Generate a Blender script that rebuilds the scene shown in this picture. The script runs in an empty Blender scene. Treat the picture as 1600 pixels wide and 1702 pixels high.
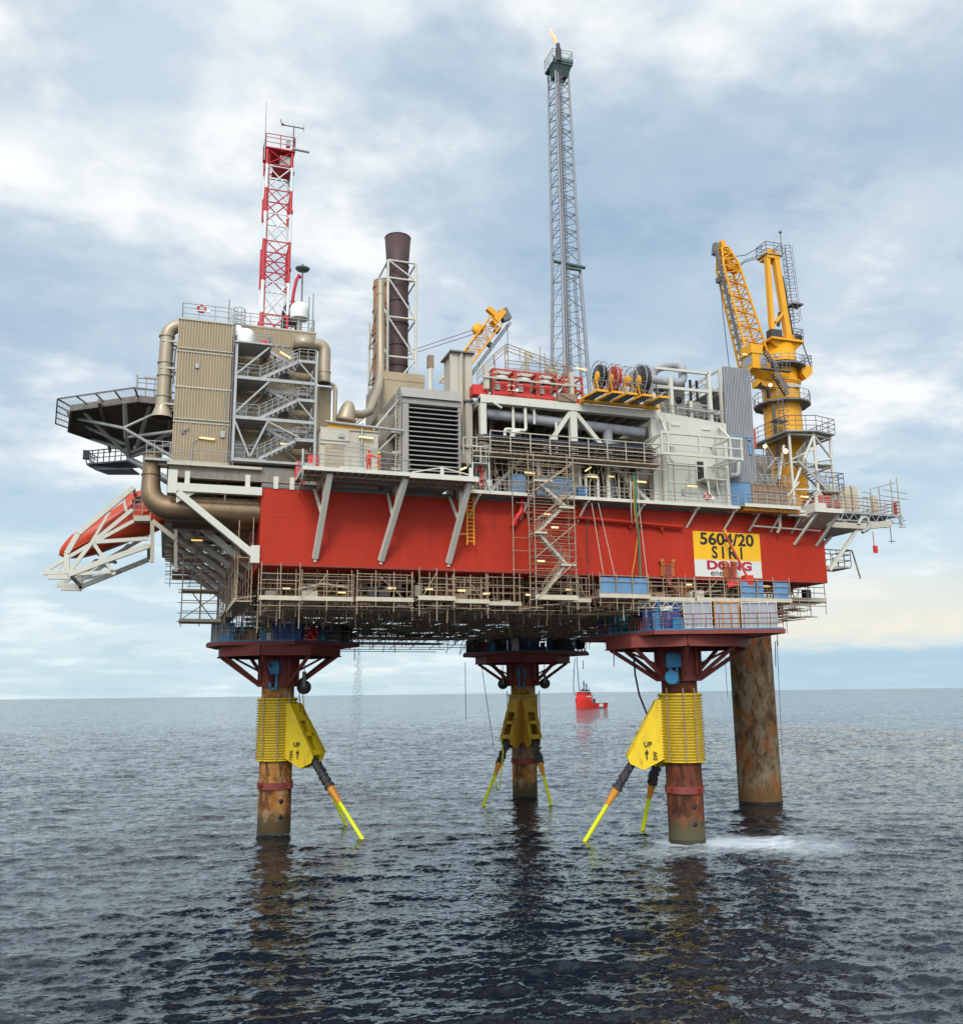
import bpy, math, random
import numpy as np
from mathutils import Vector, Matrix
random.seed(7)
SC = bpy.context.scene
COL = SC.collection
R_ = math.radians
PI = math.pi

# ------------------------------------------------------------------ camera, sky, sun, exposure
# World: X along the front face of the hull, Y into the hull, Z up from sea level (metres)
FPX, PITCH, ROLL, YAW = 1529.5, .1945, -.0119, .3273
CP = Vector((-7.04, -80.2, 14.346))
FW = Vector((math.sin(YAW)*math.cos(PITCH), math.cos(YAW)*math.cos(PITCH), math.sin(PITCH)))
RT = Vector((math.cos(YAW), -math.sin(YAW), 0))
UP = RT.cross(FW)
RT2 = RT*math.cos(ROLL) + UP*math.sin(ROLL)
UP2 = UP*math.cos(ROLL) - RT*math.sin(ROLL)
cam_d = bpy.data.cameras.new('camera')
cam = bpy.data.objects.new('camera', cam_d); COL.objects.link(cam)
M3 = Matrix((RT2, UP2, -FW)).transposed()
cam.matrix_world = Matrix.Translation(CP) @ M3.to_4x4()
cam_d.sensor_fit = 'HORIZONTAL'; cam_d.sensor_width = 36
cam_d.lens = 36*FPX/1600
cam_d.clip_start = .5; cam_d.clip_end = 60000
SC.camera = cam
SC.view_settings.view_transform = 'Standard'; SC.view_settings.look = 'None'
SC.view_settings.gamma = 1; SC.view_settings.use_curve_mapping = False
SC.view_settings.exposure = 0.22

SUN_EL, SUN_AZ = R_(38), R_(205)      # azimuth clockwise from +Y
sd = bpy.data.lights.new('sun', 'SUN'); sd.energy = 1.5; sd.angle = R_(14); sd.color = (1, .95, .87)
so = bpy.data.objects.new('sun', sd); COL.objects.link(so)
sdir = Vector((math.sin(SUN_AZ)*math.cos(SUN_EL), math.cos(SUN_AZ)*math.cos(SUN_EL), math.sin(SUN_EL)))
so.rotation_euler = sdir.to_track_quat('Z', 'Y').to_euler()
so.location = (0, -60, 120)

W = bpy.data.worlds.new('World'); SC.world = W; W.use_nodes = True
def world_nodes():
    nt = W.node_tree; N = nt.nodes; L = nt.links; N.clear()
    out = N.new('ShaderNodeOutputWorld'); bg = N.new('ShaderNodeBackground')
    bg.inputs[1].default_value = .115
    L.new(bg.outputs[0], out.inputs[0])
    sky = N.new('ShaderNodeTexSky'); sky.sky_type = 'NISHITA'; sky.sun_disc = False
    sky.sun_elevation = SUN_EL; sky.sun_rotation = SUN_AZ; sky.air_density = 1; sky.dust_density = 1.5
    tc = N.new('ShaderNodeTexCoord')
    sx = N.new('ShaderNodeSeparateXYZ'); L.new(tc.outputs['Generated'], sx.inputs[0])
    def math_(op, a, b=None, clamp=False):
        n = N.new('ShaderNodeMath'); n.operation = op; n.use_clamp = clamp
        for i, x in enumerate((a, b)):
            if x is None: continue
            if isinstance(x, (int, float)): n.inputs[i].default_value = x
            else: L.new(x, n.inputs[i])
        return n.outputs[0]
    def ramp(x, stops):
        n = N.new('ShaderNodeValToRGB'); L.new(x, n.inputs[0]); e = n.color_ramp.elements
        n.color_ramp.interpolation = 'EASE'
        e[0].position, e[0].color = stops[0]; e[1].position, e[1].color = stops[-1]
        for p, c in stops[1:-1]:
            k = e.new(p); k.color = c
        return n.outputs[0]
    def mixc(f, a, b):
        n = N.new('ShaderNodeMix'); n.data_type = 'RGBA'
        if isinstance(f, (int, float)): n.inputs[0].default_value = f
        else: L.new(f, n.inputs[0])
        for i, x in ((6, a), (7, b)):
            if isinstance(x, tuple): n.inputs[i].default_value = x
            else: L.new(x, n.inputs[i])
        return n.outputs[2]
    zc = math_('MAXIMUM', sx.outputs[2], 0.0)
    den = math_('ADD', zc, .16)
    cx = N.new('ShaderNodeCombineXYZ')
    L.new(math_('DIVIDE', sx.outputs[0], den), cx.inputs[0])
    L.new(math_('DIVIDE', sx.outputs[1], den), cx.inputs[1])
    def noise(scale, det, rough, off, dist=0.0, st=(1, 1, 1)):
        mp = N.new('ShaderNodeMapping'); mp.inputs['Location'].default_value = off; mp.inputs['Scale'].default_value = st
        L.new(cx.outputs[0], mp.inputs[0])
        n = N.new('ShaderNodeTexNoise'); n.inputs['Scale'].default_value = scale
        n.inputs['Detail'].default_value = det; n.inputs['Roughness'].default_value = rough
        n.inputs['Distortion'].default_value = dist
        L.new(mp.outputs[0], n.inputs['Vector']); return n.outputs[0]
    big = noise(1.35, 7, .55, (.4, 2.4, 5), .25)
    med = noise(4.6, 7, .60, (7.7, 2.1, 3), .2, (1, 1.25, 1))
    fine = noise(14.0, 4, .55, (3.1, 9.2, 5), .1, (1, 1.3, 1))
    s = math_('ADD', math_('MULTIPLY', big, .66), math_('ADD', math_('MULTIPLY', med, .26), math_('MULTIPLY', fine, .08)))
    cover = ramp(s, [(.37, (0, 0, 0, 1)), (.47, (.38, .38, .38, 1)), (.60, (1, 1, 1, 1))])
    # cloud: from blue-grey thin parts to bright white tops
    grey = noise(2.3, 6, .5, (12, 1, 8))
    cloudc = mixc(ramp(grey, [(.42, (0, 0, 0, 1)), (.60, (1, 1, 1, 1))]), (4.4, 5.25, 6.0, 1), (7.4, 7.6, 7.6, 1))
    blue = mixc(.72, sky.outputs[0], (3.2, 4.4, 5.55, 1))
    hi = mixc(cover, blue, cloudc)
    # band near the horizon: thin pale haze, then a warm gap and a blue bank to the right
    low = ramp(zc, [(0.0, (1, 1, 1, 1)), (.10, (.75, .75, .75, 1)), (.30, (0, 0, 0, 1))])
    veil = noise(1.1, 5, .5, (2, 7, 1), 0, (1, 1, 1))
    palec = mixc(veil, (4.3, 6.0, 6.7, 1), (5.7, 6.8, 7.1, 1))
    c1 = mixc(math_('MULTIPLY', low, .58), hi, palec)
    az = N.new('ShaderNodeVectorMath'); az.operation = 'DOT_PRODUCT'
    L.new(tc.outputs['Generated'], az.inputs[0]); az.inputs[1].default_value = (math.sin(R_(52)), math.cos(R_(52)), 0)
    azr = ramp(az.outputs['Value'], [(.86, (0, 0, 0, 1)), (.985, (1, 1, 1, 1))])
    wob = math_('MULTIPLY', math_('SUBTRACT', med, .5), .035)
    zz = math_('ADD', zc, wob)
    warm = ramp(zz, [(.030, (0, 0, 0, 1)), (.060, (1, 1, 1, 1)), (.085, (.7, .7, .7, 1)), (.14, (0, 0, 0, 1))])
    c2 = mixc(math_('MULTIPLY', math_('MULTIPLY', warm, azr), .85), c1, (6.9, 6.6, 5.6, 1))
    bank = ramp(math_('ADD', zc, math_('MULTIPLY', wob, .25)), [(.002, (.75, .75, .75, 1)), (.030, (1, 1, 1, 1)), (.046, (0, 0, 0, 1))])
    c3 = mixc(math_('MULTIPLY', math_('MULTIPLY', bank, azr), .8), c2, (3.1, 4.5, 5.6, 1))
    # out-of-view sky gain added for fill round the veiled sun (behind the viewer) and overhead
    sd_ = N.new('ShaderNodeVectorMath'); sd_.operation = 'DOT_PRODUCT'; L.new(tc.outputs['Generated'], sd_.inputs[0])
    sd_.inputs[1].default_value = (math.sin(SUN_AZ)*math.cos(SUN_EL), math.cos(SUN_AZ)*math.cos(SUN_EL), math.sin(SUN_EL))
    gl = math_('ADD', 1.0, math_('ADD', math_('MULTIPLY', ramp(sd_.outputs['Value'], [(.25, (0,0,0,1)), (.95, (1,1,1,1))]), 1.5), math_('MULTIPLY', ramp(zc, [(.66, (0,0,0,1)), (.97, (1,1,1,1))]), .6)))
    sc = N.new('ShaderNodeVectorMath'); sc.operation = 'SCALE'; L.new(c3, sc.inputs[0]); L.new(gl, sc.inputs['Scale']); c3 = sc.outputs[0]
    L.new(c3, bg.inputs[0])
world_nodes()

# ------------------------------------------------------------------ helpers
def at(u, v, X=None, Y=None, Z=None):
    """point of the photograph (pixel u, v) on a plane X=, Y= or Z="""
    d = FW + RT2*((u-800)/FPX) - UP2*((v-851)/FPX)
    t = (X-CP.x)/d.x if X is not None else (Y-CP.y)/d.y if Y is not None else (Z-CP.z)/d.z
    return CP + d*t
def A(u, v, y): return at(u, v, Y=y)
V = lambda *a: Vector(a)

class MB:
    def __init__(s): s.v = []; s.f = []; s.sm = []; s.isl = []
    def add(s, vs, fs, smooth=False):
        o = len(s.v); s.isl.append((o, len(s.f))); s.v += [tuple(p) for p in vs]
        s.f += [tuple(i+o for i in f) for f in fs]; s.sm += [smooth]*len(fs); return s
    def box(s, a, b):
        x0, y0, z0 = (min(a[i], b[i]) for i in range(3)); x1, y1, z1 = (max(a[i], b[i]) for i in range(3))
        return s.add([(x0,y0,z0),(x1,y0,z0),(x1,y1,z0),(x0,y1,z0),(x0,y0,z1),(x1,y0,z1),(x1,y1,z1),(x0,y1,z1)],
              [(0,3,2,1),(4,5,6,7),(0,1,5,4),(1,2,6,5),(2,3,7,6),(3,0,4,7)])
    def obox(s, c, size, rz=0, ry=0):
        m = Matrix.Rotation(rz, 3, 'Z') @ Matrix.Rotation(ry, 3, 'Y'); c = Vector(c); h = [d/2 for d in size]
        vs = [c + m @ Vector((sx*h[0], sy*h[1], sz*h[2])) for sz in (-1,1) for sx, sy in ((-1,-1),(1,-1),(1,1),(-1,1))]
        return s.add(vs, [(0,3,2,1),(4,5,6,7),(0,1,5,4),(1,2,6,5),(2,3,7,6),(3,0,4,7)])
    def frame(s, p, q):
        d = (Vector(q)-Vector(p)); L = d.length; d = d/L if L > 1e-9 else Vector((0,0,1))
        r = Vector((0,0,1)) if abs(d.z) < .95 else Vector((0,1,0))
        a = d.cross(r).normalized(); b = a.cross(d); return d, a, b
    def beam(s, p, q, w, h=None):
        h = h or w; p = Vector(p); q = Vector(q); d, a, b = s.frame(p, q)
        vs = [e + a*(sx*w/2) + b*(sy*h/2) for e in (p, q) for sx, sy in ((-1,-1),(1,-1),(1,1),(-1,1))]
        return s.add(vs, [(0,3,2,1),(4,5,6,7),(0,1,5,4),(1,2,6,5),(2,3,7,6),(3,0,4,7)])
    def tube(s, p, q, r, n=5, r2=None, cap=True):
        r2 = r if r2 is None else r2; p = Vector(p); q = Vector(q); d, a, b = s.frame(p, q)
        vs = [e + (a*math.cos(2*PI*i/n) + b*math.sin(2*PI*i/n))*rr for e, rr in ((p, r), (q, r2)) for i in range(n)]
        s.add(vs, [(i, (i+1)%n, n+(i+1)%n, n+i) for i in range(n)], True)
        if cap: s.add(vs[:n][::-1], [tuple(range(n))]); s.add(vs[n:], [tuple(range(n))])
        return s
    def path(s, pts, r, n=10, cap=True, rs=None):
        P = [Vector(p) for p in pts]; m = len(P); vs = []; a = None
        for i in range(m):
            t = (P[min(i+1, m-1)] - P[max(i-1, 0)]).normalized()
            if a is None: a = s.frame((0,0,0), t)[1]
            a = (a - t*a.dot(t)).normalized(); b = t.cross(a); rr = rs[i] if rs else r
            vs += [P[i] + (a*math.cos(2*PI*k/n) + b*math.sin(2*PI*k/n))*rr for k in range(n)]
        s.add(vs, [(j*n+i, j*n+(i+1)%n, (j+1)*n+(i+1)%n, (j+1)*n+i) for j in range(m-1) for i in range(n)], True)
        if cap: s.add(vs[:n][::-1], [tuple(range(n))]); s.add(vs[-n:], [tuple(range(n))])
        return s
    def lathe(s, c, prof, n=24, axis=(0,0,1), a0=0, smooth=True):
        c = Vector(c); ax = Vector(axis).normalized(); _, a, b = s.frame((0,0,0), ax)
        vs = [c + ax*z + (a*math.cos(a0+2*PI*i/n) + b*math.sin(a0+2*PI*i/n))*max(r, 1e-3) for r, z in prof for i in range(n)]
        return s.add(vs, [(j*n+i, j*n+(i+1)%n, (j+1)*n+(i+1)%n, (j+1)*n+i) for j in range(len(prof)-1) for i in range(n)], smooth)
    def prism(s, poly, z0, z1):
        n = len(poly); vs = [(x,y,z0) for x,y in poly] + [(x,y,z1) for x,y in poly]
        return s.add(vs, [tuple(range(n))[::-1], tuple(range(n,2*n))] + [(i,(i+1)%n,n+(i+1)%n,n+i) for i in range(n)])
    def slab(s, pts, off):
        """polygon of 3-D points given a thickness vector"""
        n = len(pts); off = Vector(off); vs = [Vector(p) for p in pts] + [Vector(p)+off for p in pts]
        return s.add(vs, [tuple(range(n))[::-1], tuple(range(n,2*n))] + [(i,(i+1)%n,n+(i+1)%n,n+i) for i in range(n)])
    def torus(s, c, R, r, axis=(0,0,1), n=20, k=8, a0=0, a1=2*PI):
        c = Vector(c); ax = Vector(axis).normalized(); _, a, b = s.frame((0,0,0), ax); vs = []
        full = abs(a1-a0-2*PI) < 1e-6; m = n if full else n+1
        for i in range(m):
            t = a0 + (a1-a0)*i/n; e = a*math.cos(t) + b*math.sin(t)
            vs += [c + e*(R + r*math.cos(2*PI*j/k)) + ax*(r*math.sin(2*PI*j/k)) for j in range(k)]
        return s.add(vs, [(i*k+j, ((i+1)%m)*k+j, ((i+1)%m)*k+(j+1)%k, i*k+(j+1)%k) for i in range(n) for j in range(k)], True)
    def sphere(s, c, r, n=14, m=8, sc=(1,1,1)):
        c = Vector(c); vs = [c + Vector((r*sc[0]*math.sin(PI*j/m)*math.cos(2*PI*i/n), r*sc[1]*math.sin(PI*j/m)*math.sin(2*PI*i/n), r*sc[2]*math.cos(PI*j/m))) for j in range(m+1) for i in range(n)]
        return s.add(vs, [(j*n+i, (j+1)*n+i, (j+1)*n+(i+1)%n, j*n+(i+1)%n) for j in range(m) for i in range(n)], True)
    def lattice(s, p0, p1, w0, w1, n, rc, rb, side=None, up=None, taper_d=None, rungs=True):
        """square lattice mast/boom from p0 to p1"""
        p0 = Vector(p0); p1 = Vector(p1); d = (p1-p0).normalized()
        a = Vector(side or (1,0,0)); a = (a - d*a.dot(d)).normalized(); b = d.cross(a)
        cor = lambda t: [p0.lerp(p1, t) + a*(sx*(w0[0]+(w1[0]-w0[0])*t)/2) + b*(sy*(w0[1]+(w1[1]-w0[1])*t)/2) for sx, sy in ((-1,-1),(1,-1),(1,1),(-1,1))]
        prev = cor(0); c0 = prev; c1 = cor(1)
        for i in range(4): s.tube(c0[i], c1[i], rc, 6)
        for k in range(n):
            nx = cor((k+1)/n)
            for i in range(4):
                j = (i+1) % 4
                if rungs: s.tube(nx[i], nx[j], rb, 4, cap=False)
                if (k+i) % 2: s.tube(prev[i], nx[j], rb, 4, cap=False)
                else: s.tube(prev[j], nx[i], rb, 4, cap=False)
            prev = nx
        return s
    def rail(s, pts, h=1.1, sp=1.5, r=.032, mids=(.38, .74), closed=False, toe=0):
        P = [Vector(p) for p in pts]
        if closed: P.append(P[0])
        for p, q in zip(P[:-1], P[1:]):
            n = max(1, round((q-p).length/sp))
            for k in range(n+1):
                e = p.lerp(q, k/n); s.tube(e, e+V(0,0,h), r, 4, cap=False)
            for m in list(mids)+[1]:
                s.tube(p+V(0,0,h*m), q+V(0,0,h*m), r*(1.15 if m == 1 else .9), 4, cap=False)
            if toe: s.beam(p+V(0,0,toe/2), q+V(0,0,toe/2), .02, toe)
        return s
    def stairs(s, p, q, w, n=None, depth=.24):
        """flight from p to q, w = half width vector"""
        p = Vector(p); q = Vector(q); w = Vector(w); n = n or max(3, int(abs(q.z-p.z)/.24))
        for sg in (-1, 1): s.beam(p+w*sg, q+w*sg, .06, .26)
        d = (q-p); d.z = 0; d.normalize()
        for k in range(n):
            e = p.lerp(q, (k+.5)/n); s.beam(e-w, e+w, depth, .05)
        return s
    def ladder(s, p, q, w, step=.33, r=.035):
        p = Vector(p); q = Vector(q); w = Vector(w)
        s.tube(p-w, q-w, r, 5); s.tube(p+w, q+w, r, 5); n = int((q-p).length/step)
        for k in range(1, n):
            e = p.lerp(q, k/n); s.tube(e-w, e+w, r*.7, 4, cap=False)
        return s
    def corrug(s, p0, p1, z0, z1, pitch=.235, d=.10, out=(0,-1,0)):
        """trapezoidal sheet wall between ground points p0, p1 (xy)"""
        a = Vector((p0[0], p0[1], 0)); b = Vector((p1[0], p1[1], 0)); o = Vector(out); n = max(1, int((b-a).length/pitch)); ln = []
        for i in range(n):
            for t, e in ((0, 0), (.22, 0), (.30, 1), (.72, 1), (.80, 0)):
                if t < .5 or True: ln.append(a.lerp(b, (i+t+.12)/n if i+t+.12 < n else 1) + o*(e*d))
        vs = [p+V(0,0,z0) for p in ln] + [p+V(0,0,z1) for p in ln]; m = len(ln)
        return s.add(vs, [(i, i+1, m+i+1, m+i) for i in range(m-1)])
    def pieces(s):
        """groups of shapes that lie clearly apart from one another"""
        n = len(s.isl)
        if n < 2 or n > 600: return None
        st = s.isl + [(len(s.v), len(s.f))]; P = np.array(s.v)
        lo = np.array([P[st[i][0]:st[i+1][0]].min(0) for i in range(n)]); hi = np.array([P[st[i][0]:st[i+1][0]].max(0) for i in range(n)])
        sz = (hi-lo).max(1); par = list(range(n))
        def find(i):
            while par[i] != i: par[i] = par[par[i]]; i = par[i]
            return i
        for i in range(n-1):
            gap = np.maximum(0, np.maximum(lo[i]-hi[i+1:], lo[i+1:]-hi[i])); d = np.sqrt((gap**2).sum(1))
            for j in np.nonzero(d <= np.maximum(.02, .5*np.maximum(sz[i], sz[i+1:])))[0]: par[find(int(j)+i+1)] = find(i)
        g = {}
        for i in range(n): g.setdefault(find(i), []).append(i)
        return list(g.values()) if 1 < len(g) <= 20 else None
    def build(s, name, mat, parent=None, loc=None, smooth=None):
        if parent is not None:
            gs = s.pieces()
            if gs:
                st = s.isl + [(len(s.v), len(s.f))]; first = None
                for grp in gs:
                    m = MB()
                    for i in grp:
                        o = st[i][0]; f0, f1 = st[i][1], st[i+1][1]
                        m.add(s.v[o:st[i+1][0]], [tuple(k-o for k in f) for f in s.f[f0:f1]]); m.sm[-(f1-f0):] = s.sm[f0:f1]
                    ob = m.build1(name, mat, parent, loc, smooth); first = first or ob
                return first
        return s.build1(name, mat, parent, loc, smooth)
    def build1(s, name, mat, parent=None, loc=None, smooth=None):
        me = bpy.data.meshes.new(name); o_ = Vector(loc) if loc is not None else (parent_loc(parent) if parent else Vector((0,0,0)))
        me.from_pydata([(x-o_.x, y-o_.y, z-o_.z) for x, y, z in s.v], [], s.f)
        if len(me.polygons) == len(s.sm): me.polygons.foreach_set('use_smooth', s.sm if smooth is None else [smooth]*len(s.sm))
        me.materials.append(mat); me.update()
        o = bpy.data.objects.new(name, me); COL.objects.link(o)
        if parent:
            o.parent = parent; o.location = (0,0,0)
            if loc is not None: o.location = o_ - parent_loc(parent)
        else: o.location = o_
        return o
LOC = {}
def parent_loc(o): return LOC.get(o.name, Vector(o.location))
def build_sub(mb, name, mat, part):
    """a sub-part: mesh under a part that sits at its thing's origin"""
    th = part.parent; me = mb.build(name, mat, None, loc=parent_loc(th)); me.parent = part; me.location = (0,0,0); return me

def thing(name, label, cat, loc=(0,0,0), group=None):
    o = bpy.data.objects.new(name, None); COL.objects.link(o); o.location = loc; o.empty_display_size = .3
    o['label'] = label; o['category'] = cat
    if group: o['group'] = group
    LOC[o.name] = Vector(loc); return o
def tag(o, label, cat, group=None, kind=None):
    if label: o['label'] = label
    if cat: o['category'] = cat
    if group: o['group'] = group
    if kind: o['kind'] = kind
    return o
def dup(src, loc, label=None, rz=None):
    c = src.copy(); COL.objects.link(c); c.location = loc; LOC[c.name] = Vector(loc)
    if rz is not None: c.rotation_euler = (0,0,rz)
    if label: c['label'] = label
    for ch in src.children:
        d = ch.copy(); COL.objects.link(d); d.parent = c
        for g in ch.children:
            e = g.copy(); COL.objects.link(e); e.parent = d
    return c
def text(body, size, mat, parent, origin, xdir, ydir, name='lettering', ext=.015, sx=1, bold=0.0, align='CENTER'):
    cu = bpy.data.curves.new('txt', 'FONT'); cu.body = body; cu.size = size; cu.extrude = ext; cu.align_x = align; cu.align_y = 'CENTER'; cu.offset = bold
    cu.resolution_u = 3
    ob = bpy.data.objects.new('txt', cu); COL.objects.link(ob)
    dg = bpy.context.evaluated_depsgraph_get(); me = bpy.data.meshes.new_from_object(ob.evaluated_get(dg))
    bpy.data.objects.remove(ob); x = Vector(xdir).normalized(); y = Vector(ydir).normalized(); z = x.cross(y)
    o_ = Vector(origin) - parent_loc(parent if parent.type == 'EMPTY' else parent.parent)
    for v in me.vertices:
        c = v.co.copy(); v.co = o_ + x*(c.x*sx) + y*c.y + z*c.z
    me.materials.clear(); me.materials.append(mat)
    o = bpy.data.objects.new(name, me); COL.objects.link(o); o.parent = parent; return o

# ------------------------------------------------------------------ materials
def mk(name, base, rough=.55, metal=0, var=.18, sc=1.2, rust=0, rustc=(.16,.06,.022), streak=3.0, bump=0, spec=.4, thr=.56, emit=None):
    m = bpy.data.materials.new(name); m.use_nodes = True; nt = m.node_tree; N = nt.nodes; L = nt.links
    b = N['Principled BSDF']; b.inputs['Roughness'].default_value = rough; b.inputs['Metallic'].default_value = metal
    b.inputs['Specular IOR Level'].default_value = spec
    tc = N.new('ShaderNodeTexCoord'); mp = N.new('ShaderNodeMapping'); L.new(tc.outputs['Object'], mp.inputs[0])
    mp.inputs['Scale'].default_value = (1, 1, 1/streak)
    n1 = N.new('ShaderNodeTexNoise'); n1.inputs['Scale'].default_value = sc; n1.inputs['Detail'].default_value = 6; n1.inputs['Roughness'].default_value = .6
    L.new(mp.outputs[0], n1.inputs['Vector'])
    mix = N.new('ShaderNodeMix'); mix.data_type = 'RGBA'; L.new(n1.outputs[0], mix.inputs[0])
    mix.inputs[6].default_value = tuple(c*(1-var*1.5) for c in base)+(1,); mix.inputs[7].default_value = tuple(min(1,c*(1+var*1.5)) for c in base)+(1,)
    col = mix.outputs[2]
    if rust:
        n2 = N.new('ShaderNodeTexNoise'); n2.inputs['Scale'].default_value = sc*1.7; n2.inputs['Detail'].default_value = 8; n2.inputs['Roughness'].default_value = .68
        mp2 = N.new('ShaderNodeMapping'); mp2.inputs['Location'].default_value = (3.7, 1.9, 8.1); mp2.inputs['Scale'].default_value = (1.3, 1.3, 1.3/(streak*1.6))
        L.new(tc.outputs['Object'], mp2.inputs[0]); L.new(mp2.outputs[0], n2.inputs['Vector'])
        rp = N.new('ShaderNodeValToRGB'); rp.color_ramp.elements[0].position = thr; rp.color_ramp.elements[1].position = thr+.14
        rp.color_ramp.elements[1].color = (rust, rust, rust, 1); L.new(n2.outputs[0], rp.inputs[0])
        m2 = N.new('ShaderNodeMix'); m2.data_type = 'RGBA'; L.new(rp.outputs[0], m2.inputs[0]); L.new(col, m2.inputs[6]); m2.inputs[7].default_value = rustc+(1,)
        col = m2.outputs[2]
    L.new(col, b.inputs['Base Color'])
    if bump:
        bp = N.new('ShaderNodeBump'); bp.inputs['Strength'].default_value = bump; bp.inputs['Distance'].default_value = .02
        n3 = N.new('ShaderNodeTexNoise'); n3.inputs['Scale'].default_value = 6; n3.inputs['Detail'].default_value = 4
        L.new(tc.outputs['Object'], n3.inputs['Vector']); L.new(n3.outputs[0], bp.inputs['Height']); L.new(bp.outputs[0], b.inputs['Normal'])
    if emit:
        b.inputs['Emission Color'].default_value = emit[0]+(1,); b.inputs['Emission Strength'].default_value = emit[1]
    return m
def legmat(name, dark, mid, light, growth, hi):
    m = bpy.data.materials.new(name); m.use_nodes = True; nt = m.node_tree; N = nt.nodes; L = nt.links; b = N['Principled BSDF']; b.inputs['Roughness'].default_value = .8; b.inputs['Specular IOR Level'].default_value = .2
    tc = N.new('ShaderNodeTexCoord')
    def nz(sc, st, off, det=9, ro=.66):
        mp = N.new('ShaderNodeMapping'); mp.inputs['Scale'].default_value = st; mp.inputs['Location'].default_value = off; L.new(tc.outputs['Object'], mp.inputs[0])
        n = N.new('ShaderNodeTexNoise'); n.inputs['Scale'].default_value = sc; n.inputs['Detail'].default_value = det; n.inputs['Roughness'].default_value = ro; n.inputs['Distortion'].default_value = .5; L.new(mp.outputs[0], n.inputs['Vector']); return n.outputs[0]
    def rp(x, st):
        n = N.new('ShaderNodeValToRGB'); L.new(x, n.inputs[0]); e = n.color_ramp.elements; e[0].position, e[0].color = st[0][0], st[0][1]+(1,); e[1].position, e[1].color = st[-1][0], st[-1][1]+(1,)
        for p, c in st[1:-1]: k = e.new(p); k.color = c+(1,)
        return n.outputs[0]
    def mx(f, a, b_):
        n = N.new('ShaderNodeMix'); n.data_type = 'RGBA'; L.new(f, n.inputs[0]); L.new(a, n.inputs[6])
        if isinstance(b_, tuple): n.inputs[7].default_value = b_+(1,)
        else: L.new(b_, n.inputs[7])
        return n.outputs[2]
    c = rp(nz(.42, (1,1,.7), (1,2,3)), [(.36, dark), (.47, mid), (.55, light), (.64, mid), (.72, dark)])
    c = mx(rp(nz(1.0, (1.2,1.2,.45), (7,1,4)), [(.50, (0,0,0)), (.62, (.9,.9,.9))]), c, dark)
    c = mx(rp(nz(.45, (1,1,.6), (3,8,9)), [(.52, (0,0,0)), (.60, (.85,.85,.85))]), c, hi)
    sx = N.new('ShaderNodeSeparateXYZ'); L.new(tc.outputs['Object'], sx.inputs[0]); w = nz(.8, (1,1,.6), (2,2,6), 5)
    z = N.new('ShaderNodeMath'); z.operation = 'MULTIPLY_ADD'; L.new(w, z.inputs[0]); z.inputs[1].default_value = -4.5; L.new(sx.outputs[2], z.inputs[2])
    z2 = N.new('ShaderNodeMath'); z2.operation = 'MULTIPLY_ADD'; L.new(z.outputs[0], z2.inputs[0]); z2.inputs[1].default_value = .22; z2.inputs[2].default_value = .55
    c = mx(rp(z2.outputs[0], [(.25, (1,1,1)), (.75, (0,0,0))]), c, growth)
    L.new(c, b.inputs['Base Color'])
    bp = N.new('ShaderNodeBump'); bp.inputs['Strength'].default_value = .5; bp.inputs['Distance'].default_value = .04; L.new(nz(3, (1,1,1), (0,0,0), 6), bp.inputs['Height']); L.new(bp.outputs[0], b.inputs['Normal'])
    return m
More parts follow.
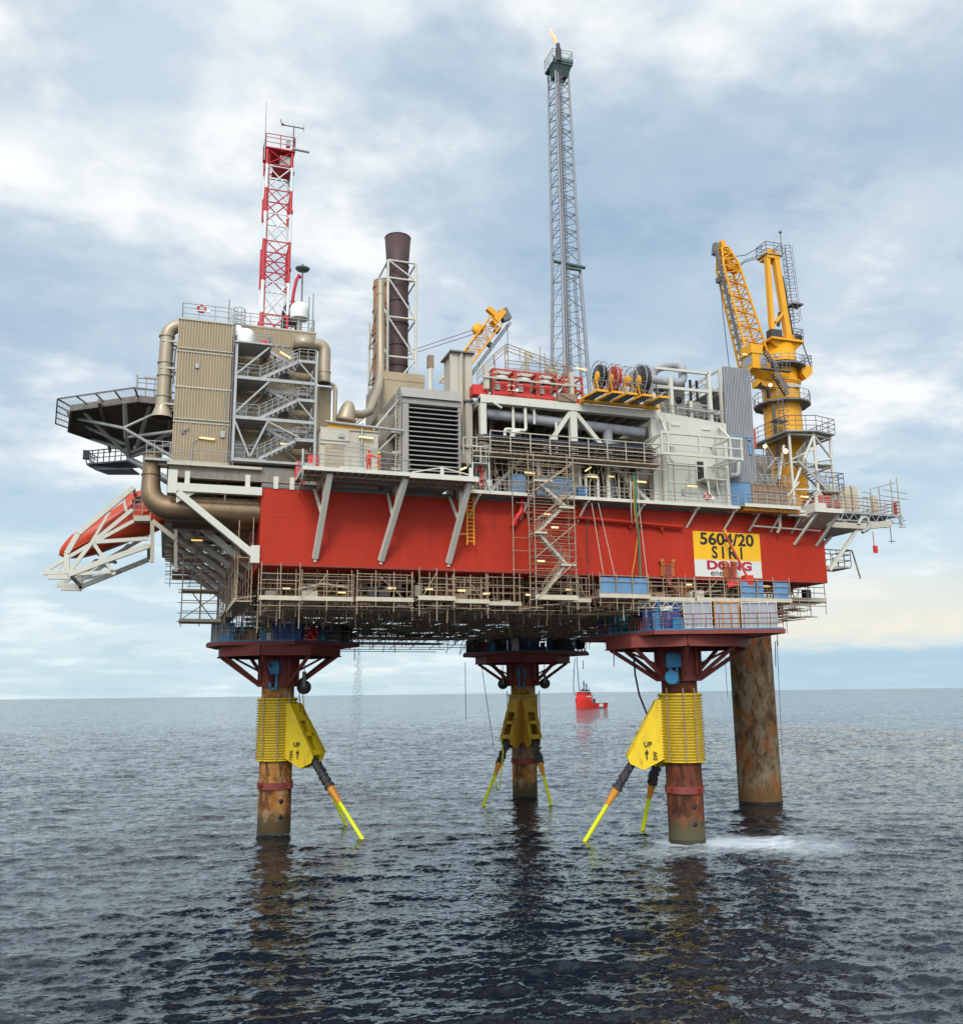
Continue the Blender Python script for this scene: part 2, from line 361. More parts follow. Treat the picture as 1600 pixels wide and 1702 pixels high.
M = dict(
 hull=mk('hull_red', (.41,.029,.012), .60, spec=.18, var=.18, bump=.15, sc=.45, rust=.45, rustc=(.21,.022,.012), streak=6, thr=.57),
 dred=mk('dark_red_oxide', (.21,.040,.030), .65, var=.25, rust=.4, rustc=(.07,.022,.014)),
 white=mk('cream_steel', (.58,.545,.455), .5, var=.08, rust=.55, rustc=(.30,.16,.075), thr=.60),
 bwhite=mk('white_panel', (.53,.51,.43), .5, var=.07, sc=.5, rust=.25, rustc=(.42,.33,.2), thr=.62),
 grey=mk('galvanised_grey', (.36,.35,.33), .45, .25, var=.15, rust=.35, rustc=(.22,.15,.10)),
 dgrey=mk('dark_grey_steel', (.155,.15,.15), .55, .2, var=.25),
 dark=mk('dark_machinery', (.05,.043,.043), .6, var=.4),
 inner=mk('interior_brown_steel', (.22,.19,.155), .75, var=.35, sc=2.5, rust=.5, rustc=(.06,.035,.022)),
 tan=mk('tan_cladding', (.36,.275,.17), .5, .1, var=.10, sc=.6, rust=.25, rustc=(.25,.18,.11), thr=.6),
 tanp=mk('tan_pipe', (.36,.29,.20), .42, .35, var=.12, sc=.8, rust=.3, rustc=(.22,.14,.08)),
 brass=mk('weathered_insulation_jacket', (.25,.165,.095), .38, .55, var=.2, sc=.9, rust=.4, rustc=(.13,.08,.05)),
 beige=mk('beige_paint', (.47,.42,.33), .5, var=.10, sc=.7, rust=.3, rustc=(.28,.19,.12), thr=.6),
 louv=mk('louvre_steel', (.30,.27,.24), .5, .2, var=.12),
 scaf=mk('rusty_scaffold_tube', (.40,.30,.20), .5, .3, var=.25, sc=3, rust=.6, rustc=(.20,.10,.05), thr=.5),
 scafd=mk('dull_brown_scaffold_tube', (.42,.32,.225), .6, .2, var=.3, sc=3, rust=.6, rustc=(.12,.06,.03), thr=.5),
 plank=mk('scaffold_board', (.54,.42,.30), .8, var=.3, sc=4),
 plankl=mk('pale_scaffold_board', (.52,.45,.34), .8, var=.15, sc=3),
 yellow=mk('crane_yellow', (.76,.34,.010), .45, var=.08, rust=.3, rustc=(.36,.15,.02), thr=.62),
 syel=mk('guide_yellow', (.78,.53,.012), .5, var=.12, sc=.9, rust=.6, rustc=(.30,.17,.03), thr=.56),
 oldyel=mk('rust_stained_yellow', (.40,.25,.02), .6, var=.3, sc=4, rust=.7, rustc=(.15,.07,.02), thr=.5),
 rustc=mk('rusty_clutter', (.27,.155,.09), .75, var=.4, sc=2, rust=.6, rustc=(.14,.05,.025), thr=.5),
 fadeyel=mk('faded_orange_yellow', (.58,.33,.035), .6, var=.2, sc=.9, rust=.7, rustc=(.24,.11,.03), thr=.52),
 lime=mk('lime_pole_paint', (.72,.74,.012), .45, var=.06),
 orange=mk('lifeboat_orange', (.50,.050,.012), .35, var=.06),
 oran2=mk('orange_paint', (.68,.26,.03), .5, var=.1),
 red=mk('signal_red', (.60,.030,.020), .45, var=.12),
 redp=mk('pod_red', (.45,.050,.028), .5, var=.2, sc=2),
 rust=legmat('rusted_leg', (.065,.026,.014), (.29,.11,.026), (.40,.19,.055), (.07,.05,.022), (.40,.29,.17)),
 rustd=legmat('dark_rusted_leg', (.04,.017,.012), (.105,.030,.017), (.15,.045,.022), (.085,.075,.040), (.28,.085,.025)),
 cais=legmat('stained_caisson', (.085,.036,.018), (.20,.125,.062), (.27,.20,.12), (.15,.08,.03), (.30,.095,.024)),
 slime=mk('waterline_growth', (.035,.03,.018), .85, var=.4, sc=3),
 stack=mk('scorched_stack', (.075,.042,.038), .6, .2, var=.25, sc=.7),
 stackb=mk('brown_stack', (.30,.125,.060), .6, .1, var=.25, sc=.7),
 blue=mk('tank_blue', (.055,.16,.34), .5, var=.15, sc=1),
 lblue=mk('container_blue', (.13,.25,.39), .5, var=.15, sc=1),
 dblue=mk('machinery_blue', (.02,.055,.19), .5, var=.2),
 cyan=mk('winch_cyan', (.015,.16,.30), .45, var=.1),
 tarp=mk('grey_tarpaulin', (.33,.33,.34), .8, var=.2, sc=1.4),
 btarp=mk('blue_tarpaulin', (.12,.235,.38), .75, var=.25, sc=1.2),
 brown=mk('brown_board', (.26,.17,.11), .8, var=.25, sc=1.5),
 flare=mk('flare_tower_grey', (.25,.255,.275), .5, .25, var=.12),
 fgreen=mk('green_grating', (.08,.125,.108), .6, .1, var=.2),
 mred=mk('mast_red', (.50,.022,.030), .45, var=.1),
 mwhite=mk('mast_white', (.70,.70,.68), .45, var=.05),
 radome=mk('radome_white', (.78,.77,.70), .4, var=.04),
 black=mk('black_rubber', (.015,.015,.016), .6, var=.3),
 signy=mk('sign_yellow', (.82,.43,.008), .5, var=.05, rust=.2, rustc=(.6,.3,.03), thr=.62),
 signw=mk('sign_white', (.62,.60,.54), .5, var=.05, rust=.2, rustc=(.42,.38,.31), thr=.62),
 mag=mk('lettering_magenta', (.36,.012,.045), .5, var=.05),
 blk=mk('lettering_black', (.02,.018,.012), .6, var=.1),
 teal=mk('lettering_dark_teal', (.02,.045,.05), .6, var=.1),
 helm=mk('yellow_helmet', (.85,.62,.02), .35, var=.02),
 skin=mk('skin', (.48,.26,.17), .6, var=.05),
 suit=mk('red_coverall', (.60,.035,.030), .8, var=.08, sc=6),
 suit2=mk('orange_coverall', (.70,.10,.020), .8, var=.08, sc=6),
 green=mk('green_hose', (.04,.22,.11), .5, var=.1),
 net=mk('safety_net_mesh', (.30,.31,.31), .7, var=.1),
 lamp=mk('lit_tube', (.9,.7,.35), .5, var=0, emit=((1,.58,.14), 1.0)),
 flood=mk('lit_floodlight', (.9,.7,.5), .5, var=0, emit=((1,.58,.22), 2.2)),
 flame=mk('flame', (.9,.4,.2), .5, var=.1, emit=((1,.40,.20), 1.0)),
)
# ------------------------------------------------------------------ sea
def make_sea():
    gx0, gx1, gy0, gy1 = -150., 280., -62., 420.
    def axis(lo, hi, c0, c1, d0, grow, dmax):
        """grid lines: step d0 between c0 and c1, growing outwards"""
        mid = list(np.arange(c0, c1, d0)); up = [mid[-1]]; dn = [c0]
        while up[-1] < hi: up.append(up[-1] + min(d0 + (up[-1]-c1)*grow, dmax))
        while dn[-1] > lo: dn.append(dn[-1] - min(d0 + (c0-dn[-1])*grow, dmax))
        return np.array(dn[:0:-1] + mid + up[1:])
    xs = axis(gx0, gx1, -34., 66., .21, .010, 1.5); ys = axis(gy0, gy1, -62., -28., .21, .0062, 3.0)
    gx0, gx1, gy0, gy1 = xs[0], xs[-1], ys[0], ys[-1]; X, Y = np.meshgrid(xs, ys); Z = np.zeros_like(X); DX = np.zeros_like(X); DY = np.zeros_like(X)
    rng = np.random.default_rng(3); wind = R_(72); sp = np.maximum(np.gradient(ys)[:,None], np.gradient(xs)[None,:])
    NW = 130
    for k in range(NW):
        lam = .70*math.exp((k+rng.random())/NW*math.log(14)); th = wind + rng.normal()*(.35 if lam > 5 else .62)
        kk = 2*PI/lam; amp = .0185*lam/(2*PI)*(.5+rng.random())*(1.3 if lam < 2.6 else .62); c, s_ = math.cos(th), math.sin(th)
        ph = (kk*c)*X + (kk*s_)*Y + rng.random()*6.28; fade = np.clip(1.5 - sp*2.4/lam, 0, 1)*amp
        Z += fade*np.cos(ph); t = fade*np.sin(ph)*.9; DX -= t*c; DY -= t*s_
    # gusts: broad patches where the chop is higher or lower
    g = 1 + .32*np.sin(X*.071+Y*.043+1.1)*np.sin(Y*.094-X*.031) + .18*np.sin(X*.19-Y*.12)
    ex = np.minimum(np.clip((X-gx0)/40, 0, 1), np.clip((gx1-X)/40, 0, 1)); ey = np.clip((gy1-Y)/90, 0, 1)*np.clip((Y-gy0)/6, 0, 1)
    Z *= ex*ey*g; X = X + DX*ex*ey*g; Y = Y + DY*ex*ey*g
    ny, nx = X.shape; verts = np.stack([X, Y, Z], -1).reshape(-1, 3)
    i = np.arange(ny-1)[:,None]*nx + np.arange(nx-1)[None,:]; i = i.reshape(-1)
    q = np.stack([i, i+1, i+nx+1, i+nx], -1)
    B = 26000.; n0 = len(verts); gy1 = float(gy1)
    extra = np.array([(-B,-B,0),(B,-B,0),(B,B,0),(-B,B,0),(gx0,gy0,0),(gx1,gy0,0),(gx1,gy1,0),(gx0,gy1,0)], float)
    q2 = np.array([(0,1,5,4),(1,2,6,5),(2,3,7,6),(3,0,4,7)]) + n0
    verts = np.vstack([verts, extra]); q = np.vstack([q, q2])
    me = bpy.data.meshes.new('sea'); me.vertices.add(len(verts)); me.vertices.foreach_set('co', verts.astype(np.float32).ravel())
    me.loops.add(q.size); me.loops.foreach_set('vertex_index', q.astype(np.int32).ravel())
    me.polygons.add(len(q)); me.polygons.foreach_set('loop_start', np.arange(0, q.size, 4, dtype=np.int32))
    me.polygons.foreach_set('use_smooth', np.ones(len(q), bool)); me.update(calc_edges=True); me.validate()
    o = bpy.data.objects.new('sea', me); COL.objects.link(o); tag(o, 'dark rippled grey blue sea reaching to the horizon', 'sea', kind='structure')
    m = bpy.data.materials.new('sea_water'); m.use_nodes = True; nt = m.node_tree; N = nt.nodes; L = nt.links
    b = N['Principled BSDF']; b.inputs['IOR'].default_value = 1.33; b.inputs['Specular IOR Level'].default_value = .5
    tc = N.new('ShaderNodeTexCoord')
    def noise(scale, det, st=(1,1,1), rough=.55, dist=0, rot=0):
        mp = N.new('ShaderNodeMapping'); mp.inputs['Scale'].default_value = st; mp.inputs['Rotation'].default_value = (0,0,rot)
        L.new(tc.outputs['Object'], mp.inputs[0]); n = N.new('ShaderNodeTexNoise'); n.inputs['Scale'].default_value = scale
        n.inputs['Detail'].default_value = det; n.inputs['Roughness'].default_value = rough; n.inputs['Distortion'].default_value = dist
        L.new(mp.outputs[0], n.inputs['Vector']); return n.outputs[0]
    def mth(op, a, b_=None, c=False):
        n = N.new('ShaderNodeMath'); n.operation = op; n.use_clamp = c
        for i, x in enumerate((a, b_)):
            if x is None: continue
            if isinstance(x, (int, float)): n.inputs[i].default_value = x
            else: L.new(x, n.inputs[i])
        return n.outputs[0]
    def slope(scale, det, st, rot, k, off):
        mp = N.new('ShaderNodeMapping'); mp.inputs['Scale'].default_value = st; mp.inputs['Rotation'].default_value = (0,0,rot); mp.inputs['Location'].default_value = (off, off*.7, 0)
        L.new(tc.outputs['Object'], mp.inputs[0]); n = N.new('ShaderNodeTexNoise'); n.inputs['Scale'].default_value = scale
        n.inputs['Detail'].default_value = det; n.inputs['Roughness'].default_value = .6; n.inputs['Distortion'].default_value = .4
        L.new(mp.outputs[0], n.inputs['Vector']); v = N.new('ShaderNodeVectorMath'); v.operation = 'SUBTRACT'; v.inputs[1].default_value = (.5,.5,.5); L.new(n.outputs['Color'], v.inputs[0])
        w = N.new('ShaderNodeVectorMath'); w.operation = 'MULTIPLY'; w.inputs[1].default_value = (k*.75, k, 0); L.new(v.outputs[0], w.inputs[0]); return w.outputs[0]
    def vadd(a, b_):
        v = N.new('ShaderNodeVectorMath'); v.operation = 'ADD'; L.new(a, v.inputs[0]); L.new(b_, v.inputs[1]); return v.outputs[0]
    geo = N.new('ShaderNodeNewGeometry')
    far = N.new('ShaderNodeMapRange'); sy_ = N.new('ShaderNodeSeparateXYZ'); L.new(tc.outputs['Object'], sy_.inputs[0]); L.new(sy_.outputs[1], far.inputs[0])
    far.inputs[1].default_value = -20; far.inputs[2].default_value = 110; far.inputs[3].default_value = .22; far.inputs[4].default_value = 1.15
    nv0 = vadd(slope(1.9, 3, (.45,1,1), R_(-16), 1.8, 3.), slope(.42, 3, (.45,1,1), R_(-22), .75, 11.))
    fs_ = N.new('ShaderNodeVectorMath'); fs_.operation = 'SCALE'; L.new(nv0, fs_.inputs[0]); L.new(far.outputs[0], fs_.inputs['Scale'])
    nv = vadd(fs_.outputs[0], slope(5.0, 3, (.55,1,1), R_(-10), .95, 7.))
    # gusts: patches of rougher and smoother water
    gust = mth('ADD', mth('MULTIPLY', noise(.018, 3, (.35,1,1), .5, .3, R_(-18)), 1.5), .25)
    sc_ = N.new('ShaderNodeVectorMath'); sc_.operation = 'SCALE'; L.new(nv, sc_.inputs[0]); L.new(gust, sc_.inputs['Scale'])
    nn_ = N.new('ShaderNodeVectorMath'); nn_.operation = 'NORMALIZE'; L.new(vadd(geo.outputs['Normal'], sc_.outputs[0]), nn_.inputs[0]); L.new(nn_.outputs[0], b.inputs['Normal'])
    # foam round the right leg and drifting streaks in front of it
    sx = N.new('ShaderNodeSeparateXYZ'); L.new(tc.outputs['Object'], sx.inputs[0])
    def blob(cx, cy, rx, ry, rot=0.):
        c, s = math.cos(rot), math.sin(rot); dx = mth('SUBTRACT', sx.outputs[0], cx); dy = mth('SUBTRACT', sx.outputs[1], cy)
        ux = mth('DIVIDE', mth('ADD', mth('MULTIPLY', dx, c), mth('MULTIPLY', dy, s)), rx)
        uy = mth('DIVIDE', mth('SUBTRACT', mth('MULTIPLY', dy, c), mth('MULTIPLY', dx, s)), ry)
        return mth('SUBTRACT', 1, mth('SQRT', mth('ADD', mth('MULTIPLY', ux, ux), mth('MULTIPLY', uy, uy))), True)
    f1 = mth('ADD', mth('MULTIPLY', noise(.5, 8, (.6,1,1), .74, 1.0), .6), mth('MULTIPLY', noise(2.6, 5, (.6,1,1), .7, .8), .4))
    reg = None
    for a in ((46.5, -.5, 9, 6.5, -.25), (48, -3, 14, 11, -.2), (38, -2.5, 15, 9, -.1), (41.7, 2.0, 5.5, 5.0, 0), (30, -33, 7, 2.0, .6), (5.2, 24.0, 3.6, 3.0, 0), (42.3, 45.4, 3.4, 3.0, 0), (67.4, 25.4, 4.6, 4.0, 0), (23, -26, 5, 1.6, -.3), (39, -38, 8, 1.2, .2)):
        k = mth('MULTIPLY', blob(*a), {46.5: 1.8, 48: 1.1, 38: .8, 41.7: 1.7, 5.2: .95, 42.3: .8, 67.4: .9}.get(a[0], .42)); reg = k if reg is None else mth('MAXIMUM', reg, k)
    fm = mth('ADD', f1, mth('SUBTRACT', mth('MULTIPLY', reg, .50), .40))
    rp = N.new('ShaderNodeValToRGB'); rp.color_ramp.elements[0].position = .30; rp.color_ramp.elements[1].position = .66; L.new(fm, rp.inputs[0])
    foam = mth('MULTIPLY', rp.outputs[0], mth('GREATER_THAN', reg, .001)); foam = mth('MULTIPLY', foam, .72)
    mix = N.new('ShaderNodeMix'); mix.data_type = 'RGBA'; L.new(foam, mix.inputs[0])
    mix.inputs[6].default_value = (.005, .010, .016, 1); mix.inputs[7].default_value = (.76, .83, .85, 1); L.new(mix.outputs[2], b.inputs['Base Color'])
    rm = mth('ADD', mth('MULTIPLY', foam, .5), .05); L.new(rm, b.inputs['Roughness'])
    me.materials.append(m)
make_sea()
# ------------------------------------------------------------------ hull
HX, HY, HB, HT = 58.77, 49.0, 25.35, 32.2
hull = thing('platform_hull', 'huge red box hull of the oil platform with a yellow and white name panel', 'hull', (0,0,HB))
mb = MB(); mb.box((0,0,HB),(HX,HY,HT)); mb.build('hull_shell', M['hull'], hull)
mb = MB()
for k in range(1, 19): x = k*3.09+.2*math.sin(k*2.3); mb.box((x,-.014,HB+.14),(x+.035,.0,HT-.05))
mb.build('weld_seam', M['hull'], hull)
mb = MB()
for z in (27.35, 29.6): mb.box((.1,-.012,z),(HX-.1,0,z+.035))
mb.build('plate_seam', M['hull'], hull)
mb = MB(); mb.box((.1,-.02,HB),(HX-.1,0,HB+.12)); mb.build('bottom_flange', M['dred'], hull)
mb = MB(); pz = 31.05
mb.tube((24.0,-.45,pz+.05),(41.2,-.45,pz-.55),.17,10)
for x in (25, 28.5, 32, 35.5, 39): mb.box((x-.1,-.5,pz-.7),(x+.1,-.001,pz-.5-(x-24)*.035))
mb.torus((24.0,-.45,pz+.05),.2,.07,(1,0,0),12,6); mb.torus((41.2,-.45,pz-.55),.22,.07,(1,0,0),12,6)
mb.build('wash_pipe', M['hull'], hull)
mb = MB(); mb.path([A(868,826,-.5),A(868,838,-.5),A(865,852,-.55),A(857,862,-.5),A(853,874,-.35)], .26, 10); mb.build('drain_elbow', M['red'], hull)
mb = MB(); mb.box((0,-.001,HT-.02),(HX,-.06,HT+.18)); mb.build('deck_edge_strip', M['dgrey'], hull)
# sign panel on the front face
s0 = A(1153,883,0); s1 = A(1268,963,0)
sx0, sx1, sz0, sz1 = 42.75, 50.65, 25.62, 30.25; szm = sz0 + (sz1-sz0)*.375
mb = MB(); mb.box((sx0,-.03,szm),(sx1,-.001,sz1)); sgn = mb.build('name_panel', M['signy'], hull)
sgn['label'] = 'yellow upper half of the name panel with black lettering'
mb = MB(); mb.box((sx0,-.028,sz0),(sx1,-.001,szm)); sgw = mb.build('name_panel', M['signw'], hull)
sgw['label'] = 'white lower half of the name panel with magenta and dark lettering'
cxs = (sx0+sx1)/2
def sub_text(part, *a, **k):
    return text(a[0], a[1], a[2], part, *a[3:], **k)
sub_text(sgn, '5604/20', 1.72, M['blk'], (cxs+.0,-.04,sz1-.80), (1,0,0), (0,0,1), sx=1.14, bold=.045)
sub_text(sgn, 'S I R I', 1.72, M['blk'], (cxs-.05,-.04,szm+.72), (1,0,0), (0,0,1), sx=.9, bold=.045)
sub_text(sgw, 'DONG', 1.22, M['mag'], (cxs+.1,-.04,sz0+1.15), (1,0,0), (0,0,1), sx=1.42, bold=.05)
sub_text(sgw, 'energy', .88, M['teal'], (cxs-.8,-.04,sz0+.40), (1,0,0), (0,0,1), sx=1.15, bold=.006)
mb = MB(); mb.torus((cxs+2.72,-.04,sz0+1.45),.07,.025,(0,1,0),10,4); build_sub(mb, 'ring_mark', M['mag'], sgw)

# ------------------------------------------------------------------ legs, work decks, yellow guides, actuators
def leg_things(who, lx, ly, rad, bd, deck, ring_r, dlab, facing, rustm, zt=25.3):
    """bd = directions of the two raking legs, as points on the water"""
    L = thing('support_column', dlab['leg'], 'platform leg', (lx,ly,0), 'round steel legs standing in the sea')
    mb = MB(); mb.lathe((lx,ly,0), [(rad+.03,-3),(rad+.03,.28),(rad,.3)], 32); mb.build('waterline_band', M['slime'], L)
    mb = MB(); mb.lathe((lx,ly,0), [(rad,.2),(rad,zt)], 32); [mb.lathe((lx,ly,0), [(rad,z_),(rad+.012,z_),(rad+.012,z_+.07),(rad,z_+.07)], 32, smooth=False) for z_ in (2.2,6.6)]; mb.build('leg_tube', M[rustm], L)
    mb = MB(); mb.lathe((lx,ly,0), [(rad+.02,4.55),(rad+.16,4.55),(rad+.16,5.25),(rad+.02,5.25)], 28, smooth=False)
    for k in range(4):
        a = facing + PI/4 + k*PI/2; c = V(lx+math.cos(a)*(rad+.38), ly+math.sin(a)*(rad+.38), 4.95); mb.obox(c, (.55,.22,.55), a); mb.obox(c+V(0,0,.1), (.35,.5,.12), a)
    mb.build('clamp_ring', M['dred'], L)
    if who != 'mid':
        mb = MB()
        for z in (3.35, 1.75):
            a = facing + .45; mb.lathe((lx+math.cos(a)*(rad-.03), ly+math.sin(a)*(rad-.03), z), [(.24,0),(.24,.06),(.0,.06)], 12, (math.cos(a), math.sin(a), 0))
        mb.build('drain_hole', M['black'], L)
    # guide sleeve with rungs and two fins
    G = thing('leg_guide', dlab['guide'], 'leg guide', (lx,ly,7.5), 'yellow guides clamped round the legs')
    g0, g1, gr = 7.55, 14.0, rad+.30; YM = M['fadeyel' if who == 'mid' else 'syel']
    mb = MB(); mb.lathe((lx,ly,0), [(rad+.01,g0),(gr,g0),(gr,g1),(rad+.01,g1)], 28, smooth=False); mb.build('sleeve', YM, G)
    mb = MB()
    if who != 'mid':
        for k in range(23):
            z = g0+.2+k*(g1-g0-.35)/22; mb.torus((lx,ly,z), gr+.15, .048, (0,0,1), 26, 5)
    else:
        for k in range(18):
            z = g0-2.1+k*.14; pass
        for k in range(12):
            z = 4.9+k*.22; mb.torus((lx,ly,z), rad+.06, .05, (0,0,1), 22, 4)
        for k in range(10):
            z = 11.4+k*.26; mb.torus((lx,ly,z), gr+.05, .05, (0,0,1), 22, 4)
    mb.build('guide_rung', M['oldyel'] if who != 'mid' else M['dgrey'], G)
    mb = MB()
    for da in ((-.62, .1, .62) if who != 'mid' else (-1.45, 1.45)):
        a = facing + da; p = V(lx+math.cos(a)*(gr+.25), ly+math.sin(a)*(gr+.25), g0+.05); mb.tube(p, p+V(0,0,g1-g0+.55), .065, 5)
    mb.build('guide_bar', M['scaf'], G)
    mb = MB(); mb.torus((lx,ly,g1), gr+.05, .10, (0,0,1), 28, 5)
    mb.torus((lx,ly,g0), gr+.05, .08, (0,0,1), 28, 5); mb.build('flange', YM, G)
    for bx, by in bd:
        d = V(bx-lx, by-ly, 0); rr = d.length; d.normalize(); n = V(-d.y, d.x, 0); o_ = V(lx, ly, 0)
        hw = 1.05
        poly = [(1.3,13.6),(2.45,13.5),(5.55,8.15),(5.25,7.35),(3.9,6.75),(2.0,7.75),(1.3,7.9)]
        mb = MB()
        for sg in (-1, 1):
            pts = [o_ + d*r + n*(sg*(hw*(1-.06*r))) + V(0,0,z) for r, z in poly]; mb.slab(pts, n*(-sg*.10))
        # inclined outer web with two openings
        f0 = lambda t: o_ + d*(2.45+(5.55-2.45)*t) + V(0,0,13.5+(8.15-13.5)*t)
        nrm = V(d.x*5.35, d.y*5.35, 3.1).normalized()
        for a, b in ((0,.34),(.56,.64),(.9,1.0)):
            p, q = f0(a), f0(b); mb.slab([p-n*.95, p+n*.95, q+n*.88, q-n*.88], nrm*-.08)
        for sg in (-1, 1):
            p, q = f0(.34), f0(.9); mb.slab([p+n*(sg*.95), p+n*(sg*.52), q+n*(sg*.48), q+n*(sg*.88)], nrm*-.08)
        pb = [o_ + d*r + V(0,0,z) for r, z in ((5.55,8.1),(5.25,7.35),(3.9,6.75),(2.0,7.75))]
        mb.slab([pb[2]-n*.8, pb[2]+n*.8, pb[3]+n*.88, pb[3]-n*.88], V(0,0,.08))
        fin = mb.build('guide_fin', YM, G)
        # writing on the side that faces the camera
        sg = 1 if n.dot(CP-o_) > 0 else -1
        xd = d if (d.dot(RT) > 0) else -d
        if who != 'mid' and abs(n.dot((CP-o_).normalized())) > .35:
            tl = (d - n*(sg*.06*hw)).normalized(); xd = tl if tl.dot(RT) > 0 else -tl; oc = o_ + n*(sg*(hw+.10)); d_ = d; d = d - n*(sg*.06*hw); mk_ = 'WU' if who == 'left' else 'SW'
            tr = d
            text('UP', .68, M['blk'], fin, oc + d*3.45 + V(0,0,9.2), xd, (0,0,1), bold=.01, ext=.008)
            text(mk_, .58, M['blk'], fin, oc + d*2.75 + V(0,0,8.1), V(0,0,-1) if who == 'left' else V(0,0,1), xd if who == 'left' else -xd, bold=.01, ext=.008)
            mb = MB(); c = oc + d*3.6 + V(0,0,8.2); mb.slab([c+xd*-.06+V(0,0,-.45), c+xd*.06+V(0,0,-.45), c+xd*.06+V(0,0,.1), c+xd*.2+V(0,0,.1), c+V(0,0,.5), c+xd*-.2+V(0,0,.1), c+xd*-.06+V(0,0,.1)], n*(sg*.012))
            build_sub(mb, 'arrow_mark', M['blk'], fin); d = d_
        # actuator: dark ram, orange cone, lime pole going under the water
        top = o_ + d*4.15 + V(0,0,8.6); bot = o_ + d*rr; ax = (bot-top)
        RK = thing('raking_leg', dlab['rake'][bd.index((bx,by))], 'raking strut', bot, 'lime tipped raking struts running into the sea')
        P = lambda t: top + ax*t
        mb = MB(); mb.tube(P(.02), P(.30), .40, 14); mb.tube(P(.28), P(.42), .46, 14, .38)
        for t in (.05, .12, .30, .36): mb.tube(P(t), P(t+.012), .54, 14)
        mb.tube(P(.40), P(.43), .55, 14)
        sd_ = n
        for t, e in ((.1,.48),(.2,.5),(.26,-.5),(.33,.45)): mb.obox(P(t)+sd_*e, (.3,.3,.4), 0)
        mb.build('ram', M['dark'], RK)
        mb = MB(); mb.tube(P(.43), P(.60), .42, 14, .26); mb.build('pole_cone', M['oran2'], RK)
        mb = MB(); mb.tube(P(.60), P(1.12), .215, 12); mb.build('pole', M['lime'], RK)
    return L, G

LL = dict(leg='orange rusted round leg at the left, below the deck with the blue tank', guide='yellow ribbed guide on the left leg with one fin marked UP and WU',
          rake=['lime tipped strut running right from the left leg, the nearer of its pair', 'thinner looking lime strut half hidden behind the nearer one at the left leg'])
LR = dict(leg='dark red rusted leg at the right, standing in white foam', guide='bright yellow ribbed guide on the right leg with a fin marked UP and SW',
          rake=['long lime strut reaching left from the right leg into the sea', 'short looking lime strut close behind the right rusty leg'])
LM = dict(leg='shorter looking rusted leg in the middle, the farthest of the three', guide='dull yellow finned guide on the far middle leg without ribs on its front',
          rake=['lime strut with a looped green hose, left of the far middle leg', 'lime strut to the right of the far middle leg'])
leg_things('left', 4.66, 24.43, 1.75, [(12.6,16.3),(12.9,27.0)], None, 0, LL, R_(-100), 'rust')
leg_things('right', 41.75, 2.5, 1.75, [(32.7,6.45),(41.3,10.7)], None, 0, LR, R_(-118), 'rustd')
leg_things('mid', 41.75, 45.85, 1.75, [(32.9,38.1),(40.95,34.5)], None, 0, LM, R_(-108), 'rust')
# loose hose at the middle leg
mb = MB(); p = A(830,1217,38.5); mb.path([A(831,1222,38.4),A(836,1250,38.2),A(833,1285,38.2),A(830,1312,38),A(826,1314,38),A(823,1300,38),A(822,1283,38)], .09, 6)
tag(mb.build('hose', M['lime'], None, loc=p), 'thin lime green hose looped beside the far middle leg', 'hose')

# caisson
cz = 24.6
C_ = thing('storage_caisson', 'thick stained concrete coloured column at the right, wider than the legs', 'caisson', (66.7,26,0))
mb = MB(); mb.lathe((66.7,26,0), [(2.76,-3),(2.76,.35)], 40); mb.build('waterline_band', M['black'], C_)
prof = [(2.75,.3)]
mb = MB(); mb.lathe((66.7,26,0), prof+[(2.75,cz)], 40)
for z in (4.6, 7.6, 10.6, 13.6, 16.6, 19.6, 22.6): mb.lathe((66.7,26,0), [(2.75,z),(2.762,z),(2.762,z+.07),(2.75,z+.07)], 40, smooth=False)
mb.build('caisson_tube', M['cais'], C_)
# bracket that carries the caisson from the hull
mb = MB(); mb.box((58.9,23.2,24.7),(69.8,28.8,25.3)); mb.build('bracket', M['dred'], C_)

# ---- work decks round the legs
def work_deck(label, lx, ly, outline, z, girder_r, rails=None):
    D = thing('work_deck', label, 'work deck', (lx,ly,z), 'round red work decks hung round the legs')
    mb = MB(); mb.prism(outline, z-.45, z-.06); mb.build('deck_frame', M['dred'], D)
    mb = MB(); mb.prism([(lx+(x-lx)*.985, ly+(y-ly)*.985) for x, y in outline], z-.058, z+.07); mb.build('deck_plate', M['cyan'], D)
    mb = MB(); n = 8; ring = [(lx+girder_r*math.cos(PI/8+k*PI/4), ly+girder_r*math.sin(PI/8+k*PI/4)) for k in range(n)]
    for k in range(n):
        p, q = ring[k], ring[(k+1)%n]; mb.beam((p[0],p[1],z-1.0),(q[0],q[1],z-1.0),.3,1.05)
        mb.beam((p[0],p[1],z-1.5),(q[0],q[1],z-1.5),.62,.08); mb.beam((lx,ly,z-.8),(p[0],p[1],z-.8),.25,.6)
    mb.build('ring_girder', M['dred'], D)
    mb = MB(); mb.lathe((lx,ly,0), [(2.02,z-4.7),(2.25,z-4.7),(2.25,z-4.2),(2.05,z-4.2),(2.05,z-1),(2.2,z-1)], 16, smooth=False)
    for k in range(n):
        a = PI/8+k*PI/4; c, s_ = math.cos(a), math.sin(a)
        mb.tube((lx+c*2.15,ly+s_*2.15,z-4.5),(lx+c*(girder_r-.3),ly+s_*(girder_r-.3),z-1.5),.21,8)
        mb.box((lx+c*2.2-.12,ly+s_*2.2-.12,z-4.6),(lx+c*2.2+.12,ly+s_*2.2+.12,z-1))
        if k % 2: mb.tube((lx+c*2.2,ly+s_*2.2,z-3.0),(lx+c*(girder_r-1.6),ly+s_*(girder_r-1.6),z-1.5),.13,6)
    mb.build('knee_brace', M['dred'], D)
    return D
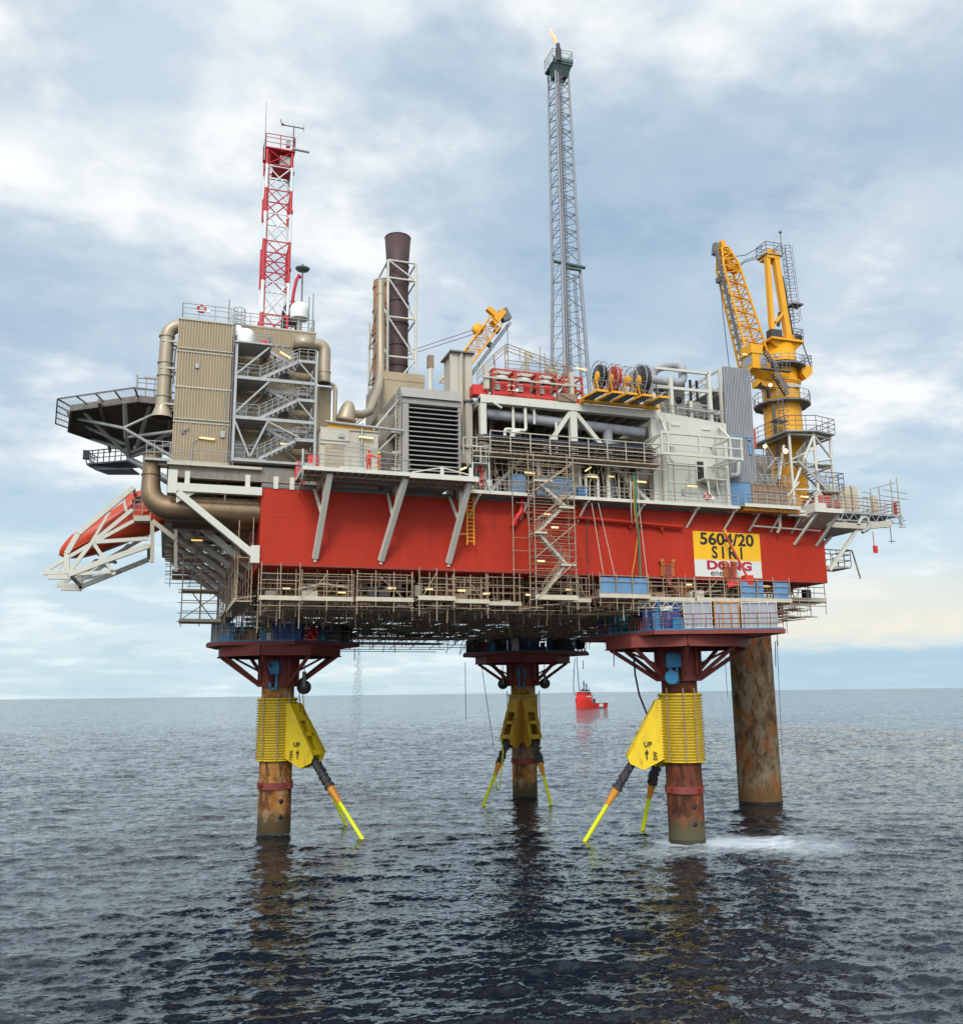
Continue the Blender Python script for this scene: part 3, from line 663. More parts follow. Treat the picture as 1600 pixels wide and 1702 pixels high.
def oct_(lx, ly, pts):  # outline from pixel directions, in metres along camera right and along view
    f = V(math.sin(YAW), math.cos(YAW), 0)
    return [(lx+RT.x*a+f.x*b, ly+RT.y*a+f.y*b) for a, b in pts]
# a: metres to the right of the leg as seen, b: metres away from the viewer
work_deck('work deck round the left leg, with a pointed right tip and blue tank', 4.66, 24.43, oct_(4.66,24.43,[(-7.9,3),(-7.4,-2.5),(-5.0,-6.2),(3.0,-6.4),(8.6,-.5),(8.8,.6),(5.5,6),(-5,7)]), 20.0, 6.7)
work_deck('work deck round the far middle leg, loaded with dark machines', 41.75, 45.85, oct_(41.75,45.85,[(-8.6,2),(-8.6,-1.2),(-3,-6.5),(3.5,-6.5),(9.6,-.6),(9.6,.6),(6,6.5),(-5,7)]), 20.0, 6.7)
work_deck('work deck round the right leg with a row of grey tarpaulin screens', 41.75, 2.5, oct_(41.75,2.5,[(-8.9,5.5),(-9.1,4.6),(-3.6,-7.6),(8.6,-7.6),(8.9,-6.4),(7.5,6),(-2,8)]), 20.0, 7.0)

# winches under the decks, at the front of each leg
def winch(label, lx, ly, cam_off, z=16.6, s=1.0):
    f = V(math.sin(YAW), math.cos(YAW), 0); c = V(lx,ly,z) + RT*cam_off - f*2.5
    t = thing('hydraulic_winch', label, 'winch', c, 'small cyan winches hung under the decks')
    mb = MB(); mb.obox(c+V(0,0,.6), (1.25*s,.9,1.2), -YAW); mb.obox(c+V(0,0,1.28), (1.05*s,.7,.2), -YAW); mb.build('motor_box', M['cyan'], t)
    mb = MB()
    for e in (-.32, .32): mb.obox(c+RT*e+V(0,0,-.75), (.22,.45,1.6), -YAW)
    mb.obox(c+V(0,0,-1.5), (.9,.45,.2), -YAW); mb.build('yoke', M['cyan'], t); return t
winch('cyan winch box hanging on the front of the left leg', 4.66, 24.43, .05)
winch('cyan winch box hanging on the front of the far middle leg', 41.75, 45.85, -.3)
w = winch('cyan winch with a round drum on the front of the right leg', 41.75, 2.5, -1.0, s=1.1)
c = parent_loc(w); mb = MB(); mb.lathe(c - V(math.sin(YAW), math.cos(YAW),0)*.55 + RT*-.35+V(0,0,-.95), [(0,-.3),(.66,-.3),(.66,.3),(0,.3)], 20, (math.sin(YAW), math.cos(YAW), 0), smooth=False); mb.build('drum', M['cyan'], w)
# sheave blocks
for lab, lx, ly, o1, z in (('dark round sheave block right of the left leg above its guide', 4.66, 24.43, 3.0, 15.2), ('dark sheave block left of the far middle leg', 41.75, 45.85, -2.9, 15.6), ('dark sheave block right of the far middle leg', 41.75, 45.85, 3.1, 15.6)):
    f = V(math.sin(YAW), math.cos(YAW), 0); c = V(lx,ly,z)+RT*o1-f*.8; t = thing('sheave_block', lab, 'pulley', c, 'sheave blocks under the decks')
    mb = MB(); mb.lathe(c, [(0,-.22),(.75,-.22),(.62,-.08),(.62,.08),(.75,.22),(0,.22)], 20, f); mb.build('sheave', M['dark'], t)
    mb = MB(); mb.obox(c+V(0,0,.9), (.35,.5,1.6), -YAW); mb.tube(c+V(0,0,1.6), c+V(0,0,3.3), .05, 5); mb.build('hanger', M['dgrey'], t)

# machines standing on the decks
def tank(name, label, cat, c, size, mat, rz=-YAW, group=None, frame=None, ribs=True, plate=False):
    c = Vector(c); t = thing(name, label, cat, c, group); w_, d_, h_ = size; m = Matrix.Rotation(rz, 3, 'Z')
    mb = MB(); mb.obox(c+V(0,0,h_/2+.08), (w_,d_,h_), rz); mb.build('body', mat, t)
    if ribs:
        mb = MB(); k = max(2, int(w_/.55))
        for i in range(k+1): mb.obox(c+m@V(-w_/2+w_*i/k,-d_/2-.04,0)+V(0,0,h_/2+.08), (.08,.07,h_*.94), rz)
        mb.obox(c+m@V(0,-d_/2-.05,0)+V(0,0,h_+.04), (w_+.1,.12,.12), rz); mb.obox(c+m@V(0,-d_/2-.05,0)+V(0,0,.14), (w_+.1,.12,.14), rz)
        mb.build('rib', mat, t)
    mb = MB()
    for sx_ in (-1, 1):
        for sy in (-1, 1): mb.obox(c+m@V(sx_*(w_/2-.08),sy*(d_/2-.08),0)+V(0,0,.04), (.2,.2,.08), rz)
    mb.build('foot', M['dgrey'], t)
    if plate:
        mb = MB(); mb.obox(c+m@V(w_*.12,-d_/2-.09,0)+V(0,0,h_*.82), (w_*.34,.03,.42), rz); mb.build('name_plate', M['mwhite'], t)
    return t
f_ = V(math.sin(YAW), math.cos(YAW), 0)
LP = lambda lx, ly, a, b, z=20.07: V(lx,ly,z)+RT*a+f_*b
tank('hydraulic_tank', 'dark blue tank with a white name plate on the left work deck', 'tank', LP(4.66,24.43,1.9,-4.6), (3.1,1.8,2.35), M['dblue'], plate=True)
tank('machine_skid', 'dark machine block beside the blue tank on the left work deck', 'machine', LP(4.66,24.43,6.0,-1.9), (2.4,1.6,1.7), M['dark'], group='dark machine blocks on the work decks')
tank('windbreak_panel', 'tall grey screen at the left end of the left work deck', 'screen', LP(4.66,24.43,-5.6,-2.4), (2.5,.16,2.0), M['tarp'])
tank('machine_skid', 'cyan pump block next to the grey screen on the left work deck', 'machine', LP(4.66,24.43,-3.4,-4.6), (1.6,1.0,1.35), M['cyan'])
tank('machine_skid', 'small brown box on the left work deck in front of the leg', 'machine', LP(4.66,24.43,-1.7,-5.0), (1.0,.8,1.0), M['brown'])
tank('machine_skid', 'dark blue block in the middle of the far work deck', 'machine', LP(41.75,45.85,0,-3.6), (4.4,2,3.0), M['dblue'], group='dark machine blocks on the work decks', plate=True)
tank('machine_skid', 'tall dark block right of the middle on the far work deck', 'machine', LP(41.75,45.85,5.0,-2.4), (2.9,1.6,3.0), M['dark'], group='dark machine blocks on the work decks')
tank('machine_skid', 'dark block left of the middle on the far work deck', 'machine', LP(41.75,45.85,-3.6,-3.4), (2.6,1.4,2.5), M['dark'], group='dark machine blocks on the work decks')
tank('machine_skid', 'pale ended box at the left tip of the far work deck', 'machine', LP(41.75,45.85,-6.6,-1.0), (2.4,1.4,2.0), M['dark'])
tank('hydraulic_tank', 'dark blue container with a white plate behind the railing of the right work deck', 'tank', LP(41.75,2.5,-2.4,-4.2), (3.6,2.0,2.55), M['dblue'], plate=True)
def reel(label, c, r, w_, mat, axis, spokes=8, core=.35, flm=None, group=None, stand=True, name='hose_reel', cat='hose reel', fullness=.75, hose=None, foot=None):
    c = Vector(c); ax = Vector(axis).normalized(); t = thing(name, label, cat, c, group); _, a, b = MB().frame((0,0,0), ax)
    mb = MB()
    for sg in (-1, 1):
        e = c+ax*(sg*w_/2); mb.torus(e, r, .045, ax, 26, 5)
        for k in range(spokes):
            d = a*math.cos(2*PI*k/spokes)+b*math.sin(2*PI*k/spokes); mb.tube(e+d*core*r, e+d*r, .028, 4, cap=False)
    mb.build('flange', flm or mat, t)
    mb = MB(); mb.lathe(c, [(0,-w_*.56),(core*r,-w_*.56),(core*r,w_*.56),(0,w_*.56)], 18, ax); mb.build('drum', mat, t)
    if hose is not None:
        pr = [(core*r,-w_*.46)]; n = 9
        for k in range(n): pr += [(fullness*r,-w_*.46+k*w_*.92/n),(fullness*r*1.03,-w_*.46+(k+.5)*w_*.92/n)]
        mb = MB(); mb.lathe(c, pr+[(fullness*r,w_*.46),(core*r,w_*.46)], 22, ax); mb.build('wound_hose', hose, t)
    if stand:
        mb = MB(); lo = foot if foot is not None else -r-.1
        for sg in (-1, 1):
            e = c+ax*(sg*(w_/2+.16)); hz = ax.cross(V(0,0,1)).normalized()
            mb.beam(e, e+hz*.55+V(0,0,lo), .12); mb.beam(e, e-hz*.55+V(0,0,lo), .12); mb.beam(e+hz*.7+V(0,0,lo+.06), e-hz*.7+V(0,0,lo+.06), .14)
        mb.build('stand', mat, t)
    return t
reel('small dark reel at the right tip of the left work deck', LP(4.66,24.43,7.3,-.4,21.1), .95, .9, M['dblue'], (RT+f_*.6), hose=M['black'], name='cable_reel', cat='cable reel', flm=M['dgrey'], group='reels on the work decks')
reel('small red reel beside the blue tank on the left work deck', LP(4.66,24.43,4.3,-4.6,20.85), .7, .6, M['red'], f_, name='cable_reel', cat='cable reel', flm=M['red'], group='reels on the work decks')
reel('dark reel at the right tip of the far work deck', LP(41.75,45.85,8.3,-.3,21.2), 1.05, 1.0, M['dblue'], (RT+f_*.6), hose=M['black'], name='cable_reel', cat='cable reel', flm=M['dgrey'], group='reels on the work decks')
reel('big cyan reel on the left side of the right work deck', LP(41.75,2.5,-5.6,0.2,21.25), 1.1, 1.0, M['cyan'], (RT*.8+f_), hose=M['cyan'], name='cable_reel', cat='cable reel', flm=M['cyan'], group='reels on the work decks', core=.5)
# screens and rails on the right deck
def screen(label, a0, a1, zt, mat, posts, b=-6.2):
    p, q = LP(41.75,2.5,a0,b), LP(41.75,2.5,a1,b); t = thing('tarpaulin_screen', label, 'screen', (p+q)/2, 'grey tarpaulin screens on the right work deck')
    mb = MB(); n = 14; vs = []
    for i in range(n+1):
        e = p.lerp(q, i/n)
        for j in range(5): vs.append(e + f_*(.05*math.sin(i*2.1+j*.9)+.03*random.uniform(-1,1)) + V(0,0,.15+(zt-.15)*j/4))
    mb.add(vs, [(i*5+j,(i+1)*5+j,(i+1)*5+j+1,i*5+j+1) for i in range(n) for j in range(4)], True)
    mb.add([v+f_*.02 for v in vs], [(i*5+j,i*5+j+1,(i+1)*5+j+1,(i+1)*5+j) for i in range(n) for j in range(4)], True)
    mb.build('sheet', mat, t); mb = MB()
    for i in range(posts+1): e = p.lerp(q, i/posts)-f_*.14; mb.tube(e, e+V(0,0,zt+.1), .05, 5)
    for z in (.1, zt): mb.tube(p-f_*.14+V(0,0,z), q-f_*.14+V(0,0,z), .05, 5)
    mb.build('frame', M['white'] if 'ochre' not in label else M['oran2'], t)
screen('first grey tarpaulin screen from the left on the right work deck', -.5, 2.1, 2.55, M['tarp'], 3)
screen('middle grey tarpaulin screen with an ochre frame on the right work deck', 2.4, 4.7, 2.5, M['tarp'], 3)
screen('rightmost and widest grey tarpaulin screen on the right work deck', 4.95, 8.3, 2.45, M['tarp'], 4)
t = thing('guard_rail', 'red tube guard rail along the front edge of the right work deck', 'railing', LP(41.75,2.5,4,-7.8))
mb = MB(); mb.rail([LP(41.75,2.5,-3.5,-7.4), LP(41.75,2.5,8.5,-7.4)], 1.35, 1.25, .04, (.3,.65)); mb.rail([LP(41.75,2.5,-3.5,-7.4), LP(41.75,2.5,-8.6,4.4)], 1.1, 1.4, .035)
mb.build('tubes', M['dred'], t)
t = tank('tarpaulin_heap', 'crumpled cyan sheeting over a pump on the right work deck', 'tarpaulin', LP(41.75,2.5,-1.2,-6.4), (1.0,.8,1.0), M['cyan'], ribs=False)
# smaller machinery that crowds the three decks
def clutter(label, spots, seed):
    r = random.Random(seed); c0 = spots[0][0]; t = thing('deck_machinery', label, 'machinery', c0, 'small machinery crowding the work decks'); mats = [M['dblue'], M['blue'], M['dark'], M['dred'], M['cyan'], M['grey'], M['dark'], M['dblue']]
    for k, (c, w_) in enumerate(spots):
        mb = MB(); h = .5+1.3*r.random(); mb.obox(c+V(0,0,h/2), (w_,.7,h), -YAW)
        if r.random() < .6: mb.lathe(c+RT*(-w_*.3)+V(0,0,h+.28)-f_*.1, [(0,0),(.28,0),(.28,w_*.6),(0,w_*.6)], 12, RT)
        if r.random() < .6: mb.tube(c+RT*w_*.3+V(0,0,h), c+RT*(w_*.3+r.uniform(-.4,.4))+V(0,0,h+.4+r.random()), .07, 6)
        mb.obox(c+V(0,0,.05)-f_*.1, (w_*1.1,.9,.1), -YAW); mb.build(['pump','valve_block','gearbox','cabinet'][k%4], mats[(k+seed)%8], t)
    mb = MB()
    for c, w_ in spots:
        p = c+RT*w_*.5+V(0,0,.4); q = p+RT*r.uniform(.4,1.4)+f_*r.uniform(-.2,.6)+V(0,0,r.uniform(0,.7)); mb.path([p, (p+q)/2+V(0,0,r.uniform(-.3,.4)), q], .06, 6)
    mb.build('hose', M['black'], t)
    mb = MB(); P = [c for c, _ in spots]; lo = min(P, key=lambda p: p.dot(RT)); hi = max(P, key=lambda p: p.dot(RT)); mb.rail([lo-f_*1.0-RT*.5, hi-f_*1.0+RT*.5], 1.05, 1.1, .03, (.5,)); mb.build('guard_rail', M['scaf'], t)
clutter('row of small pumps and hoses along the front of the left work deck', [(LP(4.66,24.43,a,-5.0), w_) for a, w_ in ((-4.6,.9),(-3.3,.7),(-2.4,.8),(-.6,.7),(.1,.6))], 1)
clutter('dark pumps and hoses on the right half of the left work deck', [(LP(4.66,24.43,a,b), w_) for a, b, w_ in ((4.2,-3.0,.8),(5.2,-3.0,.9),(6.2,-2.0,.7),(7.6,-1.2,.7))], 3)
clutter('dark pumps and hoses filling the gaps on the far work deck', [(LP(41.75,45.85,a,b), w_) for a, b, w_ in ((-7.8,-.6,.7),(-5.4,-3.4,.9),(-4.4,-4.6,.8),(-1.2,-5.6,1.0),(2.6,-5.6,1.0),(3.6,-5.0,.8),(6.8,-2.2,1.0))], 2)
clutter('blue pumps and hoses on the left wing of the right work deck', [(LP(41.75,2.5,a,b), w_) for a, b, w_ in ((-7.2,3.2,.8),(-6.3,1.0,.9),(-4.6,-2.0,1.0),(-4.0,-4.4,.9),(-3.2,-6.2,.7))], 0)
# ropes, chains, wires hanging down
def wire(label, pts, r, mat, cat='rope', name='hanging_rope', group='wires and ropes hanging down'):
    mb = MB(); mb.path(pts, r, 5); return tag(mb.build(name, mat, None, loc=pts[0]), label, cat, group)
def drop(u, v0, v1, y, du=0):
    a = A(u, v0, y); b = A(u+du, v1, y); return [a, (a+b)/2, b]
wire('thin rope hanging to the right of the thick caisson', drop(1291,1064,1258,8,9), .035, M['dgrey'])
wire('chain with a hook hanging left of the caisson rope', drop(1288,1066,1108,5,1), .05, M['dred'], 'chain', 'hanging_chain')
wire('thin rope hanging between the right leg and the caisson', drop(1204,1085,1160,0,5), .03, M['dgrey'])
wire('thin rope hanging below the left tip of the far work deck', drop(773,1101,1197,45,1), .045, M['dgrey'])
wire('slack rope running down to the strut left of the far middle leg', [A(800,1105,43),A(808,1160,41),A(820,1240,38)], .045, M['dgrey'])
wire('rope hanging behind the red ship, left of the pair', [A(955,1095,50),A(953,1130,50),A(953,1148,50),A(957,1157,50)], .06, M['dgrey'])
wire('rope hanging over the red ship, right of the pair', [A(958,1092,50),A(961,1130,50),A(963,1152,50)], .06, M['dgrey'])
wire('short chain below the right tip of the far work deck', drop(969,1098,1112,45), .06, M['dred'], 'chain', 'hanging_chain')
wire('short chain below the left tip of the right work deck', drop(1020,1078,1108,3), .05, M['dred'], 'chain', 'hanging_chain')
wire('thick black hose curving down to the fin of the right leg', [A(1053,1092,3),A(1055,1120,3.5),A(1062,1155,4),A(1074,1185,4.5),A(1086,1203,5)], .10, M['black'], 'hose', 'hose')
wire('short chain below the right tip of the left work deck', drop(589,1078,1098,24), .05, M['dred'], 'chain', 'hanging_chain')
for k, (u, lab) in enumerate(((497, 'left'), (503, 'right'))):
    wire('rope beside the yellow guide of the left leg, %s of the two' % lab, drop(u,1150,1190,22.5,3), .045, M['dred'])
# ------------------------------------------------------------------ left cantilever deck under the accommodation
def lerp(a, b, t): return a+(b-a)*t
CD = thing('cantilever_deck', 'pale cantilever deck under the tan accommodation block with long sloping braces', 'deck structure', (-4,20,31.5))
mb = MB(); mb.box((-7.9,1.2,34.0),(5.2,40,34.3)); mb.box((-7.9,.4,33.85),(.0,1.2,34.05)); mb.build('floor', M['beige'], CD)
mb = MB()
for y in (1.0, 7, 13, 19, 25, 31, 37): mb.box((-7.7,y-.15,32.9),(5.2,y+.15,33.99)); mb.box((-7.7,y-.35,32.8),(5.2,y+.35,32.9))
for x in (-7.6, -3.4, .5, 4.6): mb.box((x-.15,1.3,33.1),(x+.15,38,33.8))
mb.build('floor_beam', M['inner'], CD)
mb = MB(); mb.box((-7.55,-.3,31.4),(.02,.3,32.1)); mb.build('main_beam', M['white'], CD)
mb = MB(); mb.box((-7.75,-.32,31.2),(-7.0,.32,33.2)); mb.slab([V(-7.0,-.05,31.4),V(-5.4,-.05,31.4),V(-7.0,-.05,30.4)], V(0,.1,0))
for x in (-6.2, -1.2, 1.2, 2.6): mb.box((x-.2,-.1,32.1),(x+.2,.2,33.2))
mb.build('node', M['white'], CD)
for y in (0, 6.5):
    mb = MB(); mb.beam((-6.9,y+.02,31.3),(-.1,y+.02,25.9),.62,.55); mb.build('sloping_brace', M['white'], CD)
mb = MB(); mb.box((-.75,-.3,25.5),(.0,.3,27.0)); mb.build('brace_shoe', M['white'], CD)
for y in (13, 19.5, 26, 32.5, 39):
    mb = MB(); mb.tube((-8.0,y,31.6),(-.1,y,25.9),.36,8); mb.build('sloping_brace', M['white'], CD)
mb = MB()
for y in (6.5, 13, 19.5, 26, 32.5, 39): mb.box((-8.2,y-.2,31.4),(0,y+.2,31.95))
mb.beam((-8.1,6,31.5),(-8.1,39,31.5),.4,.5); mb.build('cross_beam', M['beige'], CD)
mb = MB(); mb.rail([(-9.6,.5,34.3),(-7.7,.5,34.3)],1.5,.7,.035); mb.box((-9.7,.4,34.1),(-7.7,1.6,34.3)); mb.rail([(-7.7,.45,34.05),(-2.5,.45,34.05)],1.2,.8,.03); mb.build('railing', M['grey'], CD)

# ------------------------------------------------------------------ accommodation block
AB = thing('accommodation_block', 'tall tan corrugated accommodation block with a flat roof at the left end', 'building', (-1,12,34.3))
mb = MB(); mb.box((-7.45,1.62,34.35),(-2.9,22,47.5)); mb.box((-2.9,4.12,34.9),(4.95,22,48.55)); mb.box((4.95,4.5,34.9),(6.6,16,43.3)); mb.build('wall_core', M['tan'], AB)
mb = MB(); zz = [34.45, 38.0, 41.2, 44.5, 47.5]
for a, b in zip(zz[:-1], zz[1:]): mb.corrug((-7.5,1.6),(-2.87,1.6),a+.06,b-.06)
for a, b in zip(zz[:-1], zz[1:]): mb.corrug((-7.5,22),(-7.5,1.6),a+.06,b-.06, out=(-1,0,0))
mb.build('corrugated_wall', M['tan'], AB)
mb = MB(); z2 = [35.0, 38.4, 41.8, 45.2, 48.6]
for a, b in zip(z2[:-1], z2[1:]): mb.corrug((-2.87,4.1),(4.97,4.1),a+.03,b-.03)
mb.corrug((4.97,4.48),(6.62,4.48),35,43.2); mb.build('corrugated_wall', M['tan'], AB)
mb = MB()
for z in zz[1:-1]: mb.box((-7.62,1.47,z-.06),(-2.8,1.6,z+.06))
for z in (38.0, 44.5): mb.tube((-7.6,1.42,z+.25),(-2.8,1.42,z+.25),.06,5)
mb.box((-7.6,1.45,47.45),(-2.85,22,47.62)); mb.box((-2.9,4.0,48.5),(5.0,22,48.68)); mb.box((4.95,4.4,43.2),(6.7,16,43.4)); mb.box((-7.6,1.4,34.3),(-2.8,1.6,34.5))
mb.build('trim', M['beige'], AB)
mb = MB(); mb.tube((-2.75,1.5,34.4),(-2.75,1.5,47.6),.10,6); mb.tube((-2.45,1.7,34.4),(-2.45,1.7,45),.07,6); mb.path([(-7.62,1.9,44.9),(-7.75,1.9,44.7),(-7.8,1.9,41.5)],.09,6); mb.build('drain_pipe', M['dgrey'], AB)
mb = MB(); mb.rail([(-7.3,20,47.6),(-7.3,1.8,47.6),(-3.1,1.8,47.6)],1.55,1.3,.035); mb.rail([(-2.7,4.3,48.65),(4.8,4.3,48.65),(4.8,14,48.65)],1.3,1.4,.035); mb.build('roof_railing', M['grey'], AB)
mb = MB(); mb.box((-6.9,1.44,36.9),(-6.5,1.55,37.25)); mb.tube((-6.7,1.4,37.1),(-6.2,1.4,37.4),.04,5); mb.box((.4,3.9,47.2),(.7,4.05,47.6)); mb.build('wall_fitting', M['dgrey'], AB)
mb = MB()
for z0, x0 in ((36.2,-2.2),(39.6,-2.3),(43.1,-2.2)): mb.box((x0,3.95,z0-.9),(x0+1.0,4.06,z0+1.1))
mb.build('door', M['bwhite'], AB)
mb = MB()
for z0 in (39.7, 43.3): mb.box((1.6,3.95,z0),(2.5,4.06,z0+.9))
mb.build('window', M['dark'], AB)
mb = MB(); mb.path([(6.9,3.9,38.9),(6.9,3.9,43.0),(6.75,3.9,43.45),(6.4,3.9,43.55),(5.3,3.9,43.55)],.2,8); mb.build('duct', M['tanp'], AB)
mb = MB(); mb.box((5.0,3.2,37.6),(6.7,4.4,38.0)); mb.build('ledge', M['yellow'], AB)

mb = MB()
for y in (2.6,3.0): pass
mb.path([(-5.9,1.42,34.6),(-5.9,1.42,36.2),(-5.4,1.42,36.6),(-4.6,1.42,36.6)],.035,5); mb.path([(-3.3,1.42,37.6),(-3.3,1.42,41.0)],.04,5); mb.box((-3.6,1.38,36.8),(-3.2,1.5,37.4)); mb.box((-6.0,1.38,43.0),(-5.7,1.5,43.4))
mb.path([(2.9,3.95,35),(2.9,3.95,48.2)],.06,5); mb.path([(-1.0,3.95,46.8),(4.6,3.95,46.9)],.05,5); mb.box((3.2,3.9,41.0),(3.9,4.05,42.0)); mb.box((1.4,3.9,44.6),(1.9,4.05,45.3)); mb.box((4.0,3.9,37.2),(4.5,4.05,38.2)); mb.build('wall_fitting', M['grey'], AB)
# vent trunk on the left wall
VT = thing('vent_pipe', 'tall tan vent pipe with a flared mouth hanging down left of the accommodation block', 'pipe', (-8.6,2.3,38.5))
mb = MB(); pts = [(-8.55,2.3,39.2)]+[(-8.5,2.3,46.0)]+[(-8.5+1.3*(1-math.cos(a)),2.3,46.0+1.15*math.sin(a)) for a in [PI/2*k/7 for k in range(1,8)]]+[(-6.9,2.3,47.15)]
mb.path(pts,.60,18); mb.build('duct', M['tanp'], VT)
mb = MB(); mb.lathe((-8.56,2.3,38.4), [(.98,0),(.95,.05),(.62,.95),(.60,1.2)], 22); mb.build('flared_mouth', M['tanp'], VT)
mb = MB(); mb.lathe((-8.56,2.3,38.42), [(.93,.0),(.6,.6),(0,.6)], 22); mb.build('mouth_inside', M['dark'], VT)
mb = MB()
for z in (40.3, 42.2, 43.4, 45.9): mb.lathe((-8.52,2.3,z), [(.61,0),(.69,0),(.69,.14),(.61,.14)], 20, smooth=False)
mb.build('band', M['tanp'], VT)
mb = MB()
for z in (39.5, 42.8, 45.3):
    for dy in (-.5, .5): mb.box((-8.9,2.3+dy-.1,z),(-7.45,2.3+dy+.1,z+.14))
    mb.beam((-8.0,2.6,z-.5),(-7.45,2.6,z),.1)
mb.build('bracket', M['beige'], VT)
RV = thing('vent_pipe', 'short tan vent pipe bending down at the right corner of the accommodation block', 'pipe', (5.3,3.2,44))
mb = MB(); pts = [(4.2,3.1,47.05)]+[(5.05+.62*math.sin(a),3.1,46.42+.62*math.cos(a)) for a in [PI/2*k/6 for k in range(7)]]+[(5.66,3.1,44.2)]
mb.path(pts,.58,16); mb.lathe((5.66,3.1,43.3), [(.6,0),(.6,.95)], 16); mb.lathe((5.66,3.1,44.3), [(.66,0),(.66,.1),(.6,.1)], 16); mb.build('duct', M['tanp'], RV)
mb = MB(); mb.lathe((3.75,3.1,46.3), [(1.05,0),(1.05,.0),(1.05,1.2),(.0,1.25)], 20); mb.lathe((5.66,3.1,43.28), [(.62,0),(.66,.12)], 16); mb.build('cowl', M['tanp'], RV)

# big insulated pipe with elbow running into the hull
BP = thing('exhaust_elbow_pipe', 'big bronze insulated pipe with a rounded elbow running into the red hull', 'pipe', (-5,1.6,30))
mb = MB(); pts = [(-9.15,1.7,34.9),(-9.15,1.7,33.0),(-9.12,1.7,32.2)]+[(-7.5-1.62*math.cos(a),1.7,31.9-1.62*math.sin(a)) for a in [PI/2*k/8 for k in range(1,9)]]+[(-4,1.7,30.28),(-.0,1.7,30.28)]
rs = [.74,.74,.78]+[.85+.03*k for k in range(8)]+[1.08,1.08]; mb.path(pts,1,22,rs=rs); mb.build('insulated_pipe', M['brass'], BP)
mb = MB(); mb.path([(-7.2,4.3,30.0),(-.02,4.3,30.0)],1.1,20); mb.build('second_pipe', M['brass'], BP)
mb = MB()
for x in (-6.3,-5.2,-2.5,-.6): mb.lathe((x,1.7,30.28), [(1.09,0),(1.13,0),(1.13,.1),(1.09,.1)], 22, (1,0,0), smooth=False)
mb.lathe((-9.15,1.7,33.0), [(.75,0),(.82,0),(.82,.1),(.75,.1)], 20); mb.lathe((-9.15,1.7,34.8), [(.75,0),(.84,0),(.84,.12),(.6,.12)], 20); mb.build('band', M['brass'], BP)
mb = MB()
for x in (-6.9, -3.0): mb.box((x-.07,.9,30.8),(x+.07,1.05,32.4))
mb.box((-9.2,1.2,33.9),(-7.9,2.4,34.05)); mb.build('hanger', M['white'], BP)

# ------------------------------------------------------------------ outside stair tower
ST = thing('stair_tower', 'open grey steel stair tower with zigzag flights in front of the accommodation block', 'stair tower', (1,2,34.6))
sx0_, sx1_, sy0, sy1 = -2.55, 4.55, .4, 3.6
lev = [34.75, 38.5, 42.2]; top = 45.4
mb = MB()
for x in (sx0_, sx1_):
    for y in (sy0, sy1): mb.box((x-.11,y-.11,34.5),(x+.11,y+.11,top if x < 0 else 44.9))
mb.build('column', M['grey'], ST)
mb = MB()
for z in (38.5, 42.2):
    mb.box((sx0_,sy0-.06,z-.16),(sx1_,sy0+.06,z+.12)); mb.box((sx0_,sy1-.06,z-.16),(sx1_,sy1+.06,z+.12)); mb.box((sx0_-.06,sy0,z-.12),(sx0_+.06,sy1,z+.1)); mb.box((sx1_-.06,sy0,z-.12),(sx1_+.06,sy1,z+.1))
mb.box((sx0_,sy0-.06,34.5),(sx1_,sy1,34.7)); mb.build('beam', M['grey'], ST)
mb = MB()
xm = .35
mb.beam((sx0_,sy0,38.8),(xm,sy0,42.0),.15); mb.beam((sx0_,sy0,42.4),(xm,sy0,45.3),.15); mb.beam((sx0_,sy0,38.3),(-1.1,sy0,34.9),.15); mb.beam((xm,sy0,38.3),(-1.1,sy0,34.9),.15)
mb.beam((xm,sy0,38.3),(3.2,sy0,37.0),.13); mb.beam((sx1_,sy0,38.6),(3.0,sy0,40.4),.12); mb.beam((sx1_,sy0,42.4),(3.0,sy0,44.1),.12); mb.beam((sx1_,sy0,36.9),(2.8,sy0,36.9),.12)
for z in (34.8, 38.7, 42.4): mb.beam((sx0_,sy1,z),(xm,sy1,z+3.3),.12); mb.beam((xm,sy1,z+3.3),(sx1_,sy1,z),.12); mb.beam((sx0_,sy0,z),(sx0_,sy1,z+3.2),.1)
mb.build('diagonal_brace', M['grey'], ST)
for i, z in enumerate(lev):
    mb = MB(); mb.box((sx0_+.05,sy0+.1,z),(xm,sy1-.05,z+.08)); mb.build('landing', M['grey'], ST)
    mb = MB(); mb.box((3.0,sy0+.1,z+2.05),(sx1_-.05,sy1-.05,z+2.13)); mb.beam((2.9,sy0,z+2.05),(sx1_,sy0,z+2.05),.1,.25); mb.build('landing', M['grey'], ST)
    mb = MB(); mb.stairs((xm-.7,1.2,z+.1),(3.0,1.2,z+2.1),(0,.55,0)); mb.build('stair_flight', M['grey'], ST)
    if i < 2 or True:
        mb = MB(); mb.stairs((3.0,2.7,z+2.1),(xm-.7,2.7,z+3.7),(0,.55,0)); mb.build('stair_flight', M['grey'], ST)
    mb = MB()
    mb.rail([(sx0_,sy0,z+.08),(xm-.8,sy0,z+.08)],1.15,.9,.035)
    for y in (.6, 1.8): mb.rail([(xm-.7,y,z+.2),(3.0,y,z+2.2)],1.1,.7,.032)
    mb.rail([(3.0,sy0,z+2.13),(sx1_,sy0,z+2.13),(sx1_,sy1,z+2.13)],1.1,.8,.032); mb.rail([(3.0,2.1,z+2.2),(xm-.7,2.1,z+3.8)],1.0,.8,.03)
    mb.build('railing', M['grey'], ST)
mb = MB(); mb.box((sx0_-.15,sy0-.3,45.35),(.5,sy1,45.5)); mb.build('top_platform', M['grey'], ST)
mb = MB(); mb.box((-.3,3.1,45.5),(.45,3.9,46.9)); mb.build('cabinet', M['dgrey'], ST)
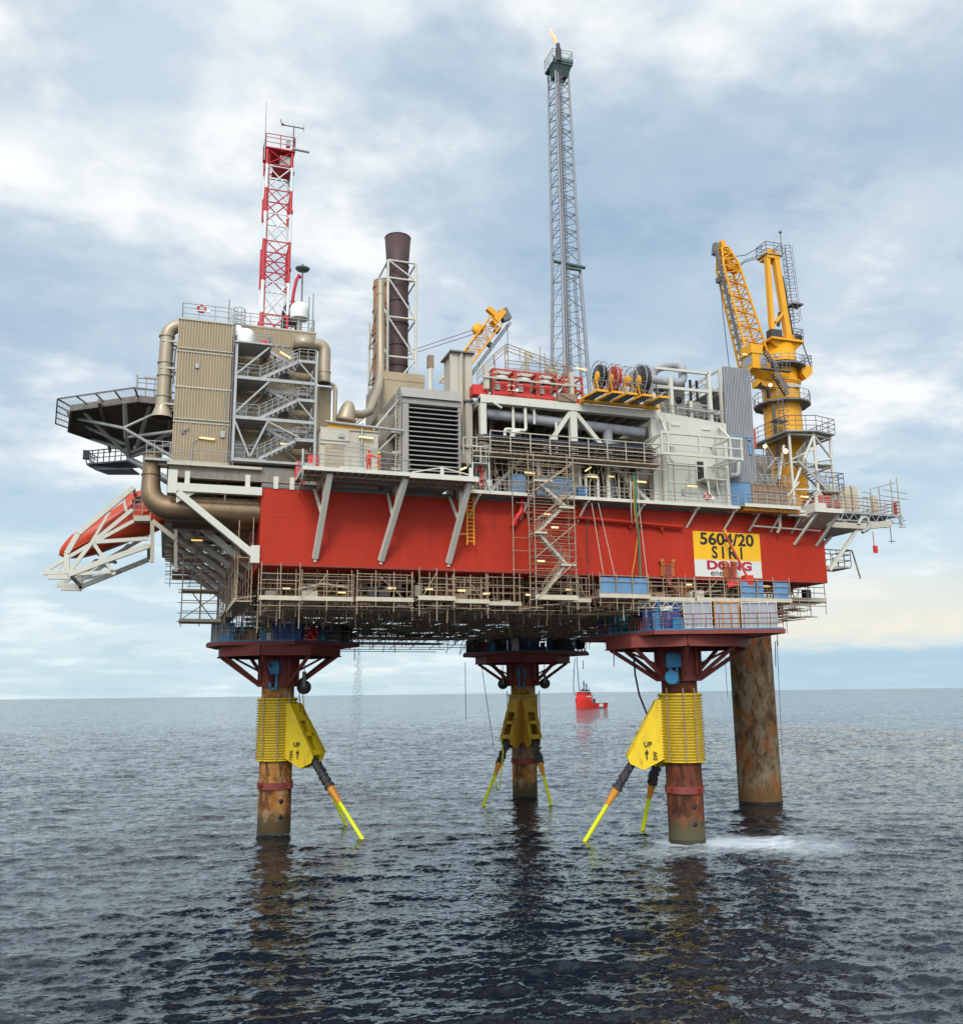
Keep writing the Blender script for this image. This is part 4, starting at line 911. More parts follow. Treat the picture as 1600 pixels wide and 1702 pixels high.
mb = MB(); mb.box((-.25,3.05,46.5),(.4,3.1,47.0)); mb.build('cabinet', M['red'], ST)
mb = MB(); mb.rail([(-1.2,sy0,45.5),(.5,sy0,45.5)],1.0,.8,.03); mb.build('railing', M['grey'], ST)
for lab, px, py in (('upper', 545, 610), ):
    pass

# radomes and dish
def radome(label, c, r, legh, mat=None):
    c = Vector(c); t = thing('radome', label, 'radome', c, 'white satellite radomes on the roof')
    mb = MB(); mb.lathe(c, [(r*.93,legh),(r,legh+r*.45),(r*1.02,legh+r*.9)]+[(r*1.02*math.cos(a),legh+r*.9+r*1.02*math.sin(a)) for a in [PI/2*k/7 for k in range(1,8)]], 24); mb.build('dome', M['radome'], t)
    mb = MB(); mb.lathe(c, [(0,legh-.14),(r*.93,legh-.05),(r*.96,legh),(0,legh+.02)], 24); mb.build('base_tray', M['grey'], t)
    mb = MB(); mb.tube(c, c+V(0,0,legh), .22, 10); mb.build('pedestal', M['grey'], t); return t
radome('smaller white radome on top of the stair tower', (-1.72,1.4,45.5), .80, .15)
radome('larger white radome raised on a pedestal on the right side of the roof', (3.55,6,48.65), .92, 2.0)
t = thing('satellite_dish', 'small round white dish facing left behind the smaller radome', 'dish', (-2.55,2.4,46.4))
c = V(-2.55,2.4,47.3); mb = MB(); ax = V(-.35,-.9,.3).normalized(); mb.lathe(c, [(0,-.16),(.35,-.1),(.62,.04),(.62,.07),(.33,-.06),(0,-.12)], 18, ax); mb.build('reflector', M['radome'], t)
mb = MB(); mb.tube((-2.4,2.5,46.2),(-2.5,2.45,47.3),.06,6); mb.build('post', M['grey'], t)

# red and white lattice mast
MT = thing('radio_mast', 'red and white banded lattice radio mast on the accommodation roof', 'mast', (1.25,8,48.6))
mx, my, z0, z1, hw0, hw1 = 1.25, 8.0, 48.6, 68.9, 1.25, 1.22
bands = [(48.6,51.2,'mred'),(51.2,54.6,'mwhite'),(54.6,59.0,'mred'),(59.0,62.0,'mwhite'),(62.0,64.6,'mred'),(64.6,67.2,'mwhite'),(67.2,69.0,'mred')]
for a, b, m in bands:
    mb = MB(); cs = [(mx+sx*hw0, my+sy*hw0) for sx, sy in ((-1,-1),(1,-1),(1,1),(-1,1))]
    for x, y in cs: mb.tube((x,y,a),(x,y,b),.17 if x < mx else .14,8)
    n = 1 if b-a < 3.4 else 2
    for k in range(n):
        p, q = a+(b-a)*k/n, a+(b-a)*(k+1)/n
        for i in range(4):
            (xa,ya),(xb,yb) = cs[i], cs[(i+1)%4]; mb.tube((xa,ya,q-.1),(xb,yb,q-.1),.065,5)
            mb.tube((xa,ya,p),(xb,yb,q),.065,5)
            if i % 2 == 0: mb.tube((xb,yb,p),(xa,ya,q),.065,5)
    mb.build('mast_section', M[m], MT)
mb = MB(); mb.ladder((mx-1.0,my-1.1,49),(mx-1.0,my-1.1,68.5),(0,.2,0)); mb.build('ladder', M['mred'], MT)
mb = MB(); mb.box((mx-1.5,my-1.5,68.95),(mx+1.5,my+1.5,69.08)); mb.box((mx-.6,my-1.25,67.3),(mx+1.2,my+1.2,67.4)); mb.rail([(mx-1.45,my-1.45,69.05),(mx+1.45,my-1.45,69.05),(mx+1.45,my+1.45,69.05),(mx-1.45,my+1.45,69.05)],1.5,1.4,.045,closed=True); mb.build('top_platform', M['mred'], MT)
mb = MB(); mb.box((mx+.05,my-1.0,67.5),(mx+1.1,my,68.6)); mb.box((mx+.6,my-1.3,69.6),(mx+1.0,my-.9,70.2)); mb.build('equipment_box', M['grey'], MT)
mb = MB(); mb.tube((mx+1.3,my-1.3,69),(mx+1.3,my-1.3,72.0),.06,6); mb.tube((mx+.1,my-1.3,71.9),(mx+2.3,my-1.3,71.9),.06,6); mb.sphere((mx+.15,my-1.3,71.95),.16,8,6); mb.tube((mx+.1,my-1.3,71.9),(mx-.1,my-1.3,72.5),.05,5); mb.tube((mx+2.3,my-1.3,71.6),(mx+2.3,my-1.3,72.2),.04,5); mb.build('wind_gauge', M['dgrey'], MT)
mb = MB(); mb.tube((mx+1.2,my-1.5,69.25),(mx+2.9,my-1.5,69.2),.14,8); mb.tube((mx-1.55,my-1.5,67.5),(mx-1.55,my-1.5,72.5),.05,6); mb.tube((mx-1.55,my-1.5,72.5),(mx-1.55,my-1.5,74.0),.03,4); mb.build('antenna', M['grey'], MT)
mb = MB()
for z, sx in ((66.5,-1),(66.5,1),(62.2,1),(60.8,-1),(55.9,1),(54.8,-1)): mb.box((mx+sx*1.35-.12,my-1.35,z),(mx+sx*1.35+.12,my-1.1,z+.3))
mb.build('warning_lamp', M['dark'], MT)
mb = MB(); mb.box((mx-1.6,my-1.6,48.5),(mx+2.2,my+1.6,48.95)); mb.build('base_frame', M['beige'], MT)
# beacon mast
BM = thing('beacon_mast', 'short dark mast with a red folded arm and a green topped beacon', 'mast', (3.6,8,48.6))
mb = MB(); mb.tube((4.0,8,48.6),(4.0,8,56.9),.08,6); mb.lattice((3.0,8.3,48.6),(3.0,8.3,53.2),(1.0,1.0),(1.0,1.0),4,.06,.045); mb.build('pole', M['dgrey'], BM)
mb = MB(); mb.lathe((4.0,8,56.7), [(.05,0),(.62,.1),(.75,.28),(.45,.42),(.15,.5),(.1,.75),(0,.76)], 14); mb.build('beacon', M['fgreen'], BM)
mb = MB(); mb.path([(2.9,7.6,51.4),(3.1,7.5,53.9),(3.35,7.5,55.4),(3.6,7.5,56.0),(3.8,7.6,55.7)],.16,8); mb.build('folded_arm', M['mred'], BM)
mb = MB(); mb.box((2.2,7.2,51.0),(4.0,9,51.1)); mb.rail([(2.2,7.2,51.1),(4.0,7.2,51.1),(4.0,9,51.1),(2.2,9,51.1)],1.2,.7,.05,closed=True); mb.box((2.6,7.3,51.1),(3.3,8,52.6)); mb.box((2.0,7.3,50.2),(2.5,7.9,51.0)); mb.build('basket', M['dark'], BM)
for lab, x, h in (('taller whip antenna at the right edge of the accommodation roof', 4.75, 4.4), ('shorter whip antenna beside the taller one at the right edge of the roof', 4.35, 4.0), ('small whip antenna left of the radio mast on the roof edge', -3.3, 1.5)):
    y = 5.0 if x > 0 else 1.9; z = 48.65 if x > 0 else 49.15
    if x < 0: z = 47.6; h = 2.4
    t = thing('whip_antenna', lab, 'antenna', (x,y,z), 'whip antennas on the roof'); mb = MB(); mb.tube((x,y,z),(x,y,z+h),.045,5); mb.build('whip', M['dgrey'], t)
    mb = MB(); mb.tube((x,y,z+h*.05),(x,y,z+h*.3),.09,6); mb.build('base', M['grey'], t)
# caged roof ladder
t = thing('caged_ladder', 'grey hooped ladder cage at the roof edge left of the radio mast', 'ladder', (-2.3,3.6,47.6))
mb = MB(); mb.ladder((-2.3,3.9,46),(-2.3,3.9,50.0),(.25,0,0)); mb.build('ladder', M['grey'], t)
mb = MB()
for z in (47.7,48.4,49.1,49.8): mb.torus((-2.3,3.4,z),.55,.035,(0,0,1),14,4)
for k in range(6): a = PI+PI*k/5; mb.tube((-2.3+.55*math.cos(a),3.4+.55*math.sin(a),47.4),(-2.3+.55*math.cos(a),3.4+.55*math.sin(a),49.8),.03,4)
mb.build('cage', M['grey'], t)

# ------------------------------------------------------------------ helideck
HD = thing('helideck', 'grey octagonal helideck seen from below with a net rim, far left', 'helideck', (-8,31,36))
hc = V(-8.2,30.8,0); hz = 45.6; hr = 11.6
oct8 = [hc + V(math.cos(a)*hr, math.sin(a)*hr, hz) for a in [PI/8+.12+k*PI/4 for k in range(8)]]
mb = MB(); mb.prism([(p.x,p.y) for p in oct8], hz-.02, hz+.14); mb.build('deck', M['inner'], HD)
mb = MB()
for k in range(8): mb.beam(oct8[k]+V(0,0,-.3), oct8[(k+1)%8]+V(0,0,-.3), .25, .62)
for y in np.arange(-10.2, 10.3, 1.02):
    w_ = min(hr*.96, (hr*1.28-abs(y))) if abs(y) > hr*.38 else hr*.93
    w_ = min(w_, hr*.93); mb.box((hc.x-w_,hc.y+y-.06,hz-.34),(hc.x+w_,hc.y+y+.06,hz-.02))
for x in (-7, 0, 7): mb.box((hc.x+x-.15,hc.y-hr*.9,hz-.85),(hc.x+x+.15,hc.y+hr*.9,hz-.35))
mb.build('deck_beam', M['inner'], HD)
out = [hc + (p-hc-V(0,0,hz))*1.135 + V(0,0,hz+.45) for p in oct8]; mb = MB()
for k in range(8):
    p, q, po, qo = oct8[k]+V(0,0,-.1), oct8[(k+1)%8]+V(0,0,-.1), out[k], out[(k+1)%8]
    mb.beam(po, qo, .14); mb.beam(p+V(0,0,.1), q+V(0,0,.1), .12)
    for i in range(5): mb.beam(p.lerp(q, i/4), po.lerp(qo, i/4), .13)
mb.build('net_frame', M['dgrey'], HD)
mb = MB()
for k in range(8):
    p, q, po, qo = oct8[k], oct8[(k+1)%8], out[k], out[(k+1)%8]
    for i in range(1, 22): mb.tube(p.lerp(q,i/22), po.lerp(qo,i/22), .012, 3, cap=False)
    for j in range(1, 5): mb.tube(p.lerp(po,j/5), q.lerp(qo,j/5), .012, 3, cap=False)
mb.build('safety_net', M['net'], HD)
hub = V(-12.2,28,41.0); mb = MB()
for (ax_, ay_) in ((-8.8,-5.5),(-9,0),(-8.8,5.5),(-2,-10),(-1,9.5),(4,-9),(6,-4)):
    mb.tube(hub+V(random.uniform(-.6,.6),0,random.uniform(-.3,1.5)), hc+V(ax_,ay_,hz-.6), .21, 8)
mb.tube(V(-12.7,21,42.4), hc+V(-9.6,-3,hz-.6), .18, 8); mb.tube(V(-12.7,21,42.4), V(-8,20.4,hz-.5), .16, 8); mb.tube(V(-12.7,21,42.4), V(-7.4,21,39.5), .2, 8)
mb.tube(hub+V(-.3,-4,1.2), V(-12.7,20.6,hz-.4), .26, 10); mb.tube(hub+V(-.3,-4,1.2), V(-7.5,20,42.2), .2, 8); mb.tube(hub+V(-.3,-4,1.2), hub, .2, 8)
for x in (-3.2,-1.6,.6): mb.tube((x,24,36),(x,24,hz-.4),.16,8)
mb.tube(hub+V(0,0,-.2), V(-7.3,21.5,37.0), .3, 8); mb.tube(hub+V(0,0,-.2), V(-6,32,38), .3, 8); mb.tube(hub, V(-7.5,22,41.5), .2, 8)
mb.build('support_strut', M['grey'], HD)
mb = MB(); c0, c1 = at(143,757,Y=36), at(212,772,Y=30)
mb.slab([V(-17.4,36,41.9),V(-12.4,30,41.2),V(-11.4,33,41.2),V(-16.4,39,41.9)], V(0,0,-.2)); mb.slab([V(-16.4,35.2,41.1),V(-12.0,30.2,40.3),V(-11.2,33,40.3),V(-15,37.5,41.1)], V(0,0,-.15))
mb.beam((-16,35.5,41.9),(-15.6,35.3,41.0),.15); mb.beam((-17,36.5,41.6),(-12.2,31,40.2),.2); mb.build('access_platform', M['dgrey'], HD)
mb = MB(); mb.rail([(-12.6,30.2,41.2),(-17.4,36,41.9),(-16.4,39,41.9)],1.5,1.1,.06); mb.box((-17.8,35.6,42.4),(-17.1,36.4,43.4)); mb.build('platform_railing', M['dgrey'], HD)
ra = at(222,660,Y=19.5); mb = MB()
mb.rail([(-11.5,19.7,45.7),(-7.2,19.7,45.7),(-7.2,22,45.7)],2.0,.9,.06); mb.box((-10.9,19.6,47.75),(-8.2,20.0,48.0)); mb.tube((-11.6,19.7,45.7),(-11.6,19.7,48.5),.08,5); mb.box((-11.7,19.6,47.9),(-11.5,19.8,48.4)); mb.build('stair_railing', M['grey'], HD)
mb = MB(); mb.box((-5.5,20.5,44.2),(-4.2,21.5,46.6)); mb.box((-6.6,19.9,43.0),(-3.8,21.4,43.6)); mb.tube((-5.8,20,41),(-5.8,20,46),.1,6); mb.tube((-4.5,20,38),(-6.5,20.2,43),.12,6); mb.build('fire_monitor', M['grey'], HD)

# ------------------------------------------------------------------ free-fall lifeboat on its launching frame
LBt = thing('lifeboat', 'enclosed orange lifeboat pointing nose down on a pale launching frame', 'lifeboat', A(165,880,11))
n0 = A(97,921,11); n1 = A(262,846,11); ax = (n1-n0); Ln = ax.length; ax.normalize(); sy = V(0,1,0); upv = ax.cross(sy).normalized()
if upv.z < 0: upv = -upv
prof = [(0,.02,.02,0),(.03,.45,.4,.0),(.09,.85,.75,.0),(.18,1.25,1.1,0),(.32,1.5,1.35,0),(.55,1.6,1.55,.05),(.72,1.6,1.7,.15),(.80,1.55,2.0,.3),(.92,1.5,2.0,.3),(1.0,1.3,1.6,.2)]
mb = MB(); vs = []; K = 20
for t_, w_, h_, o__ in prof:
    c = n0+ax*(t_*Ln)+upv*(o__-.1)
    for k in range(K):
        a = 2*PI*k/K; cy, sz = math.cos(a), math.sin(a); ex = .75
        vs.append(c + sy*(w_*math.copysign(abs(cy)**ex, cy)) + upv*(h_*1.05*math.copysign(abs(sz)**ex, sz)))
mb.add(vs, [(j*K+i,j*K+(i+1)%K,(j+1)*K+(i+1)%K,(j+1)*K+i) for j in range(len(prof)-1) for i in range(K)], True); mb.add(vs[-K:], [tuple(range(K))]); mb.add(vs[:K][::-1], [tuple(range(K))])
mb.build('boat_hull', M['orange'], LBt)
mb = MB()
for sg in (-1, 1): mb.path([n0+ax*(t_*Ln)+upv*(o__-.35)+sy*(sg*(w_*1.0+.03)) for t_, w_, h_, o__ in prof[2:]], .09, 6)
mb.build('rubbing_strake', M['orange'], LBt)
mb = MB()
for k in range(8): t_ = .12+k*.085; mb.obox(n0+ax*(t_*Ln)+upv*float(np.interp(t_, [q[0] for q in prof], [q[2]*.9+q[3]-.1 for q in prof])), (.18,.12,.16), 0)
mb.build('deck_fitting', M['dgrey'], LBt)
mb = MB()
for sg in (-1, 1): mb.obox(n0+ax*(.86*Ln)+upv*1.3+sy*(sg*1.4), (.9,.3,.4), 0, -.6)
mb.build('window', M['dark'], LBt)
LF = thing('launching_ramp', 'pale tubular launching frame holding the orange lifeboat, with two pointed feet', 'launching frame', A(180,900,8.5))
NY, FY = 8.3, 14.0
def chord(mb, pts, y, r):
    P = [A(u, v, y) for u, v in pts]
    for p, q in zip(P[:-1], P[1:]): mb.beam(p, q, r*2, r*2)
mb = MB()
for pts, r in (([(222,810),(130,887),(111,920),(111,953)],.22),([(220,847),(151,904),(114,952)],.17),([(222,866),(152,904)],.15),([(72,951),(107,930),(152,904)],.15),([(72,952),(114,952)],.2),([(80,959),(117,959),(114,952)],.2),([(155,902),(190,955)],.15),([(160,901),(247,895)],.17),([(114,955),(180,930),(247,907)],.24),([(182,851),(152,902)],.12),([(205,828),(210,850)],.12),([(190,950),(114,955)],.15),([(90,953),(107,934)],.1),([(100,954),(111,940)],.1)): chord(mb, pts, NY, r)
mb.build('side_truss', M['white'], LF)
mb = MB()
for pts, r in (([(95,971),(134,954),(247,890)],.15),([(95,972),(135,975)],.2),([(102,978),(136,979),(135,972)],.2),([(135,975),(247,930)],.22),([(130,968),(185,932),(215,905)],.16),([(135,962),(190,955)],.12),([(105,972),(118,962)],.1),([(135,975),(136,958),(150,950)],.14),([(125,965),(160,930),(190,950)],.12)): chord(mb, pts, FY, r)
mb.build('side_truss', M['white'], LF)
mb = MB()
for (u,v),(u2,v2) in (((114,953),(133,973)),((190,953),(196,951)),((180,930),(192,935)),((247,907),(247,928)),((152,904),(165,922)),((222,812),(228,838))): mb.beam(A(u,v,NY), A(u2,v2,FY), .26)
mb.build('cross_tie', M['white'], LF)
mb = MB(); mb.beam(A(222,862,NY), A(250,862,NY), .5, .5); mb.slab([A(222,862,NY),A(250,862,NY),A(262,880,FY),A(240,880,FY)], V(0,0,-.2)); mb.beam(A(253,866,NY), A(253,935,NY), .35); mb.beam(A(253,866,NY), A(292,896,NY), .4); mb.beam(A(292,870,NY), A(292,950,NY), .3); mb.rail([A(222,858,NY),A(250,858,NY)],1.5,.7,.03); mb.build('boarding_platform', M['beige'], LF)

# ------------------------------------------------------------------ scaffold hanging at the left side of the hull
SL = thing('side_scaffold', 'thin scaffold tower hanging free below the left brace rows, against the sky', 'scaffold', (-4.5,22,23))
mb = MB(); X0, X1, Y0, Y1, Z0, Z1 = -5.9, -2.2, 20.5, 23, 22.0, 28.9
for x in (X0, X0+1.9, X1):
    for y in (Y0, Y1): mb.tube((x,y,Z0-.5+random.random()*.4),(x,y,Z1+random.random()*2),.055,5)
for z in np.arange(Z0, Z1, 1.1):
    for y in (Y0, Y1): mb.tube((X0-.4*(random.random()>.5),y,z),(X1+.6*random.random(),y,z),.045,4)
    if z > 25 : mb.tube((X0+.4,Y0,z+.4),(X0+1.9,Y0,z+.4),.04,4)
mb.tube((X0+1,Y0,25),(X1-.5,Y0,22.2),.06,4); mb.tube((X0,Y0,22.2),(X1,Y0,25),.045,4)
mb.build('scaffold_tubes', M['scafd'], SL)
mb = MB(); mb.box((X0-.1,Y0-.1,25.2),(X1,Y1+.1,25.4)); mb.box((X0-.2,Y0-.1,22.0),(X1+.3,Y1+.1,22.3)); mb.box((X0,Y0-.1,28.6),(X1,Y1+.1,28.75)); mb.build('boards', M['plank'], SL)
SL2 = thing('side_scaffold', 'dense brown scaffold filling the space under the left cantilever deck', 'scaffold', (-4,25,28))
mb = MB(); rnd = random.Random(5)
for y in np.arange(12, 45, 4.2):
    for x in (-7.2,-4.8,-2.4,-.5): mb.tube((x,y,26.0+rnd.random()*2 + max(0, -x-1)*.35),(x,y,31.6),.05,4)
    for z in (28.2, 29.3, 30.4): mb.tube((-7.8,y,z+rnd.random()*.5),(-.2,y,z+rnd.random()*.5),.045,4)
    mb.tube((-7.2,y,30.8),(-1,y+1,27.5),.045,4)
for x in (-7.2,-4.8,-2.4):
    for z in (28.4,29.4,30.6): mb.tube((x,8,z),(x,46,z),.045,4)
mb.build('scaffold_tubes', M['scafd'], SL2)
mb = MB()
for y in np.arange(33, 44, 6): mb.box((-7.4,y,28.5+rnd.random()),(-1.0,y+4.4,28.62+rnd.random())) if False else mb.box((-7.0,y,29.0),(-.6,y+4.2,29.1))
mb.build('boards', M['plank'], SL2)
mb = MB(); mb.box((-7.9,10,31.0),(-6.5,40,31.3)); mb.tube((-7.0,9,29.8),(-.5,9,29.8),.18,8); mb.build('service_pipe', M['beige'], SL2)
# ------------------------------------------------------------------ main deck
DZ = 32.6
mb = MB(); mb.box((.02,.1,HT+.2),(HX-.02,HY-.1,DZ-.02)); md = mb.build('main_deck', M['inner']); tag(md, 'dark main deck plate on top of the red hull', 'deck')
# ------------------------------------------------------------------ front balcony on raking struts
BC = thing('balcony', 'pale projecting balcony on three raking struts over the red hull, where two people stand', 'balcony', (11,-2.5,DZ))
bz = 33.12
mb = MB(); mb.box((3.0,-4.5,bz-.10),(12.1,.2,bz)); mb.box((12.1,-4.5,bz-.12),(18.2,.2,bz-.02)); mb.build('floor', M['grey'], BC)
mb = MB(); mb.box((2.9,-4.65,bz-.22),(12.1,-4.5,bz+.12)); mb.box((12.1,-4.75,bz-.36),(18.3,-4.5,bz+.10)); mb.box((18.2,-4.7,bz-.3),(18.4,0,bz+.1)); mb.box((2.9,-4.5,bz-.2),(3.0,0,bz+.1)); mb.build('edge_beam', M['white'], BC)
mb = MB()
for x in np.arange(3.4, 18.2, .62): mb.box((x-.04,-4.5,bz-.30),(x+.04,0,bz-.12))
for y in (-3.2, -1.7): mb.box((3.0,y-.08,bz-.40),(18.2,y+.08,bz-.13))
for x in (4.9, 11.8, 17.8): mb.slab([V(x-.12,-4.5,bz-.2),V(x-.12,0,bz-1.0),V(x-.12,0,bz-.2)], V(.24,0,0))
mb.build('floor_joist', M['beige'], BC)
for x, xb in ((5.25,4.75),(11.85,10.6),(17.7,16.9)):
    mb = MB(); mb.beam((x,-4.1,bz-.3),(xb,-.12,26.1),.46,.42); mb.beam((xb,-.14,26.2),(xb,-.1,25.75),.22,.14)
    mb.beam((x-.05,-1.6,bz-.4),(lerp(x,xb,.42),-2.35,29.9),.30,.26) ; mb.beam((x-.7,-.2,bz-.9),(lerp(x,xb,.45)-.15,-2.2,29.8),.22,.2); mb.build('raking_strut', M['white'], BC)
mb = MB(); mb.rail([(3.0,-.2,bz),(3.0,-4.55,bz),(12.1,-4.55,bz),(12.1,-3.6,bz)],1.2,1.3,.03,(.33,.66)); mb.build('railing', M['grey'], BC)
mb = MB(); mb.path([(2.9,-4.4,bz+1.6),(2.95,-4.4,bz-.4),(3.0,-3.6,bz-.9),(3.1,-.3,bz-1.1)],.09,6); mb.beam((12.3,-4.6,bz+.15),(15.0,-4.6,bz+.75),.1); mb.beam((17.8,-4.6,bz+.2),(15.0,-4.6,bz+.75),.1); mb.box((14.85,-4.7,bz),(15.15,-4.5,bz+.8)); mb.box((17.5,-4.7,bz),(17.85,-4.5,bz+.9)); mb.build('edge_brace', M['white'], BC)

# ------------------------------------------------------------------ people on the balcony
def person(label, c, h, suit, facing, arm_out, helmet):
    """one continuous skinned body; facing = angle of the front"""
    c = Vector(c); t = thing('person', label, 'person', c, 'people standing on the balcony'); F = V(math.cos(facing), math.sin(facing), 0); S = V(-F.y, F.x, 0); k = h/1.78
    P = []; E = []; Rr = []
    def add(f, s, z, r, par=None):
        P.append(c + (F*f + S*s + V(0,0,z))*k); Rr.append(r*k)
        if par is not None: E.append((par, len(P)-1))
        return len(P)-1
    pel = add(0,0,.95,.16); ab = add(.01,0,1.12,.15,pel); ch = add(.0,0,1.33,.18,ab); nk = add(0,0,1.50,.075,ch); hd0 = add(.02,0,1.60,.085,nk); hd = add(.03,0,1.70,.095,hd0)
    for s_ in (-1, 1):
        hp = add(0,.10*s_,.88,.12,pel); kn = add(.02,.12*s_,.50,.085,hp); an = add(-.02,.13*s_,.10,.065,kn); add(.16,.15*s_,.05,.055,an)
        sh = add(0,.20*s_,1.42,.085,ch)
        if arm_out == s_: el = add(.10,.42*s_,1.33,.06,sh); ha = add(.24,.60*s_,1.28,.045,el); add(.28,.66*s_,1.27,.04,ha)
        else: el = add(.02,.29*s_,1.14,.06,sh); ha = add(.16,.30*s_,.95,.045,el); add(.2,.29*s_,.88,.04,ha)
    me = bpy.data.meshes.new('body'); o_ = c; me.from_pydata([tuple(p-o_) for p in P], E, []); ob = bpy.data.objects.new('body', me); COL.objects.link(ob)
    mod = ob.modifiers.new('skin', 'SKIN'); sv = me.skin_vertices[0].data
    for i, r in enumerate(Rr): sv[i].radius = (r, r)
    sv[0].use_root = True; ss = ob.modifiers.new('sub', 'SUBSURF'); ss.levels = ss.render_levels = 1
    dg = bpy.context.evaluated_depsgraph_get(); m2 = bpy.data.meshes.new_from_object(ob.evaluated_get(dg)); bpy.data.objects.remove(ob)
    m2.materials.clear(); m2.materials.append(suit); m2.materials.append(M['skin']); m2.materials.append(M['dark'])
    for p in m2.polygons:
        p.use_smooth = True; z = p.center.z/k; hdist = (p.center - F*.0).length
        if z > 1.53: p.material_index = 1
        elif z < .09: p.material_index = 2
        elif any((p.center - (P[i]-o_)).length < .075*k for i in (len(P)-1, 11 if False else len(P)-1)): p.material_index = 1
    b = bpy.data.objects.new('body', m2); COL.objects.link(b); b.parent = t
    mb = MB(); hc_ = c + (F*.03+V(0,0,1.72))*k; mb.lathe(hc_, [(.145*k,0),(.14*k,.03)]+[(.128*k*math.cos(a),(.03+.125*math.sin(a))*k) for a in [PI/2*i/5 for i in range(6)]], 16); mb.obox(hc_+F*.14*k+V(0,0,.012), (.1*k,.18*k,.02*k), facing); mb.build('helmet', helmet, t)
    mb = MB(); mb.sphere(c+(F*.125+V(0,0,1.665))*k, .022*k, 6, 4)
    for s_ in (-1, 1): mb.sphere(c+(F*.105+S*.04*s_+V(0,0,1.69))*k, .014*k, 6, 4)
    mb.build('face', M['skin'], t); return t
pp = A(613,782,-4.25); person('person in a red coverall seen from behind at the balcony rail, one arm reaching right', (pp.x,-4.25,bz), 1.85, M['suit'], R_(60), -1, M['red'])
pp = A(630,784,-4.2); person('person in an orange coverall and yellow helmet beside the louvre house, facing left', (pp.x,-4.2,bz), 1.78, M['suit2'], R_(185), 0, M['helm'])

# ------------------------------------------------------------------ cabin
CB = thing('cabin', 'small beige corrugated cabin with a door on the balcony, under the mushroom vent', 'cabin', (7.7,1.5,bz))
mb = MB(); mb.box((5.0,.12,DZ),(10.3,4,38.0)); mb.build('wall_core', M['beige'], CB)
mb = MB(); mb.corrug((5.0,.1),(10.3,.1),33.2,37.6,.16,.035); mb.corrug((5.0,4),(5.0,.1),33.2,37.6,.16,.035,(-1,0,0)); mb.build('corrugated_wall', M['beige'], CB)
mb = MB(); mb.box((5.0,-.02,36.9),(7.6,.1,38.0)); mb.box((4.95,-.05,36.55),(7.25,.1,36.7)); mb.box((4.95,-.03,37.95),(10.35,4.1,38.08)); mb.build('trim', M['beige'], CB)
mb = MB(); mb.box((5.45,-.03,33.3),(7.05,.07,36.5)); dr = mb.build('door', M['tanp'], CB)
mb = MB()
for i in range(9): mb.box((5.5,-.06,33.4+i*.34),(7.0,-.03,33.44+i*.34))
build_sub(mb, 'door_rib', M['tan'], dr)
mb = MB(); mb.tube((8.75,-.1,33.1),(8.75,-.1,38.7),.10,6); mb.tube((5.4,-.2,38.55),(12.6,-.2,38.25),.13,6); mb.tube((6.0,-.25,36.4),(12,-.25,36.0),.04,4); mb.tube((7.4,-.25,36.9),(13,-.25,35.6),.04,4); mb.box((6.6,-.2,37.2),(7.1,.05,37.6)); mb.build('pipework', M['grey'], CB)
mb = MB(); mb.box((5.6,.0,38.1),(9.8,.4,38.45)); mb.build('roof_beam', M['yellow'], CB)
MV = thing('mushroom_vent', 'tan mushroom shaped vent cowl on the cabin roof', 'vent', (6.9,1.6,38.1))
mb = MB(); mb.lathe((7.75,1.6,38.1), [(.42,0),(.42,1.2),(.5,1.2),(.5,1.4),(.48,1.4)], 16); mb.build('stem', M['tanp'], MV)
mb = MB(); mb.lathe((7.55,1.6,39.45), [(0,0),(.52,0),(.9,-.25),(.98,-.12),(.86,.25),(.72,.95),(.5,1.5),(.28,1.75),(.0,1.82)], 20, (.16,-.05,.98)); mb.build('cowl', M['tanp'], MV)
DP = thing('exhaust_duct', 'tan duct pipe bending from the mushroom vent up along the exhaust stacks', 'pipe', (10,2,39))
p3 = [A(u,v,y) for u,v,y in ((578,687,1.8),(602,689,2.4),(614,684,3.5),(620,668,5),(628,650,7.5),(632,630,9.5),(633,600,10.5),(634,540,10.8),(632,470,10.9))]
x9 = p3[-1].x; p3[-1].x = p3[-2].x = p3[-3].x = (p3[-1].x+p3[-3].x)/2
mb = MB(); mb.path(p3[:5], .40, 14); mb.path(p3[4:], .42, 14); mb.build('duct', M['tanp'], DP)
mb = MB(); mb.lathe(p3[-1], [(.42,0)]+[(.42*math.cos(a),.42*math.sin(a)) for a in [PI/2*i/5 for i in range(1,6)]], 14)
for z in np.arange(p3[6].z, p3[-1].z, 1.9): mb.lathe((p3[-1].x,p3[-1].y,z), [(.42,0),(.465,0),(.465,.08),(.42,.08)], 14)
mb.build('band', M['tanp'], DP)
# red cabinet and deck box
t = thing('fire_cabinet', 'bright red fire cabinet between the stair tower and the cabin', 'cabinet', (3.6,.6,33.2)); mb = MB(); mb.box((4.0,.4,34.2),(4.9,1.2,35.5)); mb.build('box', M['red'], t); mb = MB(); mb.box((2.9,.5,33.1),(3.5,1.1,34.9)); mb.tube((3.7,.8,32.6),(3.7,.8,34.2),.12,6); mb.build('hose_locker', M['red'], t)
t = thing('deck_box', 'low pale framed box on the balcony in front of the cabin door', 'box', (7,-2.6,bz)); mb = MB(); mb.box((6.4,-2.9,bz),(8.5,-2.1,bz+.55)); mb.build('box', M['dgrey'], t); mb = MB(); mb.box((6.3,-3.0,bz+.55),(8.6,-2.0,bz+.68)); mb.box((6.3,-3,bz),(6.45,-2,bz+.55)); mb.box((8.45,-3,bz),(8.6,-2,bz+.55)); mb.path([(6.3,-2.5,bz+.6),(5.6,-2.5,bz+.45),(5.1,-2.5,bz+.1)],.07,5); mb.build('frame', M['white'], t)

